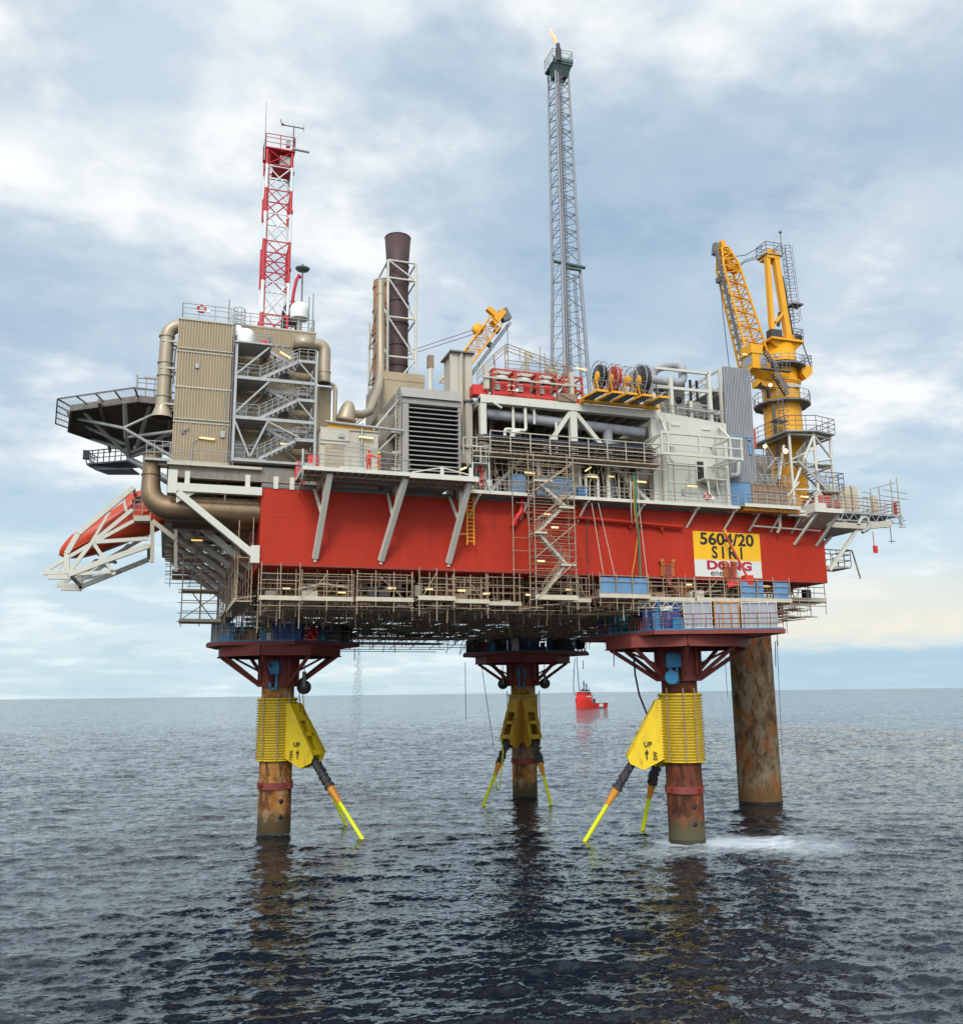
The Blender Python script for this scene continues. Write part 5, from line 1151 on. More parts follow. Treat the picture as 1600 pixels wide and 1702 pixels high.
# ------------------------------------------------------------------ louvre house
LV = thing('louvre_house', 'beige air intake house with a large front of dark horizontal louvres', 'intake house', (15.5,3,DZ))
mb = MB(); mb.box((12.6,.9,34.3),(18.1,9,41.1)); mb.build('core', M['dark'], LV)
mb = MB(); mb.box((12.55,.0,34.2),(13.15,.9,41.3)); mb.box((17.95,0,34.2),(18.2,.9,41.3)); mb.box((12.5,-.05,41.05),(18.25,9.1,41.6)); mb.box((12.5,.9,34.2),(12.6,9,41.1)); mb.box((18.1,.9,34.2),(18.2,9,41.1)); mb.box((12.5,-.05,34.0),(18.2,9,34.4))
mb.slab([V(12.4,-.3,41.6),V(18.3,-.3,41.6),V(18.3,.3,42.7),V(12.4,.3,42.7)], V(0,.1,0)); mb.box((12.4,.3,41.6),(18.3,7.5,42.72)); mb.build('casing', M['louv'], LV)
mb = MB(); n = 14
for k in range(n): z = 34.6+k*(41.0-34.6)/n; mb.slab([V(13.1,-.18,z),V(18.0,-.18,z),V(18.0,.55,z+.24),V(13.1,.55,z+.24)], V(0,0,.09))
mb.build('louvre_blade', M['louv'], LV)
mb = MB()
for z in (35.5,37,38.5,40): mb.box((12.40,.8,z),(12.5,6.5,z+.1))
for y in (1.0,2.4,3.8,5.2): mb.box((12.38,y,34.5),(12.5,y+.12,41))
mb.rail([(12.0,.3,38.4),(12.0,6,38.4)],1.0,1,.03); mb.box((11.6,.4,38.2),(12.5,6,38.35)); mb.ladder((12.2,.2,34.4),(12.2,.2,42.4),(.22,0,0)); mb.beam((9.8,.8,38.2),(12.4,.8,41.6),.18); mb.beam((10.4,.6,36.4),(12.5,.6,38.6),.14); mb.box((11.7,.3,36.2),(12.5,1.1,36.4)); mb.box((11.6,.2,34.6),(12.4,1.0,34.8)); mb.build('side_frame', M['beige'], LV)
mb = MB(); mb.box((10.8,2.4,34),(12.3,7,40.5)); mb.build('side_plenum', M['inner'], LV)
BX = thing('plenum_box', 'plain tan plenum box under the dark exhaust stack, behind the louvre house', 'plenum', (14,12,38)); mb = MB(); mb.box((12.7,9.3,36),(17.2,18,47.4)); mb.slab([V(12.7,9.3,46.5),V(17.2,9.3,46.5),V(17.2,9.25,46.5),V(12.7,9.25,46.5)],V(0,0,.2)); mb.build('box', M['tan'], BX)
TR = thing('intake_trunk', 'tall beige fluted trunk standing behind the right corner of the louvre house', 'trunk', (19.2,4,37)); mb = MB(); mb.box((18.0,3.2,36.5),(20.3,6.2,42.8)); mb.box((18.35,3.1,42.8),(20.45,6,47.7)); mb.build('core', M['beige'], TR)
mb = MB(); mb.box((18.1,2.95,38),(18.9,3.2,47.75)); mb.slab([V(18.9,3.1,38),V(19.25,2.6,38),V(19.6,3.1,38)], V(0,0,9.75)); mb.box((19.65,2.9,38),(20.35,3.1,47.75)); mb.build('flute', M['beige'], TR)
mb = MB(); mb.box((18.05,2.7,42.7),(20.5,3.2,42.85)); mb.box((18.0,2.55,47.7),(20.55,6.1,47.85)); mb.box((20.3,3.3,40.5),(20.4,4.5,45)); mb.build('trim', M['dgrey'], TR)
t = thing('vent_post', 'slim white post with a rusty cap left of the beige trunk', 'vent', (16.9,6,42.7)); mb = MB(); mb.tube((16.9,6,42.7),(16.9,6,47.2),.26,10); mb.build('post', M['white'], t); mb = MB(); mb.box((16.6,5.7,47.0),(17.2,6.3,48.3)); mb.box((16.5,5.6,42.7),(17.3,6.4,43.1)); mb.build('cap', M['brown'], t)
t = thing('roof_railing', 'small grey railing on the louvre house roof by the dark stack', 'railing', (16.5,9,42.7)); mb = MB(); mb.rail([(15.2,8.5,43.2),(17.9,8.5,43.2),(17.9,9,43.2)],1.3,.6,.05); mb.build('tubes', M['grey'], t)

# ------------------------------------------------------------------ exhaust stacks
def stack(label, x, y, z0, z1, r, mat, rings, flare=True):
    t = thing('exhaust_stack', label, 'exhaust stack', (x,y,z0), 'exhaust stacks in a lattice frame')
    pr = [(r*.98,z0),(r,z1-4.2)]
    if flare: pr += [(r*1.0,z1-3.6),(r*1.19,z1),(r*1.12,z1),(r*.9,z1-3)]
    else: pr += [(r,z1),(r*.9,z1),(r*.9,z1-2)]
    mb = MB(); mb.lathe((x,y,0), pr, 28); mb.build('pipe', mat, t)
    mb = MB()
    for z in rings: mb.lathe((x,y,z), [(r*1.0,0),(r*1.07,0),(r*1.07,.12),(r*1.0,.12)], 28, smooth=False)
    if flare: mb.torus((x,y,z1), r*1.17, .07, (0,0,1), 28, 5)
    mb.build('ring', mat, t); mb = MB(); mb.lathe((x,y,z1-2), [(r*.9,0),(0,0)], 20); mb.build('inner_disc', M['black'], t); return t  # flat black disc closing the pipe below its rim
stack('tall dark brown exhaust stack with a flared top', 15.55, 15, 46.8, 65.6, 1.24, M['stack'], (50,52.4,55.0,57.6,60.0,62.0))
stack('shorter rust brown exhaust stack behind and left of the dark one', 15.3, 21, 46.8, 62.9, 1.25, M['stackb'], (50,53,56,59,62), False)
SF = thing('stack_frame', 'pale lattice steel frame around the two exhaust stacks', 'lattice frame', (15.6,17,46))
fx0, fx1, fy0, fy1 = 14.05, 17.25, 13.2, 23.2; mb = MB(); zs = [46.2, 50.6, 55.2, 59.8, 61.9]
for x in (fx0, fx1):
    mb.tube((x,fy0,zs[0]-.5),(x,fy0,61.9),.15,6); mb.tube((x,18.2,zs[0]-2),(x,18.2,60.5),.13,6); mb.tube((x,fy1,zs[0]-2),(x,fy1,58.5),.15,6)
for i, z in enumerate(zs):
    mb.tube((fx0,fy0,z),(fx1,fy0,z),.11,6)
    for x in (fx0, fx1): mb.tube((x,fy0,z),(x,fy1 if z < 58.6 else 18.2,min(z,58.4) if z > 60 and False else z),.10,6)
    if z < 59: mb.tube((fx0,fy1,z),(fx1,fy1,z),.10,6)
for a, b in zip(zs[:-1], zs[1:]):
    mb.tube((fx0,fy0,b),(fx1,fy0,a),.10,6) if a > 47 else mb.tube((fx0,fy0,a),(fx1,fy0,b),.11,6)
    for x in (fx0, fx1):
        mb.tube((x,fy0,a),(x,18.2,b),.09,6)
        if b < 60: mb.tube((x,18.2,b),(x,fy1,a),.09,6)
mb.build('lattice', M['white'], SF)
mb = MB(); mb.tube((fx0,fy0,46.2),(8.6,9,40.5),.16,6); mb.tube((fx0,fy0,46.2),(12.6,9.2,38.5),.19,6); mb.tube((12.4,8.5,41.5),(9.2,8,38.5),.13,6); mb.tube((fx0,fy1,47),(10.5,18,43),.13,6); mb.build('raking_brace', M['white'], SF)

# ------------------------------------------------------------------ far crane boom
FB = thing('far_crane', 'yellow lattice crane boom rising behind the beige trunk, ropes to its left', 'crane', (27,35,50))
b0, b1 = A(742,640,35), A(822,535,35); mb = MB(); mb.lattice(b0, b1, (1.9,1.6), (1.9,1.5), 11, .13, .06, side=(1,0,-.9)); mb.build('boom', M['yellow'], FB)
mb = MB(); d = (b1-b0).normalized(); c = b1+d*.8; mb.obox(c, (2.6,1.3,.9), 0, -.95); mb.lathe(b0.lerp(b1,.80)+V(-1.1,0,.6), [(0,-.3),(.8,-.3),(.8,.3),(0,.3)], 16, (0,1,0)); mb.beam(c+V(-.2,0,.2), c+V(-1.5,0,1.3), .8, .7); mb.beam(c+V(.4,0,.3), c+V(1.6,0,1.0), .5, .6); mb.build('boom_head', M['yellow'], FB)
mb = MB(); mb.lattice(b0+V(1.6,-.5,-.9), b1+V(2.0,-.5,-.2), (.35,.9), (.35,.9), 18, .06, .04, side=(1,0,-.9)); c2 = A(838,524,35); mb.obox(c2, (1.3,1.1,1.7), 0, -.5); mb.obox(A(826,548,35), (.7,.7,.9), 0, .5); mb.obox(A(812,572,35), (.8,.7,.6), 0, .5); mb.build('boom_walkway', M['dgrey'], FB)
mb = MB(); mb.tube(b0.lerp(b1,.8)+V(-.8,0,.9), A(660,590,40), .055, 5); mb.tube(b0.lerp(b1,.78)+V(-.5,0,.5), A(655,597,40), .055, 5); mb.tube(A(817,520,35), A(770,592,36), .05, 4); e = A(843,540,35); mb.tube(e, V(e.x,e.y,45), .05, 5); mb.build('rope', M['dgrey'], FB)

# ------------------------------------------------------------------ open process module
PM = thing('process_module', 'open pale steel frame module full of dark pipes in the middle of the deck', 'process module', (30,5,DZ))
x0, x1, xm_, zt = 20.75, 39.3, 30.3, 42.6
mb = MB()
for x, w_ in ((x0,.62),(xm_,.72),(x1,.62)):
    mb.box((x-w_/2,.7,DZ),(x+w_/2,1.3,zt)); mb.box((x-w_/2,12,DZ),(x+w_/2,12.6,zt))
mb.build('column', M['white'], PM)
mb = MB(); mb.box((x0-.31,.62,zt-.55),(x1+.31,1.38,zt+.25)); mb.box((x0-.31,.68,DZ),(x1+.31,1.32,DZ+.45)); mb.box((x0-.2,.72,37.0),(x1+.2,1.28,37.5)); mb.box((x0-.31,12,zt-.6),(x1+.31,12.6,zt+.2))
for x in (x0,xm_,x1): mb.box((x-.2,1.4,zt-.5),(x+.2,12,zt+.1))
mb.build('beam', M['white'], PM)
mb = MB(); mb.beam((xm_-.3,1.0,zt-.7),(26.9,1.0,37.4),.42); mb.beam((xm_+.3,1.0,zt-.7),(34.6,1.0,37.4),.42); mb.beam((20.9,.95,DZ+.2),(25.2,.95,37.2),.36); mb.beam((38.9,.95,DZ+.2),(34.0,.95,37.2),.36); mb.build('diagonal_brace', M['white'], PM)
mb = MB(); mb.box((x0,1.4,zt+.02),(x1,13,zt+.22)); mb.build('roof_deck', M['inner'], PM)
mb = MB(); mb.box((x0,12.7,DZ),(x1,12.9,zt)); mb.box((x0+.4,1.4,37.05),(x1-.4,12.5,37.2)); mb.build('back_wall', M['inner'], PM)
mb = MB()
for x in np.arange(x0+.8, x1, 1.4): mb.box((x-.09,1.4,zt-.35),(x+.09,12.5,zt))
mb.build('roof_joist', M['beige'], PM)
def bendpath(pts, rr=.6, n=5):
    P = [Vector(p) for p in pts]; out = [P[0]]
    for i in range(1, len(P)-1):
        a = (P[i-1]-P[i]); b = (P[i+1]-P[i]); r = min(rr, a.length/2, b.length/2); s, e = P[i]+a.normalized()*r, P[i]+b.normalized()*r
        for k in range(n+1): t = k/n; out.append(s*(1-t)**2 + P[i]*2*t*(1-t) + e*t*t)
    return out+[P[-1]]
mb = MB(); mb.path([(x0+.4,1.9,41.35),(x1-.6,1.9,40.75)],.52,16); mb.path(bendpath([(34.6,1.9,40.9),(34.6,1.95,39),(34.6,1.95,DZ)]),.5,14)
for x in np.arange(x0+1.2, x1-.5, 1.55): mb.lathe((x,1.9,41.35-(x-x0)*.032), [(.53,0),(.56,0),(.56,.07),(.53,.07)], 14, (1,0,0))
mb.build('header_pipe', M['tarp'], PM)
mb = MB()
for pts, r in (([(23.0,1.0,37.6),(23.0,.9,39.6),(25.2,.9,39.6),(25.2,1.0,42)],.17),([(24.0,1.2,42.3),(24.0,1.2,39.5)],.16),([(26.2,1.1,42),(26.2,1.1,40.4)],.13),([(23.7,.7,37),(23.7,.7,39.2),(24.4,.7,39.4)],.3),([(28.4,.8,37),(28.4,.8,40.7)],.14),([(26,1.5,42.1),(27,1.5,41.1),(29.9,1.5,41.0),(30,1.5,41.6)],.1),([(21.5,.6,42.2),(22.6,.6,41.6)],.12)): mb.path(bendpath(pts,.3), r, 8)
mb.build('white_pipe', M['white'], PM)
rnd = random.Random(11); mb = MB()
for k in range(46):
    x = x0+.6+rnd.random()*(x1-x0-1.2); y = 3.2+rnd.random()*8.5; r = .06+rnd.random()*.14; mb.tube((x,y,DZ if rnd.random() < .5 else 37.2),(x,y,37 if rnd.random() < .4 else zt-.3),r,7)
for k in range(20):
    y = 3+rnd.random()*8; z = (33.5 if k % 2 else 37.6)+rnd.random()*3.4; xa = x0+rnd.random()*8; mb.tube((xa,y,z),(min(x1-.3,xa+3+rnd.random()*9),y,z),.07+rnd.random()*.16,7)
mb.build('pipework', M['inner'], PM)
mb = MB()
for k in range(7):
    x = x0+1.5+k*2.5; mb.lathe((x,5.5+rnd.random()*3,DZ), [(.0,0),(.9,0),(.9,2.6+rnd.random()),(.6,3.2),(0,3.5)], 14)
for k in range(8):
    x = x0+1.2+k*2.3; y = 3.6+rnd.random()*4; mb.box((x,y,37.2),(x+1.0+rnd.random(),y+1.4,38.4+rnd.random()*1.5))
mb.build('vessel', M['inner'], PM)
mb = MB()
for k in range(26):
    x = 20.9+k*.72; z = 33.0; y = .9+rnd.random()*1.8; h = .9+rnd.random()*2.4; mb.tube((x,y,z),(x,y,z+h),.05+rnd.random()*.09,6)
    if rnd.random() < .6: mb.lathe((x,y,z+h*.6), [(.0,-.16),(.2,-.12),(.2,.12),(0,.16)], 10, (0,1,0) if rnd.random() < .5 else (1,0,0))
    if rnd.random() < .5: mb.tube((x,y,z+h),(x+.5+rnd.random(),y,z+h),.05,5)
mb.build('valve_rack', M['scaf'], PM)
mb = MB()
for pts, r in (([(26.0,-.2,32.9),(26.0,-.2,36.3),(25.5,.4,36.6)],.2),([(27.1,.0,34.5),(27.1,0,36.9)],.09),([(33.6,.2,33),(33.6,.2,36.4)],.22),([(31.0,-.1,33),(31.0,-.1,35.3),(32.3,-.1,35.3),(32.3,-.1,33)],.16),([(30.4,0,33),(30.4,0,37)],.1),([(36.8,.1,33),(36.8,.1,36.8)],.09),([(29.7,.3,33),(29.7,.3,37)],.1)): mb.path(bendpath(pts,.4), r, 8)
mb.build('white_pipe', M['white'], PM)
# cable tray gallery
CT = thing('cable_gallery', 'long railed gallery carrying bundles of black cables across the front of the process module', 'gallery', (28,-1,37))
gy0, gy1, gz = -1.6, .5, 36.6
mb = MB(); mb.box((19.2,gy0,gz-.16),(38.6,gy1,gz-.04)); mb.build('floor', M['scafd'], CT)
mb = MB(); mb.rail([(20.6,gy0,gz),(38.8,gy0,gz)],1.95,2.05,.06,(.5,)); mb.tube((19.0,gy0,gz-.6),(39.6,gy0,gz-.6),.055,5); mb.rail([(18.2,gy0+.8,gz-.3),(20.6,gy0,gz-.3)],1.6,1.2,.055,(.5,)); mb.rail([(38.8,gy0,gz),(38.8,.5,gz)],1.9,1,.05,(.5,)); mb.build('railing', M['beige'], CT)
mb = MB(); rnd = random.Random(2)
for z in (.30,.72,1.15,1.5):
    for k in range(6):
        y = gy0+.25+k*.2; a = rnd.random()*.08; mb.path([(19.5,y,gz+z+a),(23.5,y,gz+z+rnd.random()*.07),(28,y,gz+z+rnd.random()*.1),(33,y,gz+z+a),(38.2,y,gz+z+rnd.random()*.05)], .055, 5)
mb.build('cable_bundle', M['dark'], CT)
mb = MB()
for k in range(4): mb.path([(20+k,gy0+.3+k*.1,gz+1.62),(26,gy0+.35+k*.1,gz+1.6+.04*k),(32,gy0+.3+k*.1,gz+1.66),(38,gy0+.35+k*.1,gz+1.6)], .06, 5)
mb.build('blue_cable', M['dblue'], CT)
mb = MB()
for z in (.22,.64,1.07,1.42):
    for y in (gy0+.15, gy0+1.4): mb.box((19.4,y-.02,gz+z-.03),(38.4,y+.02,gz+z+.02))
    for x in np.arange(19.6,38.4,.6): mb.box((x-.03,gy0+.15,gz+z-.04),(x+.03,gy0+1.4,gz+z-.01))
mb.build('cable_tray', M['scafd'], CT)
mb = MB()
for x in np.arange(20.9, 38.6, 2.9): mb.box((x-.07,gy1-.2,gz-.2),(x+.07,gy1,gz+1.7)); mb.beam((x,gy1,gz-1.2),(x,gy0+.2,gz-.2),.1)
mb.build('gallery_bracket', M['scaf'], CT)
mb = MB(); mb.box((18.6,-2.3,35.1),(20.2,-.8,35.2)); mb.build('small_landing', M['grey'], CT)
mb = MB(); mb.rail([(18.6,-.8,35.2),(18.6,-2.3,35.2),(20.2,-2.3,35.2),(20.2,-.8,35.2)],1.5,.75,.05); mb.tube((18.6,-2.3,32.7),(18.6,-2.3,35.2),.07,5); mb.tube((20.2,-2.3,32.7),(20.2,-2.3,35.2),.07,5); mb.build('landing_railing', M['white'], CT)
US = thing('pipe_scaffold', 'light scaffold tubes and small pipes standing under the cable gallery', 'scaffold', (29,-.8,DZ)); mb = MB(); rnd = random.Random(31)
for k in range(44): x = 20.6+rnd.random()*18; z = 33+rnd.random()*.6 if rnd.random() < .6 else 34.6; mb.tube((x,-1.2+rnd.random()*1.6,z),(x+rnd.uniform(-.08,.08),-1.2+rnd.random()*1.6,36.5),.035,4)
for k in range(16): x = 20.6+rnd.random()*14; z = 33.4+rnd.random()*3; mb.tube((x,-.9,z),(x+1.5+rnd.random()*4,-.9,z),.035,4)
mb.build('scaffold_tubes', M['scaf'], US); mb = MB()
for k in range(15): x = 21+rnd.random()*17.5; mb.path(bendpath([(x,.2,32.7),(x,.2,34+rnd.random()*2),(x+rnd.uniform(-1,1),.5,34.4+rnd.random()*2)],.3),.06+rnd.random()*.05,6)
mb.build('thin_pipe', M['beige'], US)
# roof of the module: red pods
RD = thing('module_roof_deck', 'pale railed roof deck behind the red framed pods', 'deck', (28,6,44)); mb = MB(); mb.box((22.6,3.2,46.1),(31.2,9,46.35)); mb.build('deck_plate', M['beige'], RD)
mb = MB(); mb.rail([(20.8,2.6,44.6),(22.8,3.2,46.9),(24.2,3.2,48.2),(31.2,3.2,46.4)],1.2,1.5,.05); mb.rail([(24.2,3.4,46.4),(31.4,3.4,46.4),(31.4,8,46.4)],1.3,1.6,.045)
for x, h in ((24.1,3.3),(28.0,3.6),(28.5,3.0),(30.6,3.2),(32.6,2.6),(23.0,1.6)): mb.tube((x,3.5,46),(x,3.5,46+h),.055,5)
mb.build('railing', M['scaf'], RD)
mb = MB(); mb.box((26.6,4,46.3),(27.0,4.4,49.2)); mb.beam((26.9,4.2,49.0),(27.5,4.2,48.6),.2); mb.obox((29.6,4.4,47.3),(1.4,.8,.5),0,.5); mb.beam((25.4,4,46.5),(26.7,4.2,48.2),.12); mb.build('jib_post', M['beige'], RD)
mb = MB(); mb.box((20.9,.7,43.5),(21.4,1.2,46.0)); mb.box((30.0,.6,43.4),(30.4,1.1,46.1)); mb.box((20.6,.55,44.55),(31.2,.7,44.72)); mb.build('barrier', M['beige'], RD)
def pod(label, x, w_, y=1.3):
    z = 43.0; t = thing('equipment_pod', label, 'equipment pod', (x+w_/2,y+.9,z), 'red framed pods on the module roof'); h = 2.9; d = 1.8; mb = MB()
    for a in (x, x+w_):
        for b in (y, y+d): mb.box((a-.09,b-.09,z),(a+.09,b+.09,z+h))
    for zz_ in (z+.3, z+h-.09, z+1.35):
        for b in (y, y+d): mb.box((x,b-.07,zz_-.08),(x+w_,b+.07,zz_+.08))
        for a in (x, x+w_): mb.box((a-.07,y,zz_-.08),(a+.07,y+d,zz_+.08))
    mb.beam((x,y+.02,z+h-.1),(x+w_*.3,y+.02,z+h-.5),.07); mb.beam((x+w_,y+.02,z+h-.1),(x+w_*.7,y+.02,z+h-.5),.07); mb.build('frame', M['redp'], t)
    mb = MB(); mb.box((x+.3,y+.5,z+.35),(x+w_-.3,y+d-.25,z+1.8)); mb.build('body', M['inner'], t)
    mb = MB(); mb.box((x+w_*.38,y+.3,z+.4),(x+w_*.72,y+.5,z+1.75)); mb.box((x+.1,y+.15,z+.22),(x+w_-.1,y+d-.1,z+.6)); mb.build('red_housing', M['red'], t)
    mb = MB(); mb.lathe((x+w_/2,y+.95,z+1.9), [(w_*.38,0),(w_*.38,.35),(w_*.28,.5),(0,.55)], 14); mb.box((x+.3,y+.26,z+.8),(x+w_*.38,y+.34,z+1.6)); mb.build('dome_lid', M['bwhite'], t)
    mb = MB(); mb.box((x+.1,y-.02,z-.15),(x+w_-.1,y+d,z+.22)); mb.build('base', M['redp'], t); return t
for i, (x, w_) in enumerate(((22.0,2.25),(24.4,2.25),(26.8,2.0),(29.6,2.0))): pod(('leftmost of the four red framed pods, behind the lifebuoy', 'second red framed pod from the left on the module roof', 'third red framed pod from the left on the module roof', 'last red framed pod, closest to the hose reels')[i], x, w_)
mb = MB(); mb.box((19.9,1.2,43.0),(21.5,2.4,44.0)); tag(mb.build('deck_chest', M['red'], None, loc=(20.7,1.8,43)), 'plain red chest left of the red framed pods', 'chest')
mb = MB(); mb.box((28.6,.5,42.9),(30.6,1.1,43.7)); mb.obox((29.6,.45,43.3),(1.6,.1,.18),0,.4); tag(mb.build('timber_stack', M['brown'], None, loc=(29.6,.8,42.9)), 'brown timber stack below the gap in the red pods', 'timber')
# yellow platforms and hose reels
HP = thing('reel_platform', 'yellow edged gratings that carry the row of hose reels', 'platform', (35,-1,43)); mb = MB()
mb.box((30.9,-.3,42.85),(39.6,.5,43.1)); mb.build('support_beam', M['yellow'], HP)
mb = MB()
for x in (31.6,33.3,34.9,36.6,38.5):
    mb.slab([V(x-.1,-2.3,43.3),V(x+1.0,-2.3,43.3),V(x+.5,-.2,43.05),V(x-.7,-.2,43.05)], V(0,0,.06)); mb.box((x-.1,-2.42,43.22),(x+1.0,-2.28,43.44)); mb.beam((x-.1,-2.35,43.33),(x-.75,-.1,43.12),.14,.2)
mb.build('grating_edge', M['yellow'], HP)
mb = MB()
for x in (31.6,33.3,34.9,36.6,38.5): mb.slab([V(x+.05,-2.2,43.27),V(x+.9,-2.2,43.27),V(x+.4,-.3,43.03),V(x-.5,-.3,43.03)], V(0,0,-.04))
mb.build('grating', M['dgrey'], HP)
mb = MB(); mb.rail([(31.3,-1.9,43.3),(39.9,-1.9,43.3)],1.3,1.5,.035,(.5,)); mb.path([(36.5,-1.2,43.0),(38.5,-1.0,43.4),(40,-.6,44.5)],.09,6); mb.build('railing', M['grey'], HP)
ra = V(1,.03,0)
reel('first hose reel from the left with yellow and black hose', (32.55,-.9,45.3), 1.58, .62, M['yellow'], ra, 14, .34, M['grey'], 'hose reels above the process module', hose=M['black'], fullness=.74)
reel('hose reel wound with red hose, second from the left', (34.1,-.9,45.2), 1.55, .62, M['yellow'], ra, 14, .34, M['grey'], 'hose reels above the process module', hose=M['redp'], fullness=.82)
reel('empty hose reel with bare spokes between the red and the black one', (35.65,-.9,45.15), 1.5, .62, M['yellow'], ra, 14, .34, M['grey'], 'hose reels above the process module')
reel('rightmost hose reel wound full with dark hose', (37.2,-.9,45.3), 1.72, .66, M['yellow'], ra, 18, .34, M['grey'], 'hose reels above the process module', hose=M['dark'], fullness=.9)

# ------------------------------------------------------------------ flare tower
FT = thing('flare_tower', 'very tall slim grey lattice flare tower with a green railed top', 'flare tower', (42.2,26,45))
cz = [44.5, 70.8, 101.0]; fyc = 25.6; cxl = [(39.85,44.0),(40.25,43.0),(40.25,42.35)]
def leg_at(z):
    i = 0 if z < cz[1] else 1; t = (z-cz[i])/(cz[i+1]-cz[i]); l = lerp(cxl[i][0],cxl[i+1][0],t); r = lerp(cxl[i][1],cxl[i+1][1],t); w_ = (r-l)
    return [V(l,fyc-w_*.45,z), V(r,fyc-w_*.3,z), V(lerp(l,r,.02),fyc+w_*.8,z)]
mb = MB()
for a, b in ((44.5,70.8),(70.8,101)):
    for p, q in zip(leg_at(a+1e-4), leg_at(b-1e-4)): mb.tube(p, q, .30 if a < 60 else .21, 8, .21 if a < 60 else .15)
mb.build('tower_leg', M['flare'], FT)
mb = MB(); zlev = [44.5+3.1*k for k in range(9)]+[70.8+2.52*k for k in range(1,13)]
for a, b in zip(zlev[:-1], zlev[1:]):
    la, lb = leg_at(a), leg_at(b); m_ = (a+b)/2; lm = leg_at(m_)
    for i, j in ((0,1),(1,2),(2,0)):
        mb.tube(la[i], lm[j], .062 if (i,j)==(0,1) else .036, 5); mb.tube(lm[j], lb[i], .062 if (i,j)==(0,1) else .042, 5); mb.tube(la[i],la[j],.06,5) if b > 70 else None
        mb.tube(la[j], lm[i], .11, 5) if b < 70 and False else None
mb.build('lattice', M['flare'], FT)
mb = MB(); l0, l1 = leg_at(45)[0]+V(.75,-.2,0), leg_at(100)[0]+V(.6,-.2,0); mb.tube(l0+V(-.15,.3,0), l1+V(-.15,.3,0), .19, 8); mb.tube(l0+V(.1,.5,0), l1+V(.1,.5,0), .12, 6); mb.build('flare_pipe', M['flare'], FT)
mb = MB(); mb.ladder(l0, l1, (.2,0,0), .5, .05); n = 80
for k in range(n): e = l0.lerp(l1, k/n); mb.torus(e+V(0,-.3,0), .28, .025, (0,0,1), 8, 3)
q0, q1 = leg_at(45)[1]+V(-1.2,0,0), leg_at(69.5)[1]+V(-.9,0,0); mb.ladder(q0, q1, (.14,0,0), .9, .06); mb.build('ladder', M['dgrey'], FT)
mb = MB(); mb.tube((39.1,fyc-1.2,70.75),(43.6,fyc-1.2,70.45),.24,10); mb.box((40.2,fyc-1.4,69.9),(43,fyc-1.0,70.2)); mb.build('cross_arm', M['fgreen'], FT)
mb = MB(); mb.box((39.6,fyc-1.7,100.6),(42.6,fyc+1.3,100.9)); mb.slab([V(39.7,fyc-1.6,100.6),V(42.5,fyc-1.6,100.6),V(42.2,fyc-.8,99.3),V(40.2,fyc-.8,99.3)], V(0,1.5,0)); mb.box((39.6,fyc-1.8,100.9),(42.65,fyc-1.7,101.4)); mb.build('top_platform', M['fgreen'], FT)
mb = MB(); mb.rail([(39.6,fyc-1.7,101),(42.6,fyc-1.7,101),(42.6,fyc+1.3,101),(39.6,fyc+1.3,101)],1.7,.8,.04,closed=True); mb.build('railing', M['grey'], FT)
mb = MB(); mb.tube((40.5,fyc-1.6,100.8),(40.5,fyc-1.6,102.7),.42,10); mb.tube((40.5,fyc-1.6,102.7),(40.45,fyc-1.6,103.6),.32,10,.26); mb.build('burner_tip', M['dark'], FT)
mb = MB(); base = V(40.4,fyc-1.6,103.5); fl = []
for px, py, r_ in ((0,0,.08),(-.25,.5,.17),(-.42,1.0,.23),(-.85,1.5,.17),(-.85,1.85,.16),(-1.15,2.3,.04)): fl.append((base+V(px,0,py), r_))
mb.path([p for p,_ in fl], .3, 9, rs=[r for _,r in fl]); mb.path([base+V(-.15,.1,.4),base+V(-.6,.15,1.0),base+V(-.65,.1,1.4),base+V(-1.0,.1,1.9)], .2, 7, rs=[.06,.13,.1,.03])
tag(mb.build('flare_flame', M['flame'], None, loc=base), 'small pale orange flame burning at the top of the flare tower', 'flame')
# ------------------------------------------------------------------ white building on the right
WB = thing('white_module', 'large windowless white module with a hanging white railed frame on its front', 'module', (43.5,6,DZ))
mb = MB(); mb.box((39.9,1.15,DZ),(48.1,12,42.3)); mb.slab([V(39.9,1.14,42.3),V(48.1,1.14,42.3),V(48.1,1.14,42.35),V(39.9,1.14,43.0)], V(0,10,0)); mb.build('wall', M['bwhite'], WB)
mb = MB(); mb.box((39.6,1.0,DZ),(40.3,1.6,43.1)); mb.box((47.8,1.0,DZ),(48.2,1.5,42.3)); mb.box((40.4,1.05,37.35),(48,1.15,37.5)); mb.box((40.4,1.08,35.4),(48,1.15,35.5))
for x,z in ((41.6,41.6),(45.3,41.4)): mb.box((x,1.05,z),(x+1.0,1.15,z+.3))
mb.build('wall_trim', M['white'], WB)
mb = MB(); y0 = -2.4
for z in (37.35, 39.5, 38.45): mb.box((38.3,y0-.1,z),(47.7,y0+.1,z+(.26 if z != 38.45 else .16)))
for x in (38.3,39.0,42.6,46.2,47.5): mb.box((x-.1,y0-.09,37.3),(x+.12,y0+.09,39.75))
for z in (37.4,39.5):
    for x in (38.5,46.2): mb.beam((x,y0,z),(x,1.1,z+.1),.2)
mb.beam((38.9,y0,39.6),(40.4,1.1,42.3),.24); mb.beam((46.2,y0,39.6),(47.4,1.1,41.8),.24); mb.beam((47.6,y0,37.5),(46.2,1.0,37.2),.18); mb.beam((38.3,y0,39.5),(38.0,1,38.5),.15); mb.build('hanging_frame', M['bwhite'], WB)
mb = MB(); mb.box((44.35,1.08,36.0),(45.15,1.2,37.9)); mb.build('doorway', M['black'], WB)
mb = MB(); mb.box((44.2,1.02,35.9),(44.35,1.15,38)); mb.box((45.15,1.02,35.9),(45.6,1.15,38.0)); mb.build('door_frame', M['white'], WB)
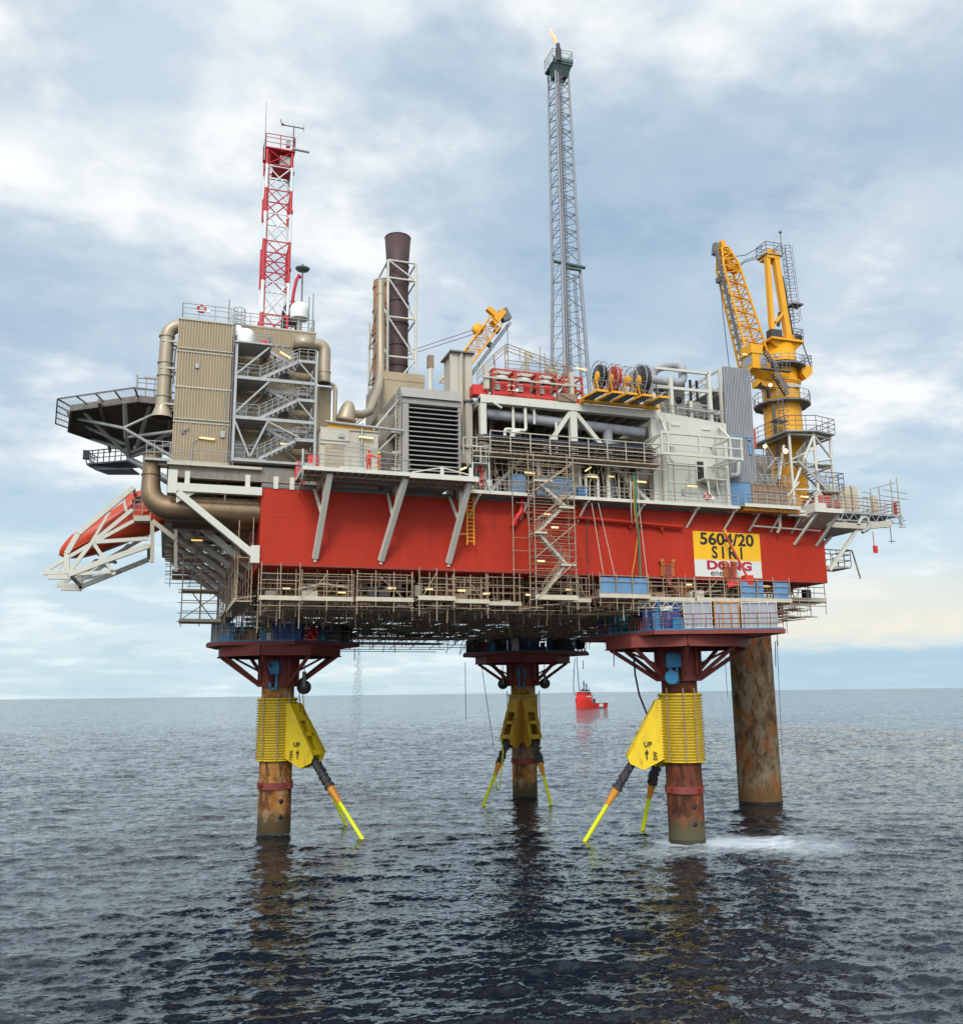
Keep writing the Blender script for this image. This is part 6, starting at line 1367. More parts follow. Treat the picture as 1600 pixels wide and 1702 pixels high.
mb = MB(); mb.box((44.2,-.5,35.65),(46.9,1.1,35.8)); mb.slab([V(44.2,-.5,35.65),V(46.9,-.5,35.65),V(45.6,.9,34.9)], V(0,.1,0)); mb.rail([(44.9,-.5,35.8),(46.9,-.5,35.8),(46.9,1,35.8)],1.2,.7,.035); mb.beam((44.7,-.3,35.6),(44.1,-1.5,33.2),.09); mb.beam((45.7,-.3,35.6),(45.4,-1.3,33.2),.06); mb.build('door_balcony', M['white'], WB)
mb = MB(); mb.tube((39.7,.4,36.7),(44.2,.4,36.7),.04,4); mb.tube((39.7,.4,37.4),(44.2,.4,37.3),.04,4); mb.tube((43.0,.4,34),(43.0,.4,37.3),.05,4); mb.tube((42.6,.5,35.5),(43.2,.3,36.2),.05,4); mb.build('hand_line', M['grey'], WB)
mb = MB(); mb.tube((40.0,.2,33.1),(40.0,.2,38.4),.3,10); mb.build('corner_pipe', M['beige'], WB)
mb = MB(); rnd = random.Random(6)
for x in (41.0,43.6,46.0): mb.box((x,1.12,DZ),(x+.035,1.15,42.2))
for z in (34.4,36.4,38.9,40.6): mb.box((40.3,1.125,z),(48,1.15,z+.03))
mb.build('panel_joint', M['white'], WB)
mb = MB(); mb.path([(41.2,1.05,42),(41.2,1.05,38.0),(41.6,1.05,37.6),(41.6,1.05,33)],.05,5); mb.path([(46.8,1.05,41),(46.8,1.05,36.8)],.06,5); mb.box((41.3,.95,38.6),(41.8,1.14,39.3)); mb.box((46.4,.95,34.4),(46.9,1.14,35.1)); mb.box((42.4,.98,34.2),(42.8,1.14,34.8)); mb.tube((47.3,.6,33),(47.3,.6,36.5),.07,5); mb.tube((47.0,.4,33),(46.7,.9,35.6),.05,5)
mb.build('wall_fitting', M['grey'], WB)
# machinery on its roof
RM = thing('roof_machinery', 'dark tanks and grey pipe loop inside a white frame above the white module', 'machinery', (43,4,42.5))
mb = MB(); mb.box((41.7,3.2,42.4),(44.7,7,47.0)); mb.lathe((45.5,2.6,42.4), [(0,0),(.85,0),(.85,2.0),(.6,2.4),(0,2.5)], 16); mb.lathe((40.9,2.4,42.5), [(0,0),(.75,0),(.75,2.0),(.5,2.4),(0,2.5)], 16); mb.box((41.7,3.15,46.6),(44.8,3.2,47.1)); mb.build('tank', M['inner'], RM)
mb = MB(); mb.lathe((43.9,3.12,45.2), [(.36,0),(.36,.06),(0,.06)], 14, (0,-1,0)); mb.box((40.3,2.0,45.3),(41.6,2.2,45.8)); mb.build('hatch', M['black'], RM)
mb = MB()
for x in (45.1,45.9): mb.tube((x,2.6,44.4),(x,2.6,47.4),.15,8); mb.lathe((x,2.6,44.2), [(.35,0),(.35,.4),(.15,.8)], 12)
mb.build('dark_stack', M['black'], RM)
mb = MB()
for x, zt_ in ((42.0,47.0),(46.7,48.2)): mb.box((x-.2,1.3,42.4),(x+.2,1.7,zt_))
mb.box((40.2,1.3,47.75),(46.6,1.6,48.0)); mb.box((40.4,1.35,45.7),(46.9,1.6,46.0)); mb.box((44.2,1.4,42.4),(44.5,1.6,44.6)); mb.beam((39.7,1.3,45),(40.5,1.3,42.4),.35); mb.build('frame', M['white'], RM)
mb = MB(); mb.path(bendpath([(37.6,2.0,46.9),(41.2,2.0,46.75),(43.9,2.0,46.7),(43.9,2.1,49.0),(41.6,4.2,48.9),(41.4,4.4,46)],.9,7),.46,14); mb.path([(45,3.2,44.8),(48,3.2,44.8)],.2,8); mb.build('pipe_loop', M['tarp'], RM)
mb = MB()
for x in (41.0,42.6,43.4): mb.lathe((x,2.0,46.75), [(.47,-.05),(.51,-.05),(.51,.05),(.47,.05)], 14, (1,0,0))
mb.build('pipe_band', M['grey'], RM)
mb = MB(); mb.rail([(40.2,1.15,42.6),(48,1.15,42.4)],1.3,.8,.04); mb.tube((42.4,1.2,43.6),(47,1.2,43.5),.12,6); mb.build('railing', M['grey'], RM)

# ------------------------------------------------------------------ grey finned panel tower
FN = thing('finned_panel_tower', 'tall grey ribbed panel on an open frame, between the white module and the yellow crane', 'panel tower', (50.3,3,DZ))
bl, br, tl, tr = V(48.35,1.6,33.3), V(51.75,1.6,33.3), V(48.75,1.6,49.0), V(52.0,1.6,49.0)
bs = .18
p0, p1 = bl.lerp(tl,bs), br.lerp(tr,bs)
mb = MB(); mb.slab([p0,p1,tr,tl], V(0,.25,0)); mb.build('panel', M['dgrey'], FN)
mb = MB(); n = 17
for k in range(n+1): mb.beam(p0.lerp(p1,k/n)+V(0,-.06,0), tl.lerp(tr,k/n)+V(0,-.06,0), .085, .18)
for t_ in np.arange(.01,1,.030): mb.beam(p0.lerp(tl,t_)+V(0,-.02,0), p1.lerp(tr,t_)+V(0,-.02,0), .05, .045)
mb.build('fin', M['tarp'], FN)
mb = MB(); mb.slab([bl,br,p1,p0], V(0,.2,0)); mb.build('lower_panel', M['lblue'], FN)
mb = MB()
for t_ in (.5,): mb.beam(bl.lerp(tl,t_)+V(0,-.1,0), br.lerp(tr,t_)+V(0,-.1,0), .2,.12)
mb.box((51.15,1.34,39.2),(51.45,1.44,40.4)); mb.box((51.0,1.34,40.8),(51.5,1.42,41.0)); mb.build('panel_strap', M['lblue'], FN)
mb = MB(); fx = [48.4, 51.9]
for x, y, z in ((45.9,8.5,48.0),(46.2,6.5,48.2)): pass
for x in (48.6, 52.0):
    for y in (2.2, 10.5): mb.box((x-.14,y-.14,33),(x+.14,y+.14,48.9))
for z in (48.8, 46.2, 43.6, 41.0):
    for x in (48.6, 52.0): mb.box((x-.1,2.2,z-.12),(x+.1,10.5,z+.12))
    mb.box((48.6,10.4,z-.12),(52,10.6,z+.12))
for x in (48.6, 52.0):
    for a, b in ((41,43.6),(43.6,46.2),(46.2,48.8)): mb.beam((x,2.2,a),(x,6.3,b),.16); mb.beam((x,6.3,b),(x,10.5,a),.16)
mb.build('frame', M['white'], FN)
mb = MB()
for z in (41.2, 43.7, 46.3): mb.box((47.6,2.4,z),(52,10.4,z+.1)); mb.rail([(47.6,2.4,z),(47.6,10.4,z)],1.2,1.2,.045)
mb.lathe((49.6,6,42.4), [(0,0),(.7,0),(.7,3),(.4,4.2),(.2,5.5),(0,5.5)], 12); mb.build('platform', M['grey'], FN)
mb = MB(); mb.path(bendpath([(48.2,.9,36.6),(49.2,.9,36.6),(49.4,.9,38.2)],.4), .3, 10); mb.build('vent_elbow', M['grey'], FN)
mb = MB(); mb.slab([V(47.9,1.5,33.2),V(48.5,1.5,33.2),V(48.3,1.5,36.0)], V(0,.6,0)); mb.build('blue_sheet', M['btarp'], FN)

# brown hoarding behind the rail
BH = thing('plank_hoarding', 'low brown plank hoarding behind the railing below the grey ribbed panel', 'hoarding', (51.8,-.6,DZ))
mb = MB()
for k in range(18): x = 49.6+k*.25; mb.box((x,-.7+.02*(k%2),33.0),(x+.235,-.62+.02*(k%2),35.35+.04*((k*7)%3)))
mb.build('boards', M['brown'], BH)
mb = MB()
for k in range(7): x = 49.7+k*.7; mb.tube((x,-.82,32.8),(x,-.82,35.6),.045,4)
for z in (33.3,34.0,34.7,35.4): mb.tube((49.4,-.84,z),(54.2,-.84,z),.04,4)
mb.build('rails', M['scaf'], BH)

# ------------------------------------------------------------------ yellow pedestal crane
CR = thing('pedestal_crane', 'big yellow pedestal crane with a raised lattice boom on the right end', 'crane', (60.9,8,DZ))
cx_, cy_ = 60.9, 8.0
mb = MB(); mb.lathe((cx_,cy_,0), [(2.25,DZ),(2.25,43.3),(2.18,44),(2.18,49.8),(2.2,50),(2.2,50.4),(2.05,50.5),(2.05,54.9),(0,54.9)], 36); mb.build('pedestal', M['yellow'], CR)
mb = MB()
for z in (37.5,41.0,47.3,49.9,52.6): mb.lathe((cx_,cy_,z), [(2.0,0),(2.30,0),(2.30,.12),(2.0,.12)], 36, smooth=False)
mb.lathe((cx_,cy_,50.1), [(2.02,0),(2.36,0),(2.36,.22),(2.02,.22)], 36, smooth=False); mb.build('ring_flange', M['yellow'], CR)
mb = MB()
for a in (R_(-130), R_(-60)): mb.lathe((cx_+math.cos(a)*1.9,cy_+math.sin(a)*1.9,53.2), [(.0,.02),(.0,.1),(.3,.1),(.3,.2),(0,.2)], 10, (math.cos(a),math.sin(a),0))
mb.box((cx_-1.0,cy_-2.34,49.2),(cx_+1.0,cy_-1.95,49.6)); mb.build('hatch', M['beige'], CR)
def ringplat(z, r, a0=0, a1=2*PI, h=1.25):
    n = 12; pts = [V(cx_+r*math.cos(a0+(a1-a0)*k/n), cy_+r*math.sin(a0+(a1-a0)*k/n), z) for k in range(n+1)]
    m1 = MB(); inn = [V(cx_+2.0*math.cos(a0+(a1-a0)*k/n), cy_+2.0*math.sin(a0+(a1-a0)*k/n), z) for k in range(n+1)]
    for k in range(n): m1.slab([inn[k],pts[k],pts[k+1],inn[k+1]], V(0,0,-.2))
    for k in range(0, n+1, 2): m1.slab([inn[k]+V(0,0,-.2),pts[k]+V(0,0,-.2),inn[k]+V(0,0,-.7)], V(.06,.06,0))
    m1.build('ring_platform', M['dgrey'], CR); m2 = MB(); m2.rail(pts,h,1,.04,(.5,)); m2.build('ring_railing', M['grey'], CR)
ringplat(47.6, 3.3); ringplat(52.2, 3.05, R_(150), R_(330), .9)
mb = MB(); mb.path([(57.2,5.4,47.4),(56.8,5,48.2),(56.2,5,48.6)],.2,6); mb.lathe((56.2,5,48.5), [(.1,0),(.35,.5),(.3,.5)], 10, (-.8,0,.4)); mb.build('horn', M['dark'], CR)
mb = MB(); mb.slab([V(cx_-2.4,cy_-2.3,55.0),V(cx_+2.2,cy_-2.2,55.0),V(cx_+2.3,cy_+2.3,55.0),V(cx_-2.2,cy_+2.3,55.0)], V(0,0,.25)); mb.slab([V(cx_-2.3,cy_-1.9,55.0),V(cx_-1.5,cy_-1.7,54.3),V(cx_+1.5,cy_-1.7,54.3),V(cx_+2.2,cy_-1.9,55.0)], V(0,.3,0)); mb.box((cx_+1.7,cy_-2.0,51.3),(cx_+3.2,cy_+.5,52.2)); mb.slab([V(cx_+1.6,cy_-2.0,51.3),V(cx_+3.2,cy_-2.0,51.3),V(cx_+2.2,cy_-2.0,50.5)], V(0,2.0,0)); mb.build('machinery_deck', M['yellow'], CR)
mb = MB(); mb.rail([(cx_+.8,cy_-2.2,55.25),(cx_+2.2,cy_-2.1,55.25),(cx_+2.2,cy_+2,55.25)],1.4,1,.045); mb.rail([(cx_+1.8,cy_-2.0,52.2),(cx_+3.2,cy_-2.0,52.2),(cx_+3.2,cy_+.5,52.2)],1.3,1,.045); mb.tube((cx_+2.1,cy_-2.0,55),(cx_+3.0,cy_-2.0,52.2),.09,5); mb.build('railing', M['dgrey'], CR)
mb = MB(); mb.obox((cx_-1.6,cy_-1.7,55.75), (1.5,1.0,.95)); mb.lathe((cx_+1.9,cy_-1.2,55.9), [(0,-.5),(.5,-.5),(.5,.5),(0,.5)], 12, (1,0,0)); mb.build('winch', M['dark'], CR)
# A-frame head
hz_ = 66.6
mb = MB(); mb.beam((cx_-1.3,cy_-.9,55.2),(cx_-.95,cy_-.6,hz_),.5,.6); mb.beam((cx_+.85,cy_-1.1,55.2),(cx_+.2,cy_-.6,hz_),.68,.72)
mb.beam((cx_-.9,cy_-1.1,57.6),(cx_+.9,cy_-1.1,59.6),.35); mb.box((cx_-1.2,cy_-1.0,hz_-.5),(cx_+.65,cy_+.6,hz_+.25)); mb.sphere((cx_-.2,cy_-.4,hz_+.5),.6,12,8,(1,1,.7)); mb.box((cx_+.2,cy_-1.6,55.25),(cx_+2.2,cy_-.7,56.1)); mb.build('a_frame', M['yellow'], CR)
mb = MB(); mb.beam((cx_-.1,cy_-1.1,59.0),(cx_-.5,cy_-1.1,57.2),.3); mb.beam((cx_+1.6,cy_-1,55.3),(cx_+1.0,cy_-.6,64),.28); mb.build('hydraulic_ram', M['dark'], CR)
mb = MB(); mb.box((cx_-1.35,cy_-1.1,hz_-.1),(cx_+.95,cy_+.9,hz_)); mb.rail([(cx_-1.35,cy_-1.1,hz_),(cx_+.95,cy_-1.1,hz_),(cx_+.95,cy_+.9,hz_),(cx_-1.35,cy_+.9,hz_)],1.5,.95,.045,closed=True); mb.tube((cx_+.9,cy_-1.1,hz_),(cx_+.9,cy_-1.1,hz_+3.0),.05,5); mb.sphere((cx_+.9,cy_-1.1,hz_+3.05),.2,8,6); mb.build('head_platform', M['dgrey'], CR)
mb = MB(); lx = cx_+1.75; mb.ladder((lx,cy_-.9,57.5),(lx-.5,cy_-.9,67.8),(.25,0,0),.4,.04)
for k in range(13):
    z = 58+k*.8; x = lx-.5*(z-57.5)/10.3; mb.torus((x+.1,cy_-1.4,z),.5,.04,(0,0,1),10,3)
for a in (-.5,0,.5): mb.tube((lx+.1+a,cy_-1.5-.62*math.cos(a*2),58),(lx-.4+a,cy_-1.5-.62*math.cos(a*2),67.6),.04,4)
mb.box((lx-.6,cy_-2.1,59.9),(lx+.9,cy_-.8,60.1)); mb.build('caged_ladder', M['dgrey'], CR)
# boom and cab
b0, b1 = V(58.1,8.2,50.6), V(54.25,8.2,66.9)
mb = MB(); mb.lattice(b0.lerp(b1,.12), b0.lerp(b1,.86), (3.1,2.0), (2.2,1.5), 13, .15, .075, side=(1,0,.25)); mb.lattice(b0, b0.lerp(b1,.12), (1.6,2.0), (3.1,2.0), 2, .15, .08, side=(1,0,.25)); mb.lattice(b0.lerp(b1,.86), b1, (2.2,1.5), (.9,1.0), 3, .15, .09, side=(1,0,.25)); mb.build('boom', M['yellow'], CR)
mb = MB(); d = (b1-b0).normalized(); mb.beam(b1-d*2.8, b1+d*.9, .55, .9); mb.lathe(b1-d*1.0+V(.5,0,0), [(0,-.3),(.6,-.3),(.6,.3),(0,.3)], 14, (0,1,0)); mb.lathe(b1-d*2.4+V(.9,0,0), [(0,-.3),(.65,-.3),(.65,.3),(0,.3)], 14, (0,1,0)); mb.build('boom_head', M['yellow'], CR)
mb = MB(); o1 = V(-1.75,-.4,-.4); w0, w1 = b0.lerp(b1,.12)+o1, b0.lerp(b1,.97)+V(-1.25,-.4,0); n = 34; mb.beam(w0,w1,.32,.12)
for k in range(n+1): e = w0.lerp(w1,k/n); mb.beam(e, e+V(-.45,0,-.1), .07); mb.tube(e+V(-.45,-.2,-.1), w0.lerp(w1,min(1,(k+1)/n))+V(-.45,-.2,-.1), .05, 4)
mb.obox(b1+V(-1.1,0,-.2), (.5,.6,1.5),0,.2); mb.obox(b1+V(-.8,0,-4.2), (.6,.6,.6)); mb.build('boom_walkway', M['dgrey'], CR)
mb = MB(); hd_ = V(cx_-1.4,cy_-.6,hz_+.3)
mb.path([b1-d*1.2+V(.6,0,.2), b1.lerp(hd_,.5)+V(.3,0,-.55), hd_+V(0,0,.9)], .05, 5); mb.path([b1-d*2.4+V(1.1,0,.2), b1.lerp(hd_,.5)+V(.3,0,-1.2), hd_+V(0,0,-.3)], .05, 5); mb.path([b1-d*2.5+V(1.1,.3,.0), b1.lerp(hd_,.5)+V(.3,.3,-1.35), hd_+V(0,.3,-.5)], .05, 5)
h0 = b1+V(-.6,-.3,-5); mb.path([b1+V(-.9,-.3,-3.5), V(53.5,7.9,58), V(54.0,7.9,49.3)], .05, 5); mb.sphere((54.0,7.9,49.2),.22,8,6); mb.build('rope', M['dark'], CR)
mb = MB(); mb.box((55.5,5.6,51.0),(57.7,7.6,53.0)); mb.box((55.3,5.5,52.8),(56.9,7.6,53.9)); mb.box((57.5,6.2,51.0),(58.4,7.6,52.2)); mb.slab([V(56.4,5.7,51.0),V(58.2,5.7,51.0),V(58.8,6.2,50.0),V(57.4,6.2,50.0)], V(0,1.5,0)); mb.box((56.6,6.4,49.2),(60,7.6,50.0)); mb.build('cab', M['yellow'], CR)
mb = MB(); mb.slab([V(56.5,5.55,51.3),V(57.45,5.55,51.3),V(57.4,5.55,52.7),V(56.5,5.55,52.7)], V(0,.04,0)); mb.slab([V(55.47,5.8,51.5),V(55.47,7.4,51.5),V(55.47,7.4,52.6),V(55.47,5.8,52.6)], V(.02,0,0)); mb.build('cab_window', M['tarp'], CR)
mb = MB(); mb.stairs((58.4,5.3,51.2),(57.0,5.3,53.0),(0,.3,0)); mb.box((56.3,5.0,50.8),(60.4,5.6,50.9)); mb.rail([(56.3,5.0,50.9),(60.2,5.0,50.9)],1.0,.6,.04); mb.stairs((57.9,5.2,50.4),(59.4,5.0,47.8),(0,.35,0)); mb.rail([(58.0,4.9,50.3),(59.4,4.7,47.9)],1,.5,.04); mb.box((57.4,4.8,44.6),(59.2,6.0,44.75)); mb.ladder((58.4,5.0,39.8),(58.4,5.0,47.5),(.35,0,0),.4,.05)
for k in range(9): mb.torus((58.4,4.5,40.4+k*.75),.55,.04,(0,0,1),10,3)
mb.build('access_stair', M['dgrey'], CR)
mb = MB(); mb.box((cx_-2.4,cy_-1.6,DZ),(cx_-2.15,cy_-1.3,47)); mb.build('cable_riser', M['dgrey'], CR)

# stair frame round the crane foot
CF = thing('crane_stair_frame', 'pale open stair frame wrapped around the foot of the yellow crane', 'stair tower', (61,5,DZ))
x0, x1, y0, y1 = 57.0, 63.9, 3.4, 10.5; mb = MB()
for x, y in ((x0+1,y0),(61.0,y0-.4),(x1,y0+.4),(x0+1,y1),(x1,y1)): mb.tube((x,y,DZ),(x,y,42.9),.17,7)
for z in (36.2, 39.3, 42.6):
    mb.tube((x0+1,y0,z),(61,y0-.4,z),.12,6); mb.tube((61,y0-.4,z),(x1,y0+.4,z),.12,6); mb.tube((x1,y0+.4,z),(x1,y1,z),.12,6); mb.tube((x0+1,y0,z),(x0+1,y1,z),.12,6)
mb.tube((61,y0-.4,42.6),(x0+1,y0,36.4),.17,6); mb.tube((61,y0-.4,42.6),(x1,y0+.4,40.2),.15,6); mb.tube((x1,y0+.4,40.2),(61,y0-.4,39.5),.15,6); mb.tube((61,y0-.4,36.2),(63.8,y0,DZ+.3),.15,6); mb.tube((x0+1,y0,39.6),(61,y0-.4,41),.1,6); mb.tube((58.6,y0-.3,37.0),(55.5,y0+.5,33.4),.13,6); mb.tube((x1,y0+.4,39.3),(61.2,y0,36.3),.12,6); mb.tube((x0+1,y0,33),(61,y0-.4,36.2),.14,6); mb.tube((57.2,y0,41.2),(56.2,y0,37.2),.16,6)
mb.build('frame', M['white'], CF)
mb = MB(); mb.slab([V(57.2,y0-.6,42.7),V(61,y0-1.0,42.9),V(64.2,y0-.2,42.9),V(64.2,y1,42.9),V(57.2,y1,42.7)], V(0,0,.16)); mb.box((61.3,3.2,36.2),(64.6,5.4,36.35)); mb.box((61.5,3.2,39.3),(63.5,5,39.4)); mb.build('platform', M['grey'], CF)
mb = MB(); mb.rail([(57.2,y1,42.86),(57.2,y0-.6,42.86),(61,y0-1.0,43.05),(64.2,y0-.2,43.05),(64.2,y1,43.05)],1.7,1.2,.045,(.33,.66)); mb.rail([(61.5,3.1,36.4),(64.7,3.1,36.4),(64.7,5.5,36.4)],2.0,.8,.05); mb.build('railing', M['dgrey'], CF)
for p, q in (((59.0,4.2,39.5),(62.0,4.0,42.7)),((62.0,3.2,36.3),(58.6,3.4,39.4)),((59.2,4.2,33.2),(62.2,4.2,36.2)),((62.3,2.9,33),(59.8,2.9,35.6))):
    mb = MB(); mb.stairs(p,q,(0,.5,0)); mb.rail([V(*p)+V(0,-.5,0),V(*q)+V(0,-.5,0)],1.0,.8,.035); mb.build('stair_flight', M['grey'], CF)
# clutter between the panel tower and crane
CL = thing('pump_skid', 'dark cluster of machinery and pipes left of the crane foot', 'machinery', (55,6,DZ)); mb = MB(); rnd = random.Random(4)
mb.box((53.2,4,DZ),(56.8,9,36)); mb.box((53.6,5,36),(56.4,8,40.4)); mb.lathe((55,3.6,35), [(0,0),(.7,0),(.7,2),(0,2.4)], 12); mb.build('machine', M['inner'], CL)
mb = MB()
for k in range(26): a = V(53+rnd.random()*4,3+rnd.random()*2,DZ+rnd.random()*7); mb.tube(a, a+V(rnd.uniform(-1.5,1.5),rnd.uniform(-.5,.5),rnd.uniform(-.3,2.4)), .06+rnd.random()*.07, 5)
mb.rail([(52.6,2.5,36.3),(57,2.5,36.3)],1.1,.8,.05); mb.rail([(52.6,2.7,38.4),(56.5,2.7,38.4)],1.1,.8,.05); mb.build('pipework', M['grey'], CL)
mb = MB(); mb.box((52.6,4.5,41.0),(54.4,6.5,43.2)); mb.build('red_box', M['redp'], CL)
mb = MB(); mb.box((58.2,2.2,33.0),(59.2,3.0,34.2)); mb.lathe((58.9,1.6,33), [(0,0),(.4,0),(.4,1),(0,1)], 10); mb.build('drum', M['cyan'], CL)

# ------------------------------------------------------------------ front walkway on the hull top
FWk = thing('front_walkway', 'narrow railed walkway along the top edge of the red hull', 'walkway', (38,-.9,DZ-.2))
wz = 32.62
mb = MB(); mb.box((18.4,-1.7,wz-.12),(47.4,.0,wz)); mb.box((47.4,-2.6,wz+.02),(54.0,0,wz+.14)); mb.box((54,-1.7,wz-.12),(58.8,0,wz)); mb.build('floor', M['grey'], FWk)
mb = MB(); mb.box((18.4,-1.84,wz-.22),(24.9,-1.7,wz+.1)); mb.box((27.4,-1.84,wz-.22),(47.3,-1.7,wz+.1)); mb.box((47.3,-2.75,wz-.12),(54,-2.6,wz+.22)); mb.box((54,-1.84,wz-.22),(58.6,-1.7,wz+.1)); mb.build('edge_beam', M['white'], FWk)
mb = MB()
for x in (19.5,24.6,30.5,36.5,42.6,47.0,50.0,52.6,55.2): mb.beam((x,-1.6,wz-.15),(x-.55,-.05,wz-2.1),.16); mb.box((x-.08,-1.7,wz-.4),(x+.08,0,wz-.13))
mb.build('bracket', M['white'], FWk)
mb = MB()
for a, b in ((18.6,25.8),(27.6,42.5),(42.6,47.2)): mb.rail([(a,-1.75,wz),(b,-1.75,wz)],1.15,1.5,.035,(.33,.66))
mb.rail([(47.4,-2.65,wz+.1),(54,-2.65,wz+.1)],1.2,1.3,.04,(.33,.66)); mb.rail([(54,-1.75,wz),(58.6,-1.75,wz)],1.15,1.4,.04,(.33,.66)); mb.build('railing', M['grey'], FWk)
mb = MB()
for k in range(5): mb.box((47.8+k*1.25,-2.4,wz-.32),(48.7+k*1.25,-.5,wz+.0))
mb.box((47.6,-2.3,wz-.42),(54.2,-2.1,wz-.1)); mb.build('ochre_underside', M['oran2'], FWk)
mb = MB(); mb.tube((49.5,-.7,30.95),(57.8,-.7,30.8),.09,6); mb.path(bendpath([(52.6,-1.0,32.4),(52.6,-1.0,31.0),(52.5,-.6,30.4)],.3),.16,7); mb.path(bendpath([(53,-1.9,32.1),(56.6,-1.9,32.1),(56.7,-1.9,34.4)],.5),.17,7); mb.build('drain_line', M['white'], FWk)
# right end balcony
EB = thing('end_balcony', 'thick white box balcony at the right end of the hull top', 'balcony', (59.5,-1.5,32.5))
mb = MB(); mb.box((55.2,-3.4,32.25),(58.7,1.5,32.7)); mb.box((55.2,-3.4,32.7),(56.6,-1,33.2)); mb.build('box_floor', M['white'], EB)
mb = MB(); mb.slab([V(55.3,-3.3,32.25),V(55.3,.0,31.2),V(55.3,0,32.25)], V(3.2,0,0)); mb.box((58.8,-.6,31.3),(63.9,7,31.9)); mb.build('soffit', M['beige'], EB)
for x, xb in ((55.7,54.9),(58.4,57.7)):
    mb = MB(); mb.beam((x,-3,32.2),(xb,-.05,29.3),.24); mb.build('strut', M['white'], EB)
mb = MB(); mb.rail([(55.3,-3.35,32.7),(58.6,-3.35,32.7),(58.6,1,32.7)],1.2,1.2,.04); mb.path(bendpath([(61.2,-2.6,31.3),(61.6,-2.6,32.0),(62.4,-2.6,32.2),(62.6,-2.6,31.0),(61.6,-2.6,30.5)],.4),.2,7); mb.build('railing', M['grey'], EB)
RS = thing('right_outrigger_deck', 'grey lattice edged deck reaching past the right end of the hull', 'deck', (66,4,33))
mb = MB(); mb.slab([V(61.2,1.5,33.55),V(72.6,3.4,33.9),V(72.6,12,33.9),V(60,12,33.5)], V(0,0,.14)); mb.build('floor', M['grey'], RS)
mb = MB(); a, b = V(61.2,1.5,33.5), V(72.6,3.4,33.85); n = 16
for off in (V(0,0,0), V(0,2.5,0)):
    mb.beam(a+off, b+off, .14); mb.beam(a+off+V(0,0,-.85), b+off+V(0,0,-.85), .12)
    for k in range(n): p, q = a.lerp(b,k/n)+off, a.lerp(b,(k+1)/n)+off; (mb.tube(p, q+V(0,0,-.85), .06, 4) if k%2 else mb.tube(p+V(0,0,-.85), q, .06, 4))
mb.build('lattice_girder', M['grey'], RS)
mb = MB(); mb.beam((58.8,2.0,31.3),(69.6,2.0,32.6),.6,.7); mb.beam((63,3.5,31.5),(62.6,3.5,33.5),.3); mb.beam((66,2.6,31.9),(62,2.6,33.4),.15); mb.build('outrigger_beam', M['beige'], RS)
mb = MB(); mb.beam((63.6,-.2,31.9),(58.95,-.2,26.7),.34); mb.beam((61.9,2.6,31.0),(58.95,2.6,28.3),.32); mb.build('long_strut', M['white'], RS)
mb = MB(); mb.tube((72.5,3.45,32.5),(72.5,3.45,34.6),.05,5); mb.rail([(61.5,1.5,33.7),(72.6,3.4,34.0),(72.6,11,34)],1.6,1.2,.05,(.25,.5,.75)); mb.rail([(62,8,33.6),(73,9,34)],3.2,2.0,.05,(.4,.7))
for x, h in ((69.8,3.6),(71.6,4.6),(72.5,4.9),(66.0,3.2),(68.6,3.4)): mb.tube((x,3.4,33.6),(x,3.4,33.6+h),.065,5)
mb.tube((69.0,3.4,37.0),(72.4,3.6,37.9),.05,5); mb.tube((69.8,3.4,36.2),(74.0,3.6,36.0),.045,5); mb.tube((70.4,3.4,36.9),(74.0,3.6,36.7),.045,5)
for k in range(6): mb.tube((72.2+.2*(k%2),3.4,32.6+.3*k),(73.4-.2*(k%3),3.6,32.7+.25*k),.05,4)
for k in range(5): mb.tube((67.2,3.2,34.2+.55*k),(68.4,3.2,34.1+.55*k),.05,4)
mb.build('scaffold_rail', M['scafd'], RS)
mb = MB(); mb.box((67.0,1.9,29.2),(67.5,2.1,30.0)); mb.tube((67.1,2,29.8),(67.1,2,31.6),.05,5); mb.build('hanging_plate', M['red'], RS)
mb = MB(); mb.tube((69.6,2,30.4),(69.6,2,32.2),.05,5); mb.tube((69.2,2,30.6),(70.1,2,30.6),.05,5); mb.build('hook', M['dgrey'], RS)
for i, (u0, u1, vt, vb, lean) in enumerate(((1379,1392,812,848,-9),(1393,1403,817,847,-2),(1405,1414,814,847,-1),(1417,1427,814,847,-1),(1450,1457,830,848,0))):
    lab = ('leaning bundle of pale wrapped planks, leftmost on the right outrigger deck','second bundle of wrapped planks from the left, with a dark top','third, narrower bundle of wrapped planks on the right outrigger deck','wide straight bundle of wrapped planks, fourth from the left','short low bundle of planks standing alone near the right end of the outrigger deck')[i]
    y = 4.2; a, b = A(u0,vb+6,y), A(u1,vb+6,y); h = A(u0,vt,y).z-33.4; t = thing('plank_bundle', lab, 'plank bundle', ((a.x+b.x)/2,y,33.7), 'plank bundles stacked on the right outrigger deck')
    mb = MB(); w_ = (b.x-a.x); n = 4; dx = lean*.1
    for k in range(n): x = a.x+w_*(k+.5)/n; mb.beam((x-dx*.2,y,33.85),(x+dx,y,33.85+h*(1-.05*((k*3)%4)/2)),w_/n*.9,.5)
    mb.build('planks', M['plankl'], t); mb = MB()
    for f in (.3,.72): mb.box((a.x+dx*f-.06,y-.30,33.7+h*f),(b.x+dx*f+.06,y+.3,33.78+h*f))
    mb.build('strap', M['plank'], t)
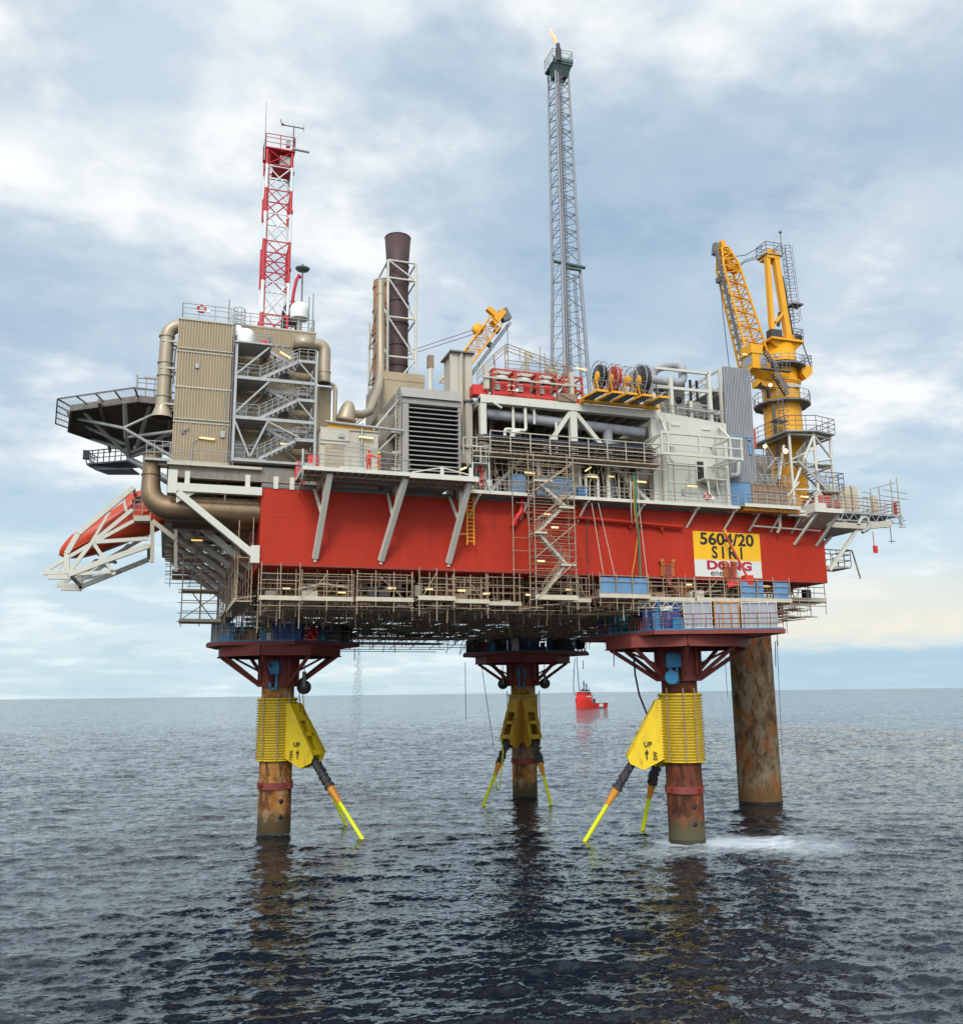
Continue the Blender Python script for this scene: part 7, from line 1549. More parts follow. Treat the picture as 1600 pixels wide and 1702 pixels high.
mb = MB(); mb.box((60.0,2.2,33.3),(62.4,4.6,34.9)); mb.slab([V(60.0,2.2,34.9),V(62.2,2.2,34.9),V(61.9,2.2,35.5),V(60.2,2.2,35.4)], V(0,2.4,0)); t = thing('red_container', 'dark red container with sloping top beside the plank bundles', 'container', (63,3,33.4)); mb.build('body', M['redp'], t); mb = MB(); mb.lathe((62.2,2.1,34.3), [(0,0),(.55,0),(.55,.4),(0,.5)], 14, (0,-1,0)); mb.build('round_cover', M['orange'], t); mb = MB(); mb.box((72.3,3.8,33.9),(72.55,4.2,35.6)); mb.build('post', M['mred'], t)
# right end face things
t = thing('sheeted_platform', 'small railed platform with blue sheeting on the right end of the hull', 'platform', (60.5,4,27.6)); mb = MB(); mb.box((58.8,3,27.5),(64.6,6,27.7)); mb.slab([V(58.8,3,27.5),V(63.5,3,27.5),V(58.8,3,26.9)], V(0,3,0)); mb.build('floor', M['beige'], t)
mb = MB(); mb.box((58.9,3.5,27.7),(61.2,3.6,31.6)); mb.build('blue_sheet', M['btarp'], t)
mb = MB(); mb.rail([(61,3,27.7),(64.6,3,27.7),(64.6,6,27.7)],1.8,.9,.055)
for x in (58.9,59.7,60.5,61.3): mb.tube((x,3.3,27.5),(x,3.3,31.8),.05,5)
for z in (28.3,29.2,30.1,31.0): mb.tube((58.8,3.3,z),(61.6,3.3,z),.045,4)
mb.path([(63.6,3,29.6),(64.9,3,29.5),(65.3,3,28),(65.7,3,26.4)],.1,5); mb.build('railing', M['scafd'], t)

# ------------------------------------------------------------------ items at deck level
def lifebuoy(label, c, axis=(0,-1,0), post=True):
    c = Vector(c); t = thing('lifebuoy', label, 'lifebuoy', c, 'round lifebuoys on the railings'); mb = MB(); mb.torus(c, .33, .105, axis, 20, 8); mb.build('ring', M['orange'], t)
    mb = MB(); _, a, b = MB().frame((0,0,0), axis)
    for k in range(4): d = a*math.cos(PI/4+k*PI/2)+b*math.sin(PI/4+k*PI/2); mb.obox(c+d*.33, (.25,.25,.08), 0)
    mb.build('reflective_band', M['mwhite'], t); mb = MB(); mb.box((c.x+.45,c.y-.08,c.z-.3),(c.x+.75,c.y+.1,c.z-.02)); mb.build('light_box', M['mwhite'], t); return t
for lab, u, v, y in (('lifebuoy on the roof railing of the accommodation block',335,513,1.7),('lifebuoy at the deck rail just right of the balcony, above the yellow ladder',802,802,-1.55),('lifebuoy in front of the red framed pods',849,645,.4),('lifebuoy on the rail in front of the white module',1175,825,-1.85)):
    lifebuoy(lab, A(u,v,y))
p = A(800,790,-1.2); t = thing('fire_hose_stand', 'pink red hose stand above the lifebuoy beside the balcony', 'hose stand', (p.x,-1.2,32.7)); mb = MB(); mb.path([(p.x+.1,-1.2,32.7),(p.x,-1.2,34.6),(p.x-.1,-1.0,35.4)],.14,7); mb.build('post', M['red'], t); mb = MB(); mb.torus((p.x,-1.3,34.9),.3,.1,(0,-1,0),14,6); mb.build('coil', M['redp'], t)
p = A(812,803,-1.4); mb = MB(); mb.box((p.x-.3,-1.5,p.z-.25),(p.x+.3,-1.2,p.z+.3)); tag(mb.build('small_box', M['mwhite'], None, loc=p), 'small white box beside the lifebuoy at the balcony corner', 'box')
def crate(label, u0, u1, v0, v1, y, mat, d=1.6):
    a, b = A(u0,v1,y), A(u1,v0,y); z0 = min(a.z, b.z) if False else wz+.02; h = b.z-z0; t = thing('cargo_container', label, 'container', ((a.x+b.x)/2,y,z0), 'blue containers on the deck edge'); mb = MB(); mb.box((a.x,y,z0),(b.x,y+d,z0+h)); mb.build('body', mat, t)
    mb = MB(); n = max(3, int((b.x-a.x)/.4))
    for k in range(n+1): x = lerp(a.x,b.x,k/n); mb.box((x-.05,y-.06,z0),(x+.05,y,z0+h))
    for z in (z0+.05, z0+h*.5, z0+h-.1): mb.box((a.x-.03,y-.07,z),(b.x+.03,y,z+.1))
    mb.build('rib', mat, t); return t
crate('narrow blue container left of the scaffold stairs', 852, 872, 789, 824, -.4, M['lblue'])
c = crate('wide blue container directly behind the scaffold stairs', 897, 951, 795, 833, -.6, M['lblue']); mb = MB(); p = A(906,798,-.68); mb.box((p.x,-.7,p.z-.12),(p.x+.75,-.67,p.z+.12)); mb.build('name_plate', M['mwhite'], c)
crate('small blue container between two white pipes', 962, 975, 810, 838, -.2, M['blue'])
# yellow ladder
YL = thing('yellow_ladder', 'yellow ladder hanging on the red hull below the right end of the balcony', 'ladder', (18.75,-.7,28)); mb = MB(); mb.ladder((18.85,-.75,27.7),(18.85,-.75,33.2),(.33,0,0),.36,.075); mb.build('ladder_frame', M['yellow'], YL); mb = MB(); mb.beam((17.2,-.5,28.7),(18.5,-.7,28.75),.12); mb.build('stay', M['oran2'], YL)
# orange padeye brackets at the hull bottom
def bracket(label, u):
    p = A(u,958,0); x = p.x; t = thing('orange_bracket', label, 'bracket', (x,-.3,25.3), 'rusty orange lifting brackets at the bottom of the hull'); mb = MB()
    mb.box((x-.33,-.5,25.6),(x+.33,-.01,26.6)); mb.slab([V(x-.3,-.55,25.6),V(x+.3,-.55,25.6),V(x+.1,-.55,24.4),V(x-.1,-.55,24.4)], V(0,.4,0)); mb.build('plate', M['dred'], t)
    mb = MB()
    for sg in (-1,1): mb.box((x+sg*.62-.08,-.4,25.5),(x+sg*.62+.08,-.02,27.2)); mb.box((x+sg*.62-.2,-.45,26.9),(x+sg*.62+.2,-.02,27.2)); mb.box((x+sg*.4-.06,-.45,25.3),(x+sg*.4+.06,-.02,26.8))
    mb.box((x-.7,-.45,26.5),(x+.7,-.02,26.62)); mb.box((x-.6,-.45,25.5),(x+.6,-.02,25.6)); mb.build('clamp', mk('ochre_rust', (.45,.13,.035), .7, var=.3, rust=.5, rustc=(.2,.06,.02)) if 'ochre_rust' not in bpy.data.materials else bpy.data.materials['ochre_rust'], t); return t
bracket('rusty orange bracket on the hull left of the name panel', 1107); bracket('rusty orange bracket across the lower half of the name panel', 1211)
DV = thing('davit_arm', 'slanting red davit arm crossing the name panel', 'davit', (48,-1,25)); a, b = A(1205,888,-.8), A(1241,958,-1.6); mb = MB(); mb.tube(a, b, .12, 8); mb.build('arm', M['redp'], DV)
mb = MB(); c = A(1243,964,-1.6); mb.box((c.x-.5,-1.9,c.z-.5),(c.x+.45,-1.2,c.z+.45)); mb.beam(c+V(0,0,-.2), A(1208,972,-.9), .4, .55); mb.build('base', M['red'], DV); mb = MB(); e = A(1204,884,-.75); mb.beam(a, e+V(-.05,0,.2), .3, .3); mb.build('tip', M['oran2'], DV)
# horizontal red rail marks and slings across the hull face
for k, (u0,v0,u1,v1,lab) in enumerate(((983,836,1003,957,'left thin pale line slanting down the red hull'),(994,836,1021,955,'second thin pale line slanting down the red hull'),(956,880,978,953,'faint thin line beside the scaffold stairs'),(1061,836,1075,957,'thin pale line right of the green hose'),(872,835,884,900,'thin pale line left of the scaffold stairs'))):
    mb = MB(); mb.tube(A(u0,v0,-1.9), A(u1,v1,-2.6 if v1 > 950 else -.3), .03, 4); tag(mb.build('sling_line', M['white'] if k != 2 else M['redp'], None, loc=A(u0,v0,-1.9)), lab, 'rope', 'thin lines hanging over the red hull')
for k, (pts, r, m, lab) in enumerate((([(1053,790),(1056,812),(1057,850),(1062,900),(1064,960)],.10,'green','green hose hanging over the rail and down the hull'),([(1052,800),(1054,850),(1060,890),(1054,935),(1050,955)],.06,'oran2','thin orange hose beside the green hose'),([(1048,800),(1049,850),(1050,870)],.05,'white','thin white line left of the green hose'),([(976,850),(976,955)],.05,'dark','dark thin cable down the hull right of the scaffold stairs'))):
    P = [A(u,v,-1.95 if v < 870 else -1.0 if v < 940 else -.8) for u, v in pts]; wire(lab, P, r, M[m], 'hose' if 'hose' in lab else 'cable', 'hanging_hose' if 'hose' in lab else 'hanging_cable', 'hoses and cables hanging over the hull')
# ------------------------------------------------------------------ scaffold stair tower on the hull face
SS = thing('scaffold_stairs', 'tall scaffold tower with zigzag stairs in front of the red hull', 'scaffold', (26.2,-2,22.4))
x0, x1, y0, y1 = 24.2, 28.2, -3.3, -1.9; zb, zt_ = 22.6, 36.0
mb = MB(); rnd = random.Random(8)
for x in (x0-1.6, x0, x1):
    for y in (y0, y1):
        if x > x0-1 or y > -3: mb.tube((x,y,zb-.9 if y == y0 else zb-.3),(x,y,zt_+rnd.random()*.9 if x >= x0 else 33),.05,5)
z = zb+.4
while z < zt_:
    for y in (y0, y1): mb.tube((x0-.15-1.6*(rnd.random() > .72),y,z),(x1+.2,y,z),.034,4)
    for x in (x0, x1): mb.tube((x,y0-.1,z),(x,y1+.1,z),.034,4)
    z += .6
mb.build('standards_and_ledgers', M['scaf'], SS)
mb = MB()
for a, b in ((zb,zb+3.6),(zb+3.8,zb+7.0),(zb+7.2,zb+10.2),(zb+10,zb+12.8)): mb.tube((x0,y0-.06,a),(x1,y0-.06,b),.05,5)
mb.tube((x0,y0-.06,32.6),(x1,y0-.06,35.6),.05,5); mb.build('diagonal_tube', M['scaf'], SS)
fl = [((x0+.7,22.9),(x1-1.0,25.8)),((x1-.7,25.8),(x0+.5,28.7)),((x0+.3,28.7),(x1-1.1,31.2)),((x1-.5,31.2),(x0+.5,33.6))]
for (xa,za),(xb,zb_) in fl:
    mb = MB(); mb.stairs((xa,-2.7,za),(xb,-2.7,zb_),(0,.33,0)); mb.build('stair_flight', M['beige'], SS)
    mb = MB(); mb.rail([(xa,-3.05,za+.1),(xb,-3.05,zb_+.1)],1.0,.9,.032); mb.build('stair_rail', M['scaf'], SS)
for z, xa, xb in ((22.6,x0-.1,x1+.1),(25.75,x1-1.5,x1),(28.65,x0,x0+1.2),(31.15,x1-1.5,x1),(33.55,x0,x0+1.4)):
    mb = MB(); mb.box((xa,y0,z),(xb,y1,z+.1)); mb.box((xa,y0-.05,z-.02),(xb,y0,z+(.42 if z < 23 else .16))); mb.build('landing', M['plankl'], SS)

# ------------------------------------------------------------------ suspended walkways along the bottom of the hull
def bay(label, xa, xb, z, y0=-1.3, y1=.6, top=25.2, low=.9, rails=5, seed=0, sheet=None, board=None, diag=True, group='scaffold walkways hung along the bottom of the hull'):
    t = thing('hanging_walkway', label, 'scaffold', ((xa+xb)/2,y0,z), group); r = random.Random(seed); mb = MB(); n = max(2, round((xb-xa)/1.9))
    for k in range(n+1):
        x = lerp(xa,xb,k/n)
        for y in (y0, y1): mb.tube((x,y,z-low*(.4+.8*r.random())),(x,y,top+(.0 if y > 0 else .15*r.random())),.048,5)
        mb.tube((x,y0-.2,z-.08),(x,y1+.2,z-.08),.045,4)
    for k in range(rails):
        h = (top-z)*(k+.6+r.uniform(-.12,.12))/rails
        if r.random() < .18: continue
        mb.tube((xa-.2*r.random(),y0,z+h),(xb+.3*r.random(),y0,z+h),.042,4)
        if k % 2 == 0: mb.tube((xa,y1,z+h),(xb,y1,z+h),.04,4)
    mb.tube((xa-.3,y0,z-.5),(xb+.2,y0,z-.5),.04,4)
    if diag:
        mb.tube((xa+.2,y0-.05,z+.1),(lerp(xa,xb,.5),y0-.05,top-.3),.045,4) if seed % 2 else mb.tube((lerp(xa,xb,.4),y0-.05,top-.4),(xb,y0-.05,z-.4),.045,4)
    for k in range(int((xb-xa)*1.6)):
        x = r.uniform(xa,xb); y = r.uniform(y0,y1+1.5); kind = r.random()
        if kind < .45: h = z-r.uniform(.2,2.0); mb.tube((x,y,h),(x+r.uniform(-.1,.1),y,h+r.uniform(1.2,3.2)),.035,4)
        elif kind < .8: h = z+r.uniform(-1.0,2.2); mb.tube((x,y,h),(x+r.uniform(-2.2,2.2),y,h+r.uniform(-.15,.15)),.035,4)
        else: h = z+r.uniform(-.5,1.5); mb.tube((x,y,h),(x+r.uniform(-1.6,1.6),y+.3,h+r.uniform(.6,1.6)),.035,4)
    mb.build('scaffold_tubes', M['scaf'], t)
    mb = MB()
    for k in range(max(1,int((xb-xa)/2.2))): x = r.uniform(xa,xb-.8); h = z+r.uniform(.1,.5); mb.box((x,y1-.5,h),(x+r.uniform(.5,1.3),y1+.2,h+r.uniform(.4,1.2)))
    if label.startswith(('plain','long','walkway','short')): mb.path([(xa,y1+.6,z+1.2),(lerp(xa,xb,.5),y1+.6,z+.9+r.random()),(xb,y1+.6,z+1.4)],.12,6)
    mb.build('stored_gear', [M['brown'],M['inner'],M['dark'],M['beige']][seed%4], t)
    mb = MB(); mb.box((xa-.1,y0-.02,z),(xb+.1,y1,z+.08)); mb.build('boards', M['plank'], t)
    mb = MB(); mb.box((xa-.12,y0-.10,z-.03),(xb+.12,y0-.06,z+.34)); mb.build('toe_board', board or M['plankl'], t)
    if sheet:
        mb = MB()
        for k in range(n):
            if sheet == 'gap' and k == n-2: 
                x = lerp(xa,xb,k/n); w_ = (xb-xa)/n; mb.box((x+.1,y0+.10,z+.3),(x+w_*.42,y0+.13,top-.3)); continue
            x = lerp(xa,xb,k/n); w_ = (xb-xa)/n; nn = 6; vs = []
            for i in range(nn+1):
                for j in range(4): vs.append((x+.05+(w_-.1)*i/nn, y0+.12+.04*r.uniform(-1,1), z+.35+(top-.4-z-.35)*j/3))
            mb.add(vs, [(i*4+j,(i+1)*4+j,(i+1)*4+j+1,i*4+j+1) for i in range(nn) for j in range(3)], True); mb.add([(a,b+.02,c) for a,b,c in vs], [(i*4+j,i*4+j+1,(i+1)*4+j+1,(i+1)*4+j) for i in range(nn) for j in range(3)], True)
        mb.build('sheeting', M['btarp'], t)
    return t
bay('tall scaffold cage under the left end of the hull, beside the left leg', .1, 3.3, 22.25, -1.6, .8, 25.3, 2.6, 5, 1, diag=False)
bay('plain walkway bay just right of the left scaffold cage', 3.6, 7.9, 22.35, -.7, .8, 24.9, 1.0, 5, 3)
bay('walkway bay with a longer jutting board, under the middle raking strut', 8.3, 13.2, 22.35, -1.2, .6, 24.9, 1.0, 5, 2)
bay('jutting scaffold bay with crossed tube under the right raking strut', 13.6, 16.8, 22.45, -2.2, .2, 25.2, 1.6, 5, 5)
bay('walkway bay between the jutting bay and the recess', 17.0, 20.3, 22.35, -1.2, .6, 24.9, 1.2, 5, 4)
bay('dark recessed walkway left of the scaffold stairs', 20.5, 23.8, 22.3, -.2, 1.4, 25.2, 1.2, 4, 7, diag=False)
bay('short walkway right of the scaffold stairs', 28.4, 30.6, 22.7, -.9, .8, 25.2, 1.2, 4, 6)
bay('scaffold cage wrapped in blue sheeting right of the scaffold stairs', 30.9, 36.0, 23.0, -2.6, .4, 25.3, 1.1, 4, 9, sheet='all', diag=False)
bay('long dark walkway bay below the left rusty orange bracket', 36.3, 41.4, 22.9, -1.9, .5, 25.2, .7, 6, 8)
bay('walkway bay below the second rusty orange bracket', 41.5, 46.4, 22.95, -1.9, .5, 25.2, .6, 6, 11)
bay('walkway bay half covered with blue sheeting at the right end', 46.6, 52.4, 23.0, -2.0, .5, 25.4, .6, 4, 12, sheet='gap', diag=False)
bay('small walkway below the right corner of the hull', 53.4, 59.9, 23.6, 2.0, 4.5, 26.6, 1.4, 5, 14, diag=False)
bay('lower hanging stage right of the tarpaulin screens, against the sky', 53.0, 58.6, 21.4, 9.0, 12, 24.8, 2.0, 5, 15)
# clutter on the left side of the hull
t = thing('side_scaffold', 'scaffold standing close along the shaded left side wall of the red hull', 'scaffold', (-1.2,8,25)); mb = MB(); r = random.Random(12)
for y in np.arange(.8, 34, 3.2):
    for x in (-.5, -1.7):
        mb.tube((x,y,21.2+r.random()*1.6),(x,y,29.0+r.random()*2.2),.05,5)
    mb.tube((-2.0,y,22.4+r.random()),(-.1,y,22.4+r.random()),.045,4)
for z in (22.3,23.0,23.8,24.6,25.6,26.6,27.6,28.6):
    for x in (-.5,-1.7): mb.tube((x,.4-.4*r.random(),z),(x,34*r.uniform(.6,1),z),.045,4)
for y in (1,5,9,14,19): mb.tube((-1.75,y,22.4),(-1.75,y+3,26.6),.045,4)
mb.build('scaffold_tubes', M['scaf'], t)
mb = MB(); mb.box((-1.8,.6,22.25),(-.4,12,22.33)); mb.box((-1.8,14,22.6),(-.4,30,22.68)); mb.box((-1.8,4,26.5),(-.4,20,26.58)); mb.build('boards', M['plank'], t)
mb = MB(); mb.box((-1.9,.5,22.2),(-1.84,12,22.55)); mb.box((-1.9,14,22.55),(-1.84,30,22.85)); mb.build('toe_board', M['plankl'], t)
# pale lattice beams under the sheeted cage
t = thing('lattice_beam', 'pale lattice beam hanging under the blue sheeted cage', 'lattice beam', (38,-2,22)); mb = MB()
for y in (-2.2,-1.2):
    mb.tube((35.0,y,22.75),(42.5,y,22.75),.05,5); mb.tube((35.0,y,22.15),(42,y,22.15),.05,5)
    for k in range(14): x = 35+k*.5; mb.tube((x,y,22.15 if k%2 else 22.75),(x+.5,y,22.75 if k%2 else 22.15),.04,4)
for k in range(9): mb.tube((34+k*.9,-2.6,21.9-.05*(k%3)),(34+k*.9,.5,21.9),.045,4); mb.tube((33.6+k*.8,-1.9,22.6),(33.6+k*.8,-1.9,20.9+.5*((k*5)%3)),.045,4)
mb.build('beam', M['plankl'], t)

# ------------------------------------------------------------------ the ceiling of scaffold hung under the whole hull
def field(label, xa, xb, ya, yb, seed):
    t = thing('hung_scaffold_field', label, 'scaffold', ((xa+xb)/2,(ya+yb)/2,22), 'fields of scaffold hung under the hull'); r = random.Random(seed)
    mb = MB(); x = xa
    while x < xb-.3:
        w_ = .9+.5*r.random(); y = ya
        while y < yb-1:
            L_ = 2.2+2*r.random()
            if r.random() > .13:
                z = 21.9+r.random()*.35 + (.5 if r.random() > .75 else 0); mb.box((x,y,z),(min(x+w_,xb),min(y+L_,yb),z+.07))
            y += L_+.15
        x += w_+.06
    mb.build('boards', M['plank'], t); mb = MB()
    for y in np.arange(ya, yb, 1.35):
        z = 21.75+r.random()*.3; mb.tube((xa-.5*r.random(),y,z),(xb+.5*r.random(),y,z),.05,4)
        if r.random() > .5: z += 1+r.random(); mb.tube((xa,y,z),(xb,y,z),.045,4)
    for x in np.arange(xa, xb, 1.7): z = 21.6+r.random()*.3; mb.tube((x,ya-.4*r.random(),z),(x,yb+.4*r.random(),z),.05,4)
    mb.build('ledgers', M['scafd'], t); mb = MB()
    for x in np.arange(xa+.4, xb, 1.9):
        for y in np.arange(ya+.4, yb, 2.2):
            if r.random() > .12: mb.tube((x+r.uniform(-.3,.3),y,20.9+r.random()*1.0 - (.7 if r.random()>.85 else 0)),(x,y,25.34),.045,4)
    mb.build('standards', M['scafd'], t)
    if ya < 10:
        mb = MB()
        for z in (22.5,23.1,23.7,24.3,24.8):
            for y in (ya+.6,ya+1.7,ya+3.2,ya+5.0,ya+7.5):
                if r.random() > .2: a_ = xa+r.random()*4; mb.tube((a_,y,z+r.uniform(-.15,.15)),(min(xb,a_+4+r.random()*9),y,z+r.uniform(-.15,.15)),.045,4)
        for k in range(46): x = r.uniform(xa,xb); y = ya+.4+r.random()*5; z = 21.2+r.random()*1.6; mb.tube((x,y,z),(x+r.uniform(-.2,.2),y,25.3),.04,4)
        for k in range(14): x = r.uniform(xa,xb-2); y = ya+.5+r.random()*5; mb.tube((x,y,22.2),(x+r.uniform(1,2.4),y+.5,24.9),.04,4)
        for k in range(10): x = r.uniform(xa,xb-2); y = ya+1+r.random()*5; z = 22.3+r.random()*1.6; mb.box((x,y,z),(x+.6+r.random()*1.8,y+.6,z+.3+r.random()*.8))
        mb.build('stored_pipework', M['rustc'], t)
    mb = MB()
    for k in range(3): y = lerp(ya,yb,(k+.5)/3); mb.box((xa,y-.25,24.6),(xb,y+.25,25.34))
    for k in range(2): x = lerp(xa,xb,(k+.5)/2); mb.tube((x,ya,23.6),(x,yb,23.6),.28,8)
    mb.build('hull_girder', M['inner'], t)
fl_ = ['front left field of hung scaffold boards above the left leg','front field of hung scaffold left of the stair tower','front field of hung scaffold behind the stair tower','front right field of hung scaffold round the right leg','rear left field of hung scaffold behind the left leg','rear field of hung scaffold left of the far middle leg','rear field of hung scaffold around the far middle leg','rear right field of hung scaffold near the thick caisson']
k = 0
for ya, yb in ((1.0,24.0),(24.6,47.5)):
    for xa, xb in ((1.0,15.0),(15.6,29.4),(30.0,43.6),(44.2,57.8)): field(fl_[k], xa, xb, ya, yb, 30+k); k += 1
# low fringe of tubes against the sky
t = thing('hung_scaffold_stage', 'lowest fringe of scaffold tubes hanging in the sky right of the left work deck', 'scaffold', (20,35,20)); mb = MB(); r = random.Random(77)
for k in range(26): x = 9+k*.95; mb.tube((x,34+r.random()*8,19.4+r.random()*1.5),(x,36,22.2),.05,4)
for z in (19.9,20.5,21.1,21.5): mb.tube((9.5+r.random()*3,35+r.random(),z),(30-r.random()*6,36,z+.1),.045,4); mb.tube((12+r.random()*3,40,z),(32-r.random()*6,41,z),.045,4)
for k in range(7): x = 12+k*2.6; mb.tube((x,36,20),(x+2.2,36,21.7),.04,4)
mb.build('scaffold_tubes', M['scafd'], t)
mb = MB(); mb.box((10,34.5,21.3),(31,37,21.42)); mb.box((14,39,20.9),(28,41.5,21.0)); mb.build('boards', M['plank'], t)

# ------------------------------------------------------------------ lit tube lamps and floodlights
def lamp(label, u, v, y, L=1.15, tilt=0):
    L *= .85
    c = A(u,v,y); t = thing('tube_lamp', label, 'lamp', c, 'lit yellow tube lamps'); d = V(math.cos(tilt),0,math.sin(tilt)); mb = MB(); mb.tube(c-d*L/2, c+d*L/2, .07, 8); mb.build('tube', M['lamp'], t)
    mb = MB(); mb.beam(c-d*(L/2+.05)+V(0,.09,.1), c+d*(L/2+.05)+V(0,.09,.1), .2, .07); mb.build('fixture', M['grey'], t); return t
for a in (('lit tube lamp on the corrugated wall low on the left of the accommodation block',344,729,1.35,1.5,-.05),('lit tube lamp at the top flight of the stair tower',474,590,.3,1.3,-.5),('lit tube lamp under the lowest landing of the stair tower',474,738,1.0,1.0,0),
 ('lit tube lamp on the wall of the small cabin, above the two people',608,727,-.3,1.5,-.03),('lit tube lamp under the lower right corner of the louvre house',770,779,-1.4,.8,.4),('lit tube lamp at the right of the process module, under the gallery end',1066,801,-.4,1.2,-.03),
 ('lit tube lamp left above the wide blue container',880,786,-.9,1.2,-.03),('lit tube lamp over the process deck, right of the white pipe arch',985,793,-.6,1.3,-.04),('short lit tube lamp under the middle of the cable gallery',1015,792,0,.8,0),('slanting lit tube lamp left of the white pipe arch',977,780,-.6,.9,.6),
 ('lit tube lamp on the white module below the small door',1150,808,.3,1.3,-.03),('lit tube lamp left of the crane foot, above the plank hoarding',1278,809,1.5,1.0,-.05),('lit tube lamp low at the right side of the crane stair frame',1337,826,1.2,1.2,-.05),
 ('uppermost lit lamp on the scaffold stairs',910,855,-2.2,.8,0),('second lit lamp on the scaffold stairs',922,877,-3.4,.8,0),('third lit lamp on the scaffold stairs, left side',899,933,-3.4,.8,0),('lit lamp at the foot of the scaffold stairs',945,980,-1.2,.7,0),('lit lamp just left of the foot of the scaffold stairs',878,989,-.5,.6,0),
 ('lit lamp inside the left scaffold cage under the hull',476,979,-.5,.7,0),('lit lamp under the hull between the left and middle raking struts',568,985,.2,.8,0),('lit lamp under the hull right of the middle raking strut',651,978,.3,.8,0),('lit lamp under the hull at the jutting scaffold bay, left side',713,980,-.8,.8,0),('lit lamp under the hull at the jutting scaffold bay, right side',767,982,-1.3,.8,0),('lit lamp under the hull in the dark recess',808,987,-.4,.7,.1),
 ('lit lamp below the horizontal bronze pipe at the left',327,898,10,1.2,0),('lit lamp beside the orange brackets above the long walkway',1145,972,-1.2,.7,0),('lit lamp above the blue sheeting at the right end',1273,975,-1.4,1.0,0),('lit tube lamp behind the first hose reel',965,613,3,1.6,-.05),('lit lamp on the crane cab roof edge',1238,589,5.3,.7,0)):
    lamp(*a)
def flood(label, u, v, y, r=.3):
    r *= .8; c = A(u,v,y); t = thing('floodlight', label, 'floodlight', c, 'lit round floodlights'); mb = MB(); mb.sphere(c, r, 10, 7); mb.build('lens', M['flood'], t); mb = MB(); mb.lathe(c+V(0,.1,0), [(r*1.1,0),(r*1.1,.15),(r*.5,.35),(0,.35)], 12, (0,1,0)); mb.tube(c+V(0,.3,0), c+V(0,.4,-1.0), .05, 5); mb.build('housing', M['dgrey'], t)
flood('bright round floodlight in the stair frame at the crane foot', 1305, 750, 2.4, .36); flood('small round floodlight at the right of the last hose reel', 1073, 617, -.3, .32); flood('amber floodlight left of the crane stair frame', 1271, 742, 2.6, .28); flood('small amber floodlight under the hull at the right work deck', 1055, 1026, 2, .22); flood('amber floodlight on the crane column above the ring platform', 1280, 640, 5.6, .28)

# ------------------------------------------------------------------ ship on the horizon
c = at(984,1176,Z=0); hd = R_(-8)   # heading: bow to the left in view
bowp, stern = at(959,1177.6,Z=0), at(1003,1173.6,Z=0)
ux = (bowp-stern); ux.z = 0; Ls = 50.; rdir = V(RT.x,RT.y,0); fdir = V(-RT.y,RT.x,0)
ctr = at(981,1177,Z=0); dist = (ctr-CP).length; wide = 49/FPX*dist; dd = (-rdir*wide - fdir*math.sqrt(max(0,Ls**2-wide**2))*.8).normalized(); nn = V(-dd.y,dd.x,0)
SH = thing('supply_ship', 'small bright red supply ship near the horizon, bow to the left', 'ship', ctr)
S = lambda l, w, z: ctr + dd*(l*1.08) + nn*w + V(0,0,z*.9)
def sbox(mb, l0, l1, w, z0, z1): mb.slab([S(l0,-w,z0),S(l1,-w,z0),S(l1,w,z0),S(l0,w,z0)], V(0,0,z1-z0))
mb = MB(); st = [(-22,4.2,4.6),(-20,5.2,4.6),(2,5.4,4.6),(6,5.4,7.5),(14,4.8,8.2),(19,2.6,8.8),(22,.15,9.2)]; vs = []
for l, w, h in st: vs += [S(l*.96,-w*.8,-1),S(l,-w,h),S(l,w,h),S(l*.96,w*.8,-1)]
mb.add(vs, [f for j in range(len(st)-1) for f in ((j*4,j*4+1,j*4+5,j*4+4),(j*4+1,j*4+2,j*4+6,j*4+5),(j*4+2,j*4+3,j*4+7,j*4+6))]+[(0,1,2,3)]); mb.build('ship_hull', M['red'], SH); mb = MB(); mb.slab([S(6,-5.55,6.9),S(14.2,-4.95,7.6),S(14.2,-4.95,8.0),S(6,-5.55,7.4)], nn*.1); sbox(mb,-20,2,5.55,4.3,4.75); mb.build('bulwark', M['dred'], SH)
mb = MB(); sbox(mb,3,16,4.6,7.4,10.4); sbox(mb,4,14.5,4.4,10.4,13.2); mb.slab([S(5,-4.6,13.2),S(13.5,-4.6,13.2),S(14.2,-4.6,16),S(4.6,-4.6,16)], nn*9.2); mb.build('superstructure', M['red'], SH)
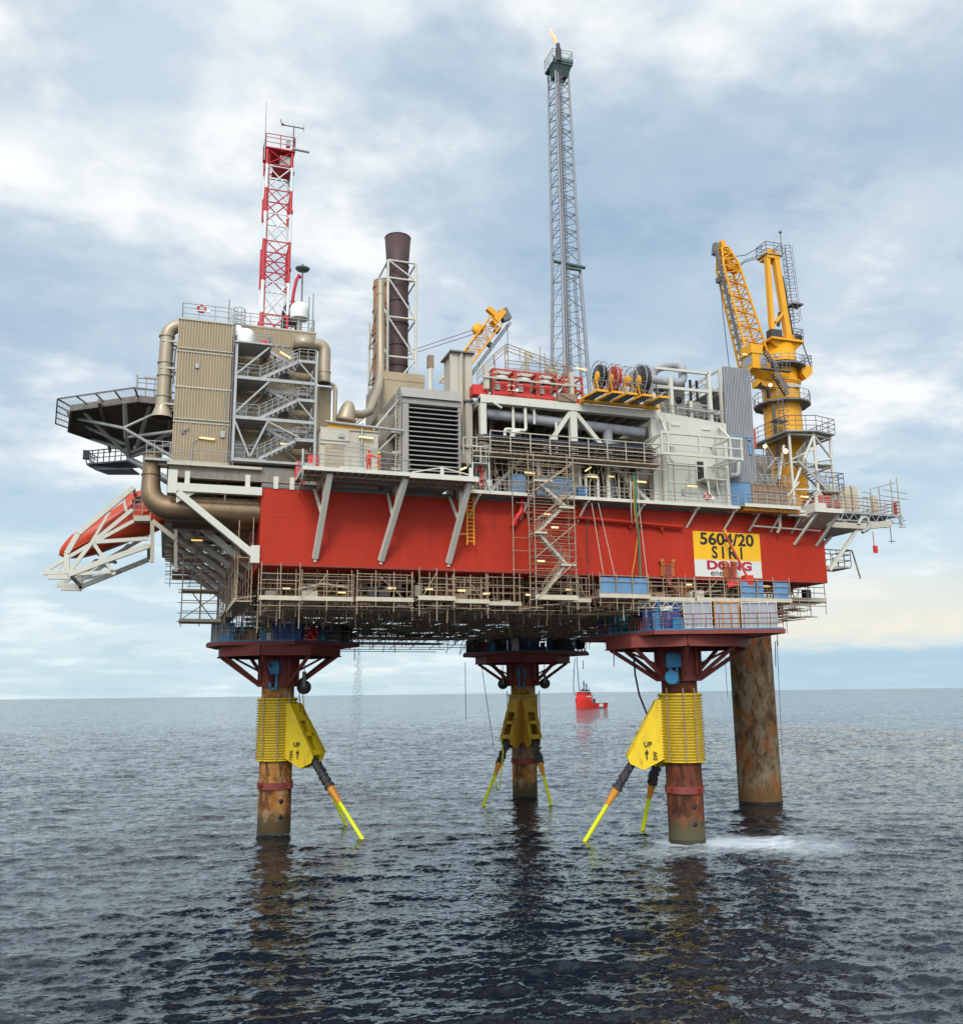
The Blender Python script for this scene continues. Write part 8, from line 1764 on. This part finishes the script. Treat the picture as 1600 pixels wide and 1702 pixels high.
mb = MB(); sbox(mb,4.4,14.6,5.0,16,16.35); sbox(mb,2.6,4.2,4.7,9.0,9.4); mb.slab([S(3.5,-4.62,11.2),S(12,-4.62,11.2),S(12,-4.62,11.9),S(3.5,-4.62,11.9)], nn*9.24); mb.build('white_trim', M['mwhite'], SH)
mb = MB(); mb.slab([S(5,-4.65,13.9),S(13.7,-4.65,13.9),S(13.9,-4.65,15.2),S(5,-4.65,15.2)], nn*9.3); mb.build('bridge_window', M['dark'], SH)
mb = MB()
for l, h in ((9,27),(5,24.5)): mb.beam(S(l,0,16),S(l,0,h),.8); mb.beam(S(l,-1.5,h-2.5),S(l,1.5,h-2.5),.3); mb.beam(S(l-1,0,h-4),S(l+1,0,h-4),.4)
for l in (11,12.5,6.5,2): mb.beam(S(l,0,14.5),S(l-.6,0,19),.8)
sbox(mb,-3,2.5,3.5,4.6,8.8); sbox(mb,-1,2.6,2,8,12.5); sbox(mb,5.5,7.5,3,16.3,17.6); sbox(mb,10,12,2,16.3,17.4); mb.build('mast', M['dark'], SH)
mb = MB(); sbox(mb,-12,-6.5,5.45,1.0,5.0); sbox(mb,1,4,3.5,5,9); mb.build('white_patch', M['signw'], SH)
mb = MB(); rr_ = random.Random(3)
for k in range(5): mb.prism([(S(-24+k*9+a,(-5.5-1.5*rr_.random())*b,0).x, S(-24+k*9+a,(-5.5-1.5*rr_.random())*b,0).y) for a,b in ((0,1),(7,1.1),(9,.95),(3,.8))], .12, .3)
mb.build('bow_wave', M['mwhite'], SH)

# ------------------------------------------------------------------ water falling from under the deck
mb = MB(); r = random.Random(21); top = A(596,1072,26); x0_, y0_ = top.x, top.y
for k in range(2000):
    f = r.random()**.8; z = 20.2*(1-f); sp = .22+.8*f; x = x0_ + r.gauss(0,sp)*.7 - .35*f*f*2; y = y0_ + r.gauss(0,sp)*.7; L_ = .06+.18*r.random(); w_ = .007+.010*r.random()
    mb.tube((x,y,max(z,.1)),(x,y,max(z,.1)+L_),w_,3,cap=False)
wm = mk('falling_water', (.85,.88,.90), .2, var=.02); wm.node_tree.nodes['Principled BSDF'].inputs['Alpha'].default_value = .55
tag(mb.build('falling_water', wm, None, loc=(x0_,y0_,0)), 'thin stream of water falling from the scaffold into the sea right of the left leg', 'falling water', kind='stuff')
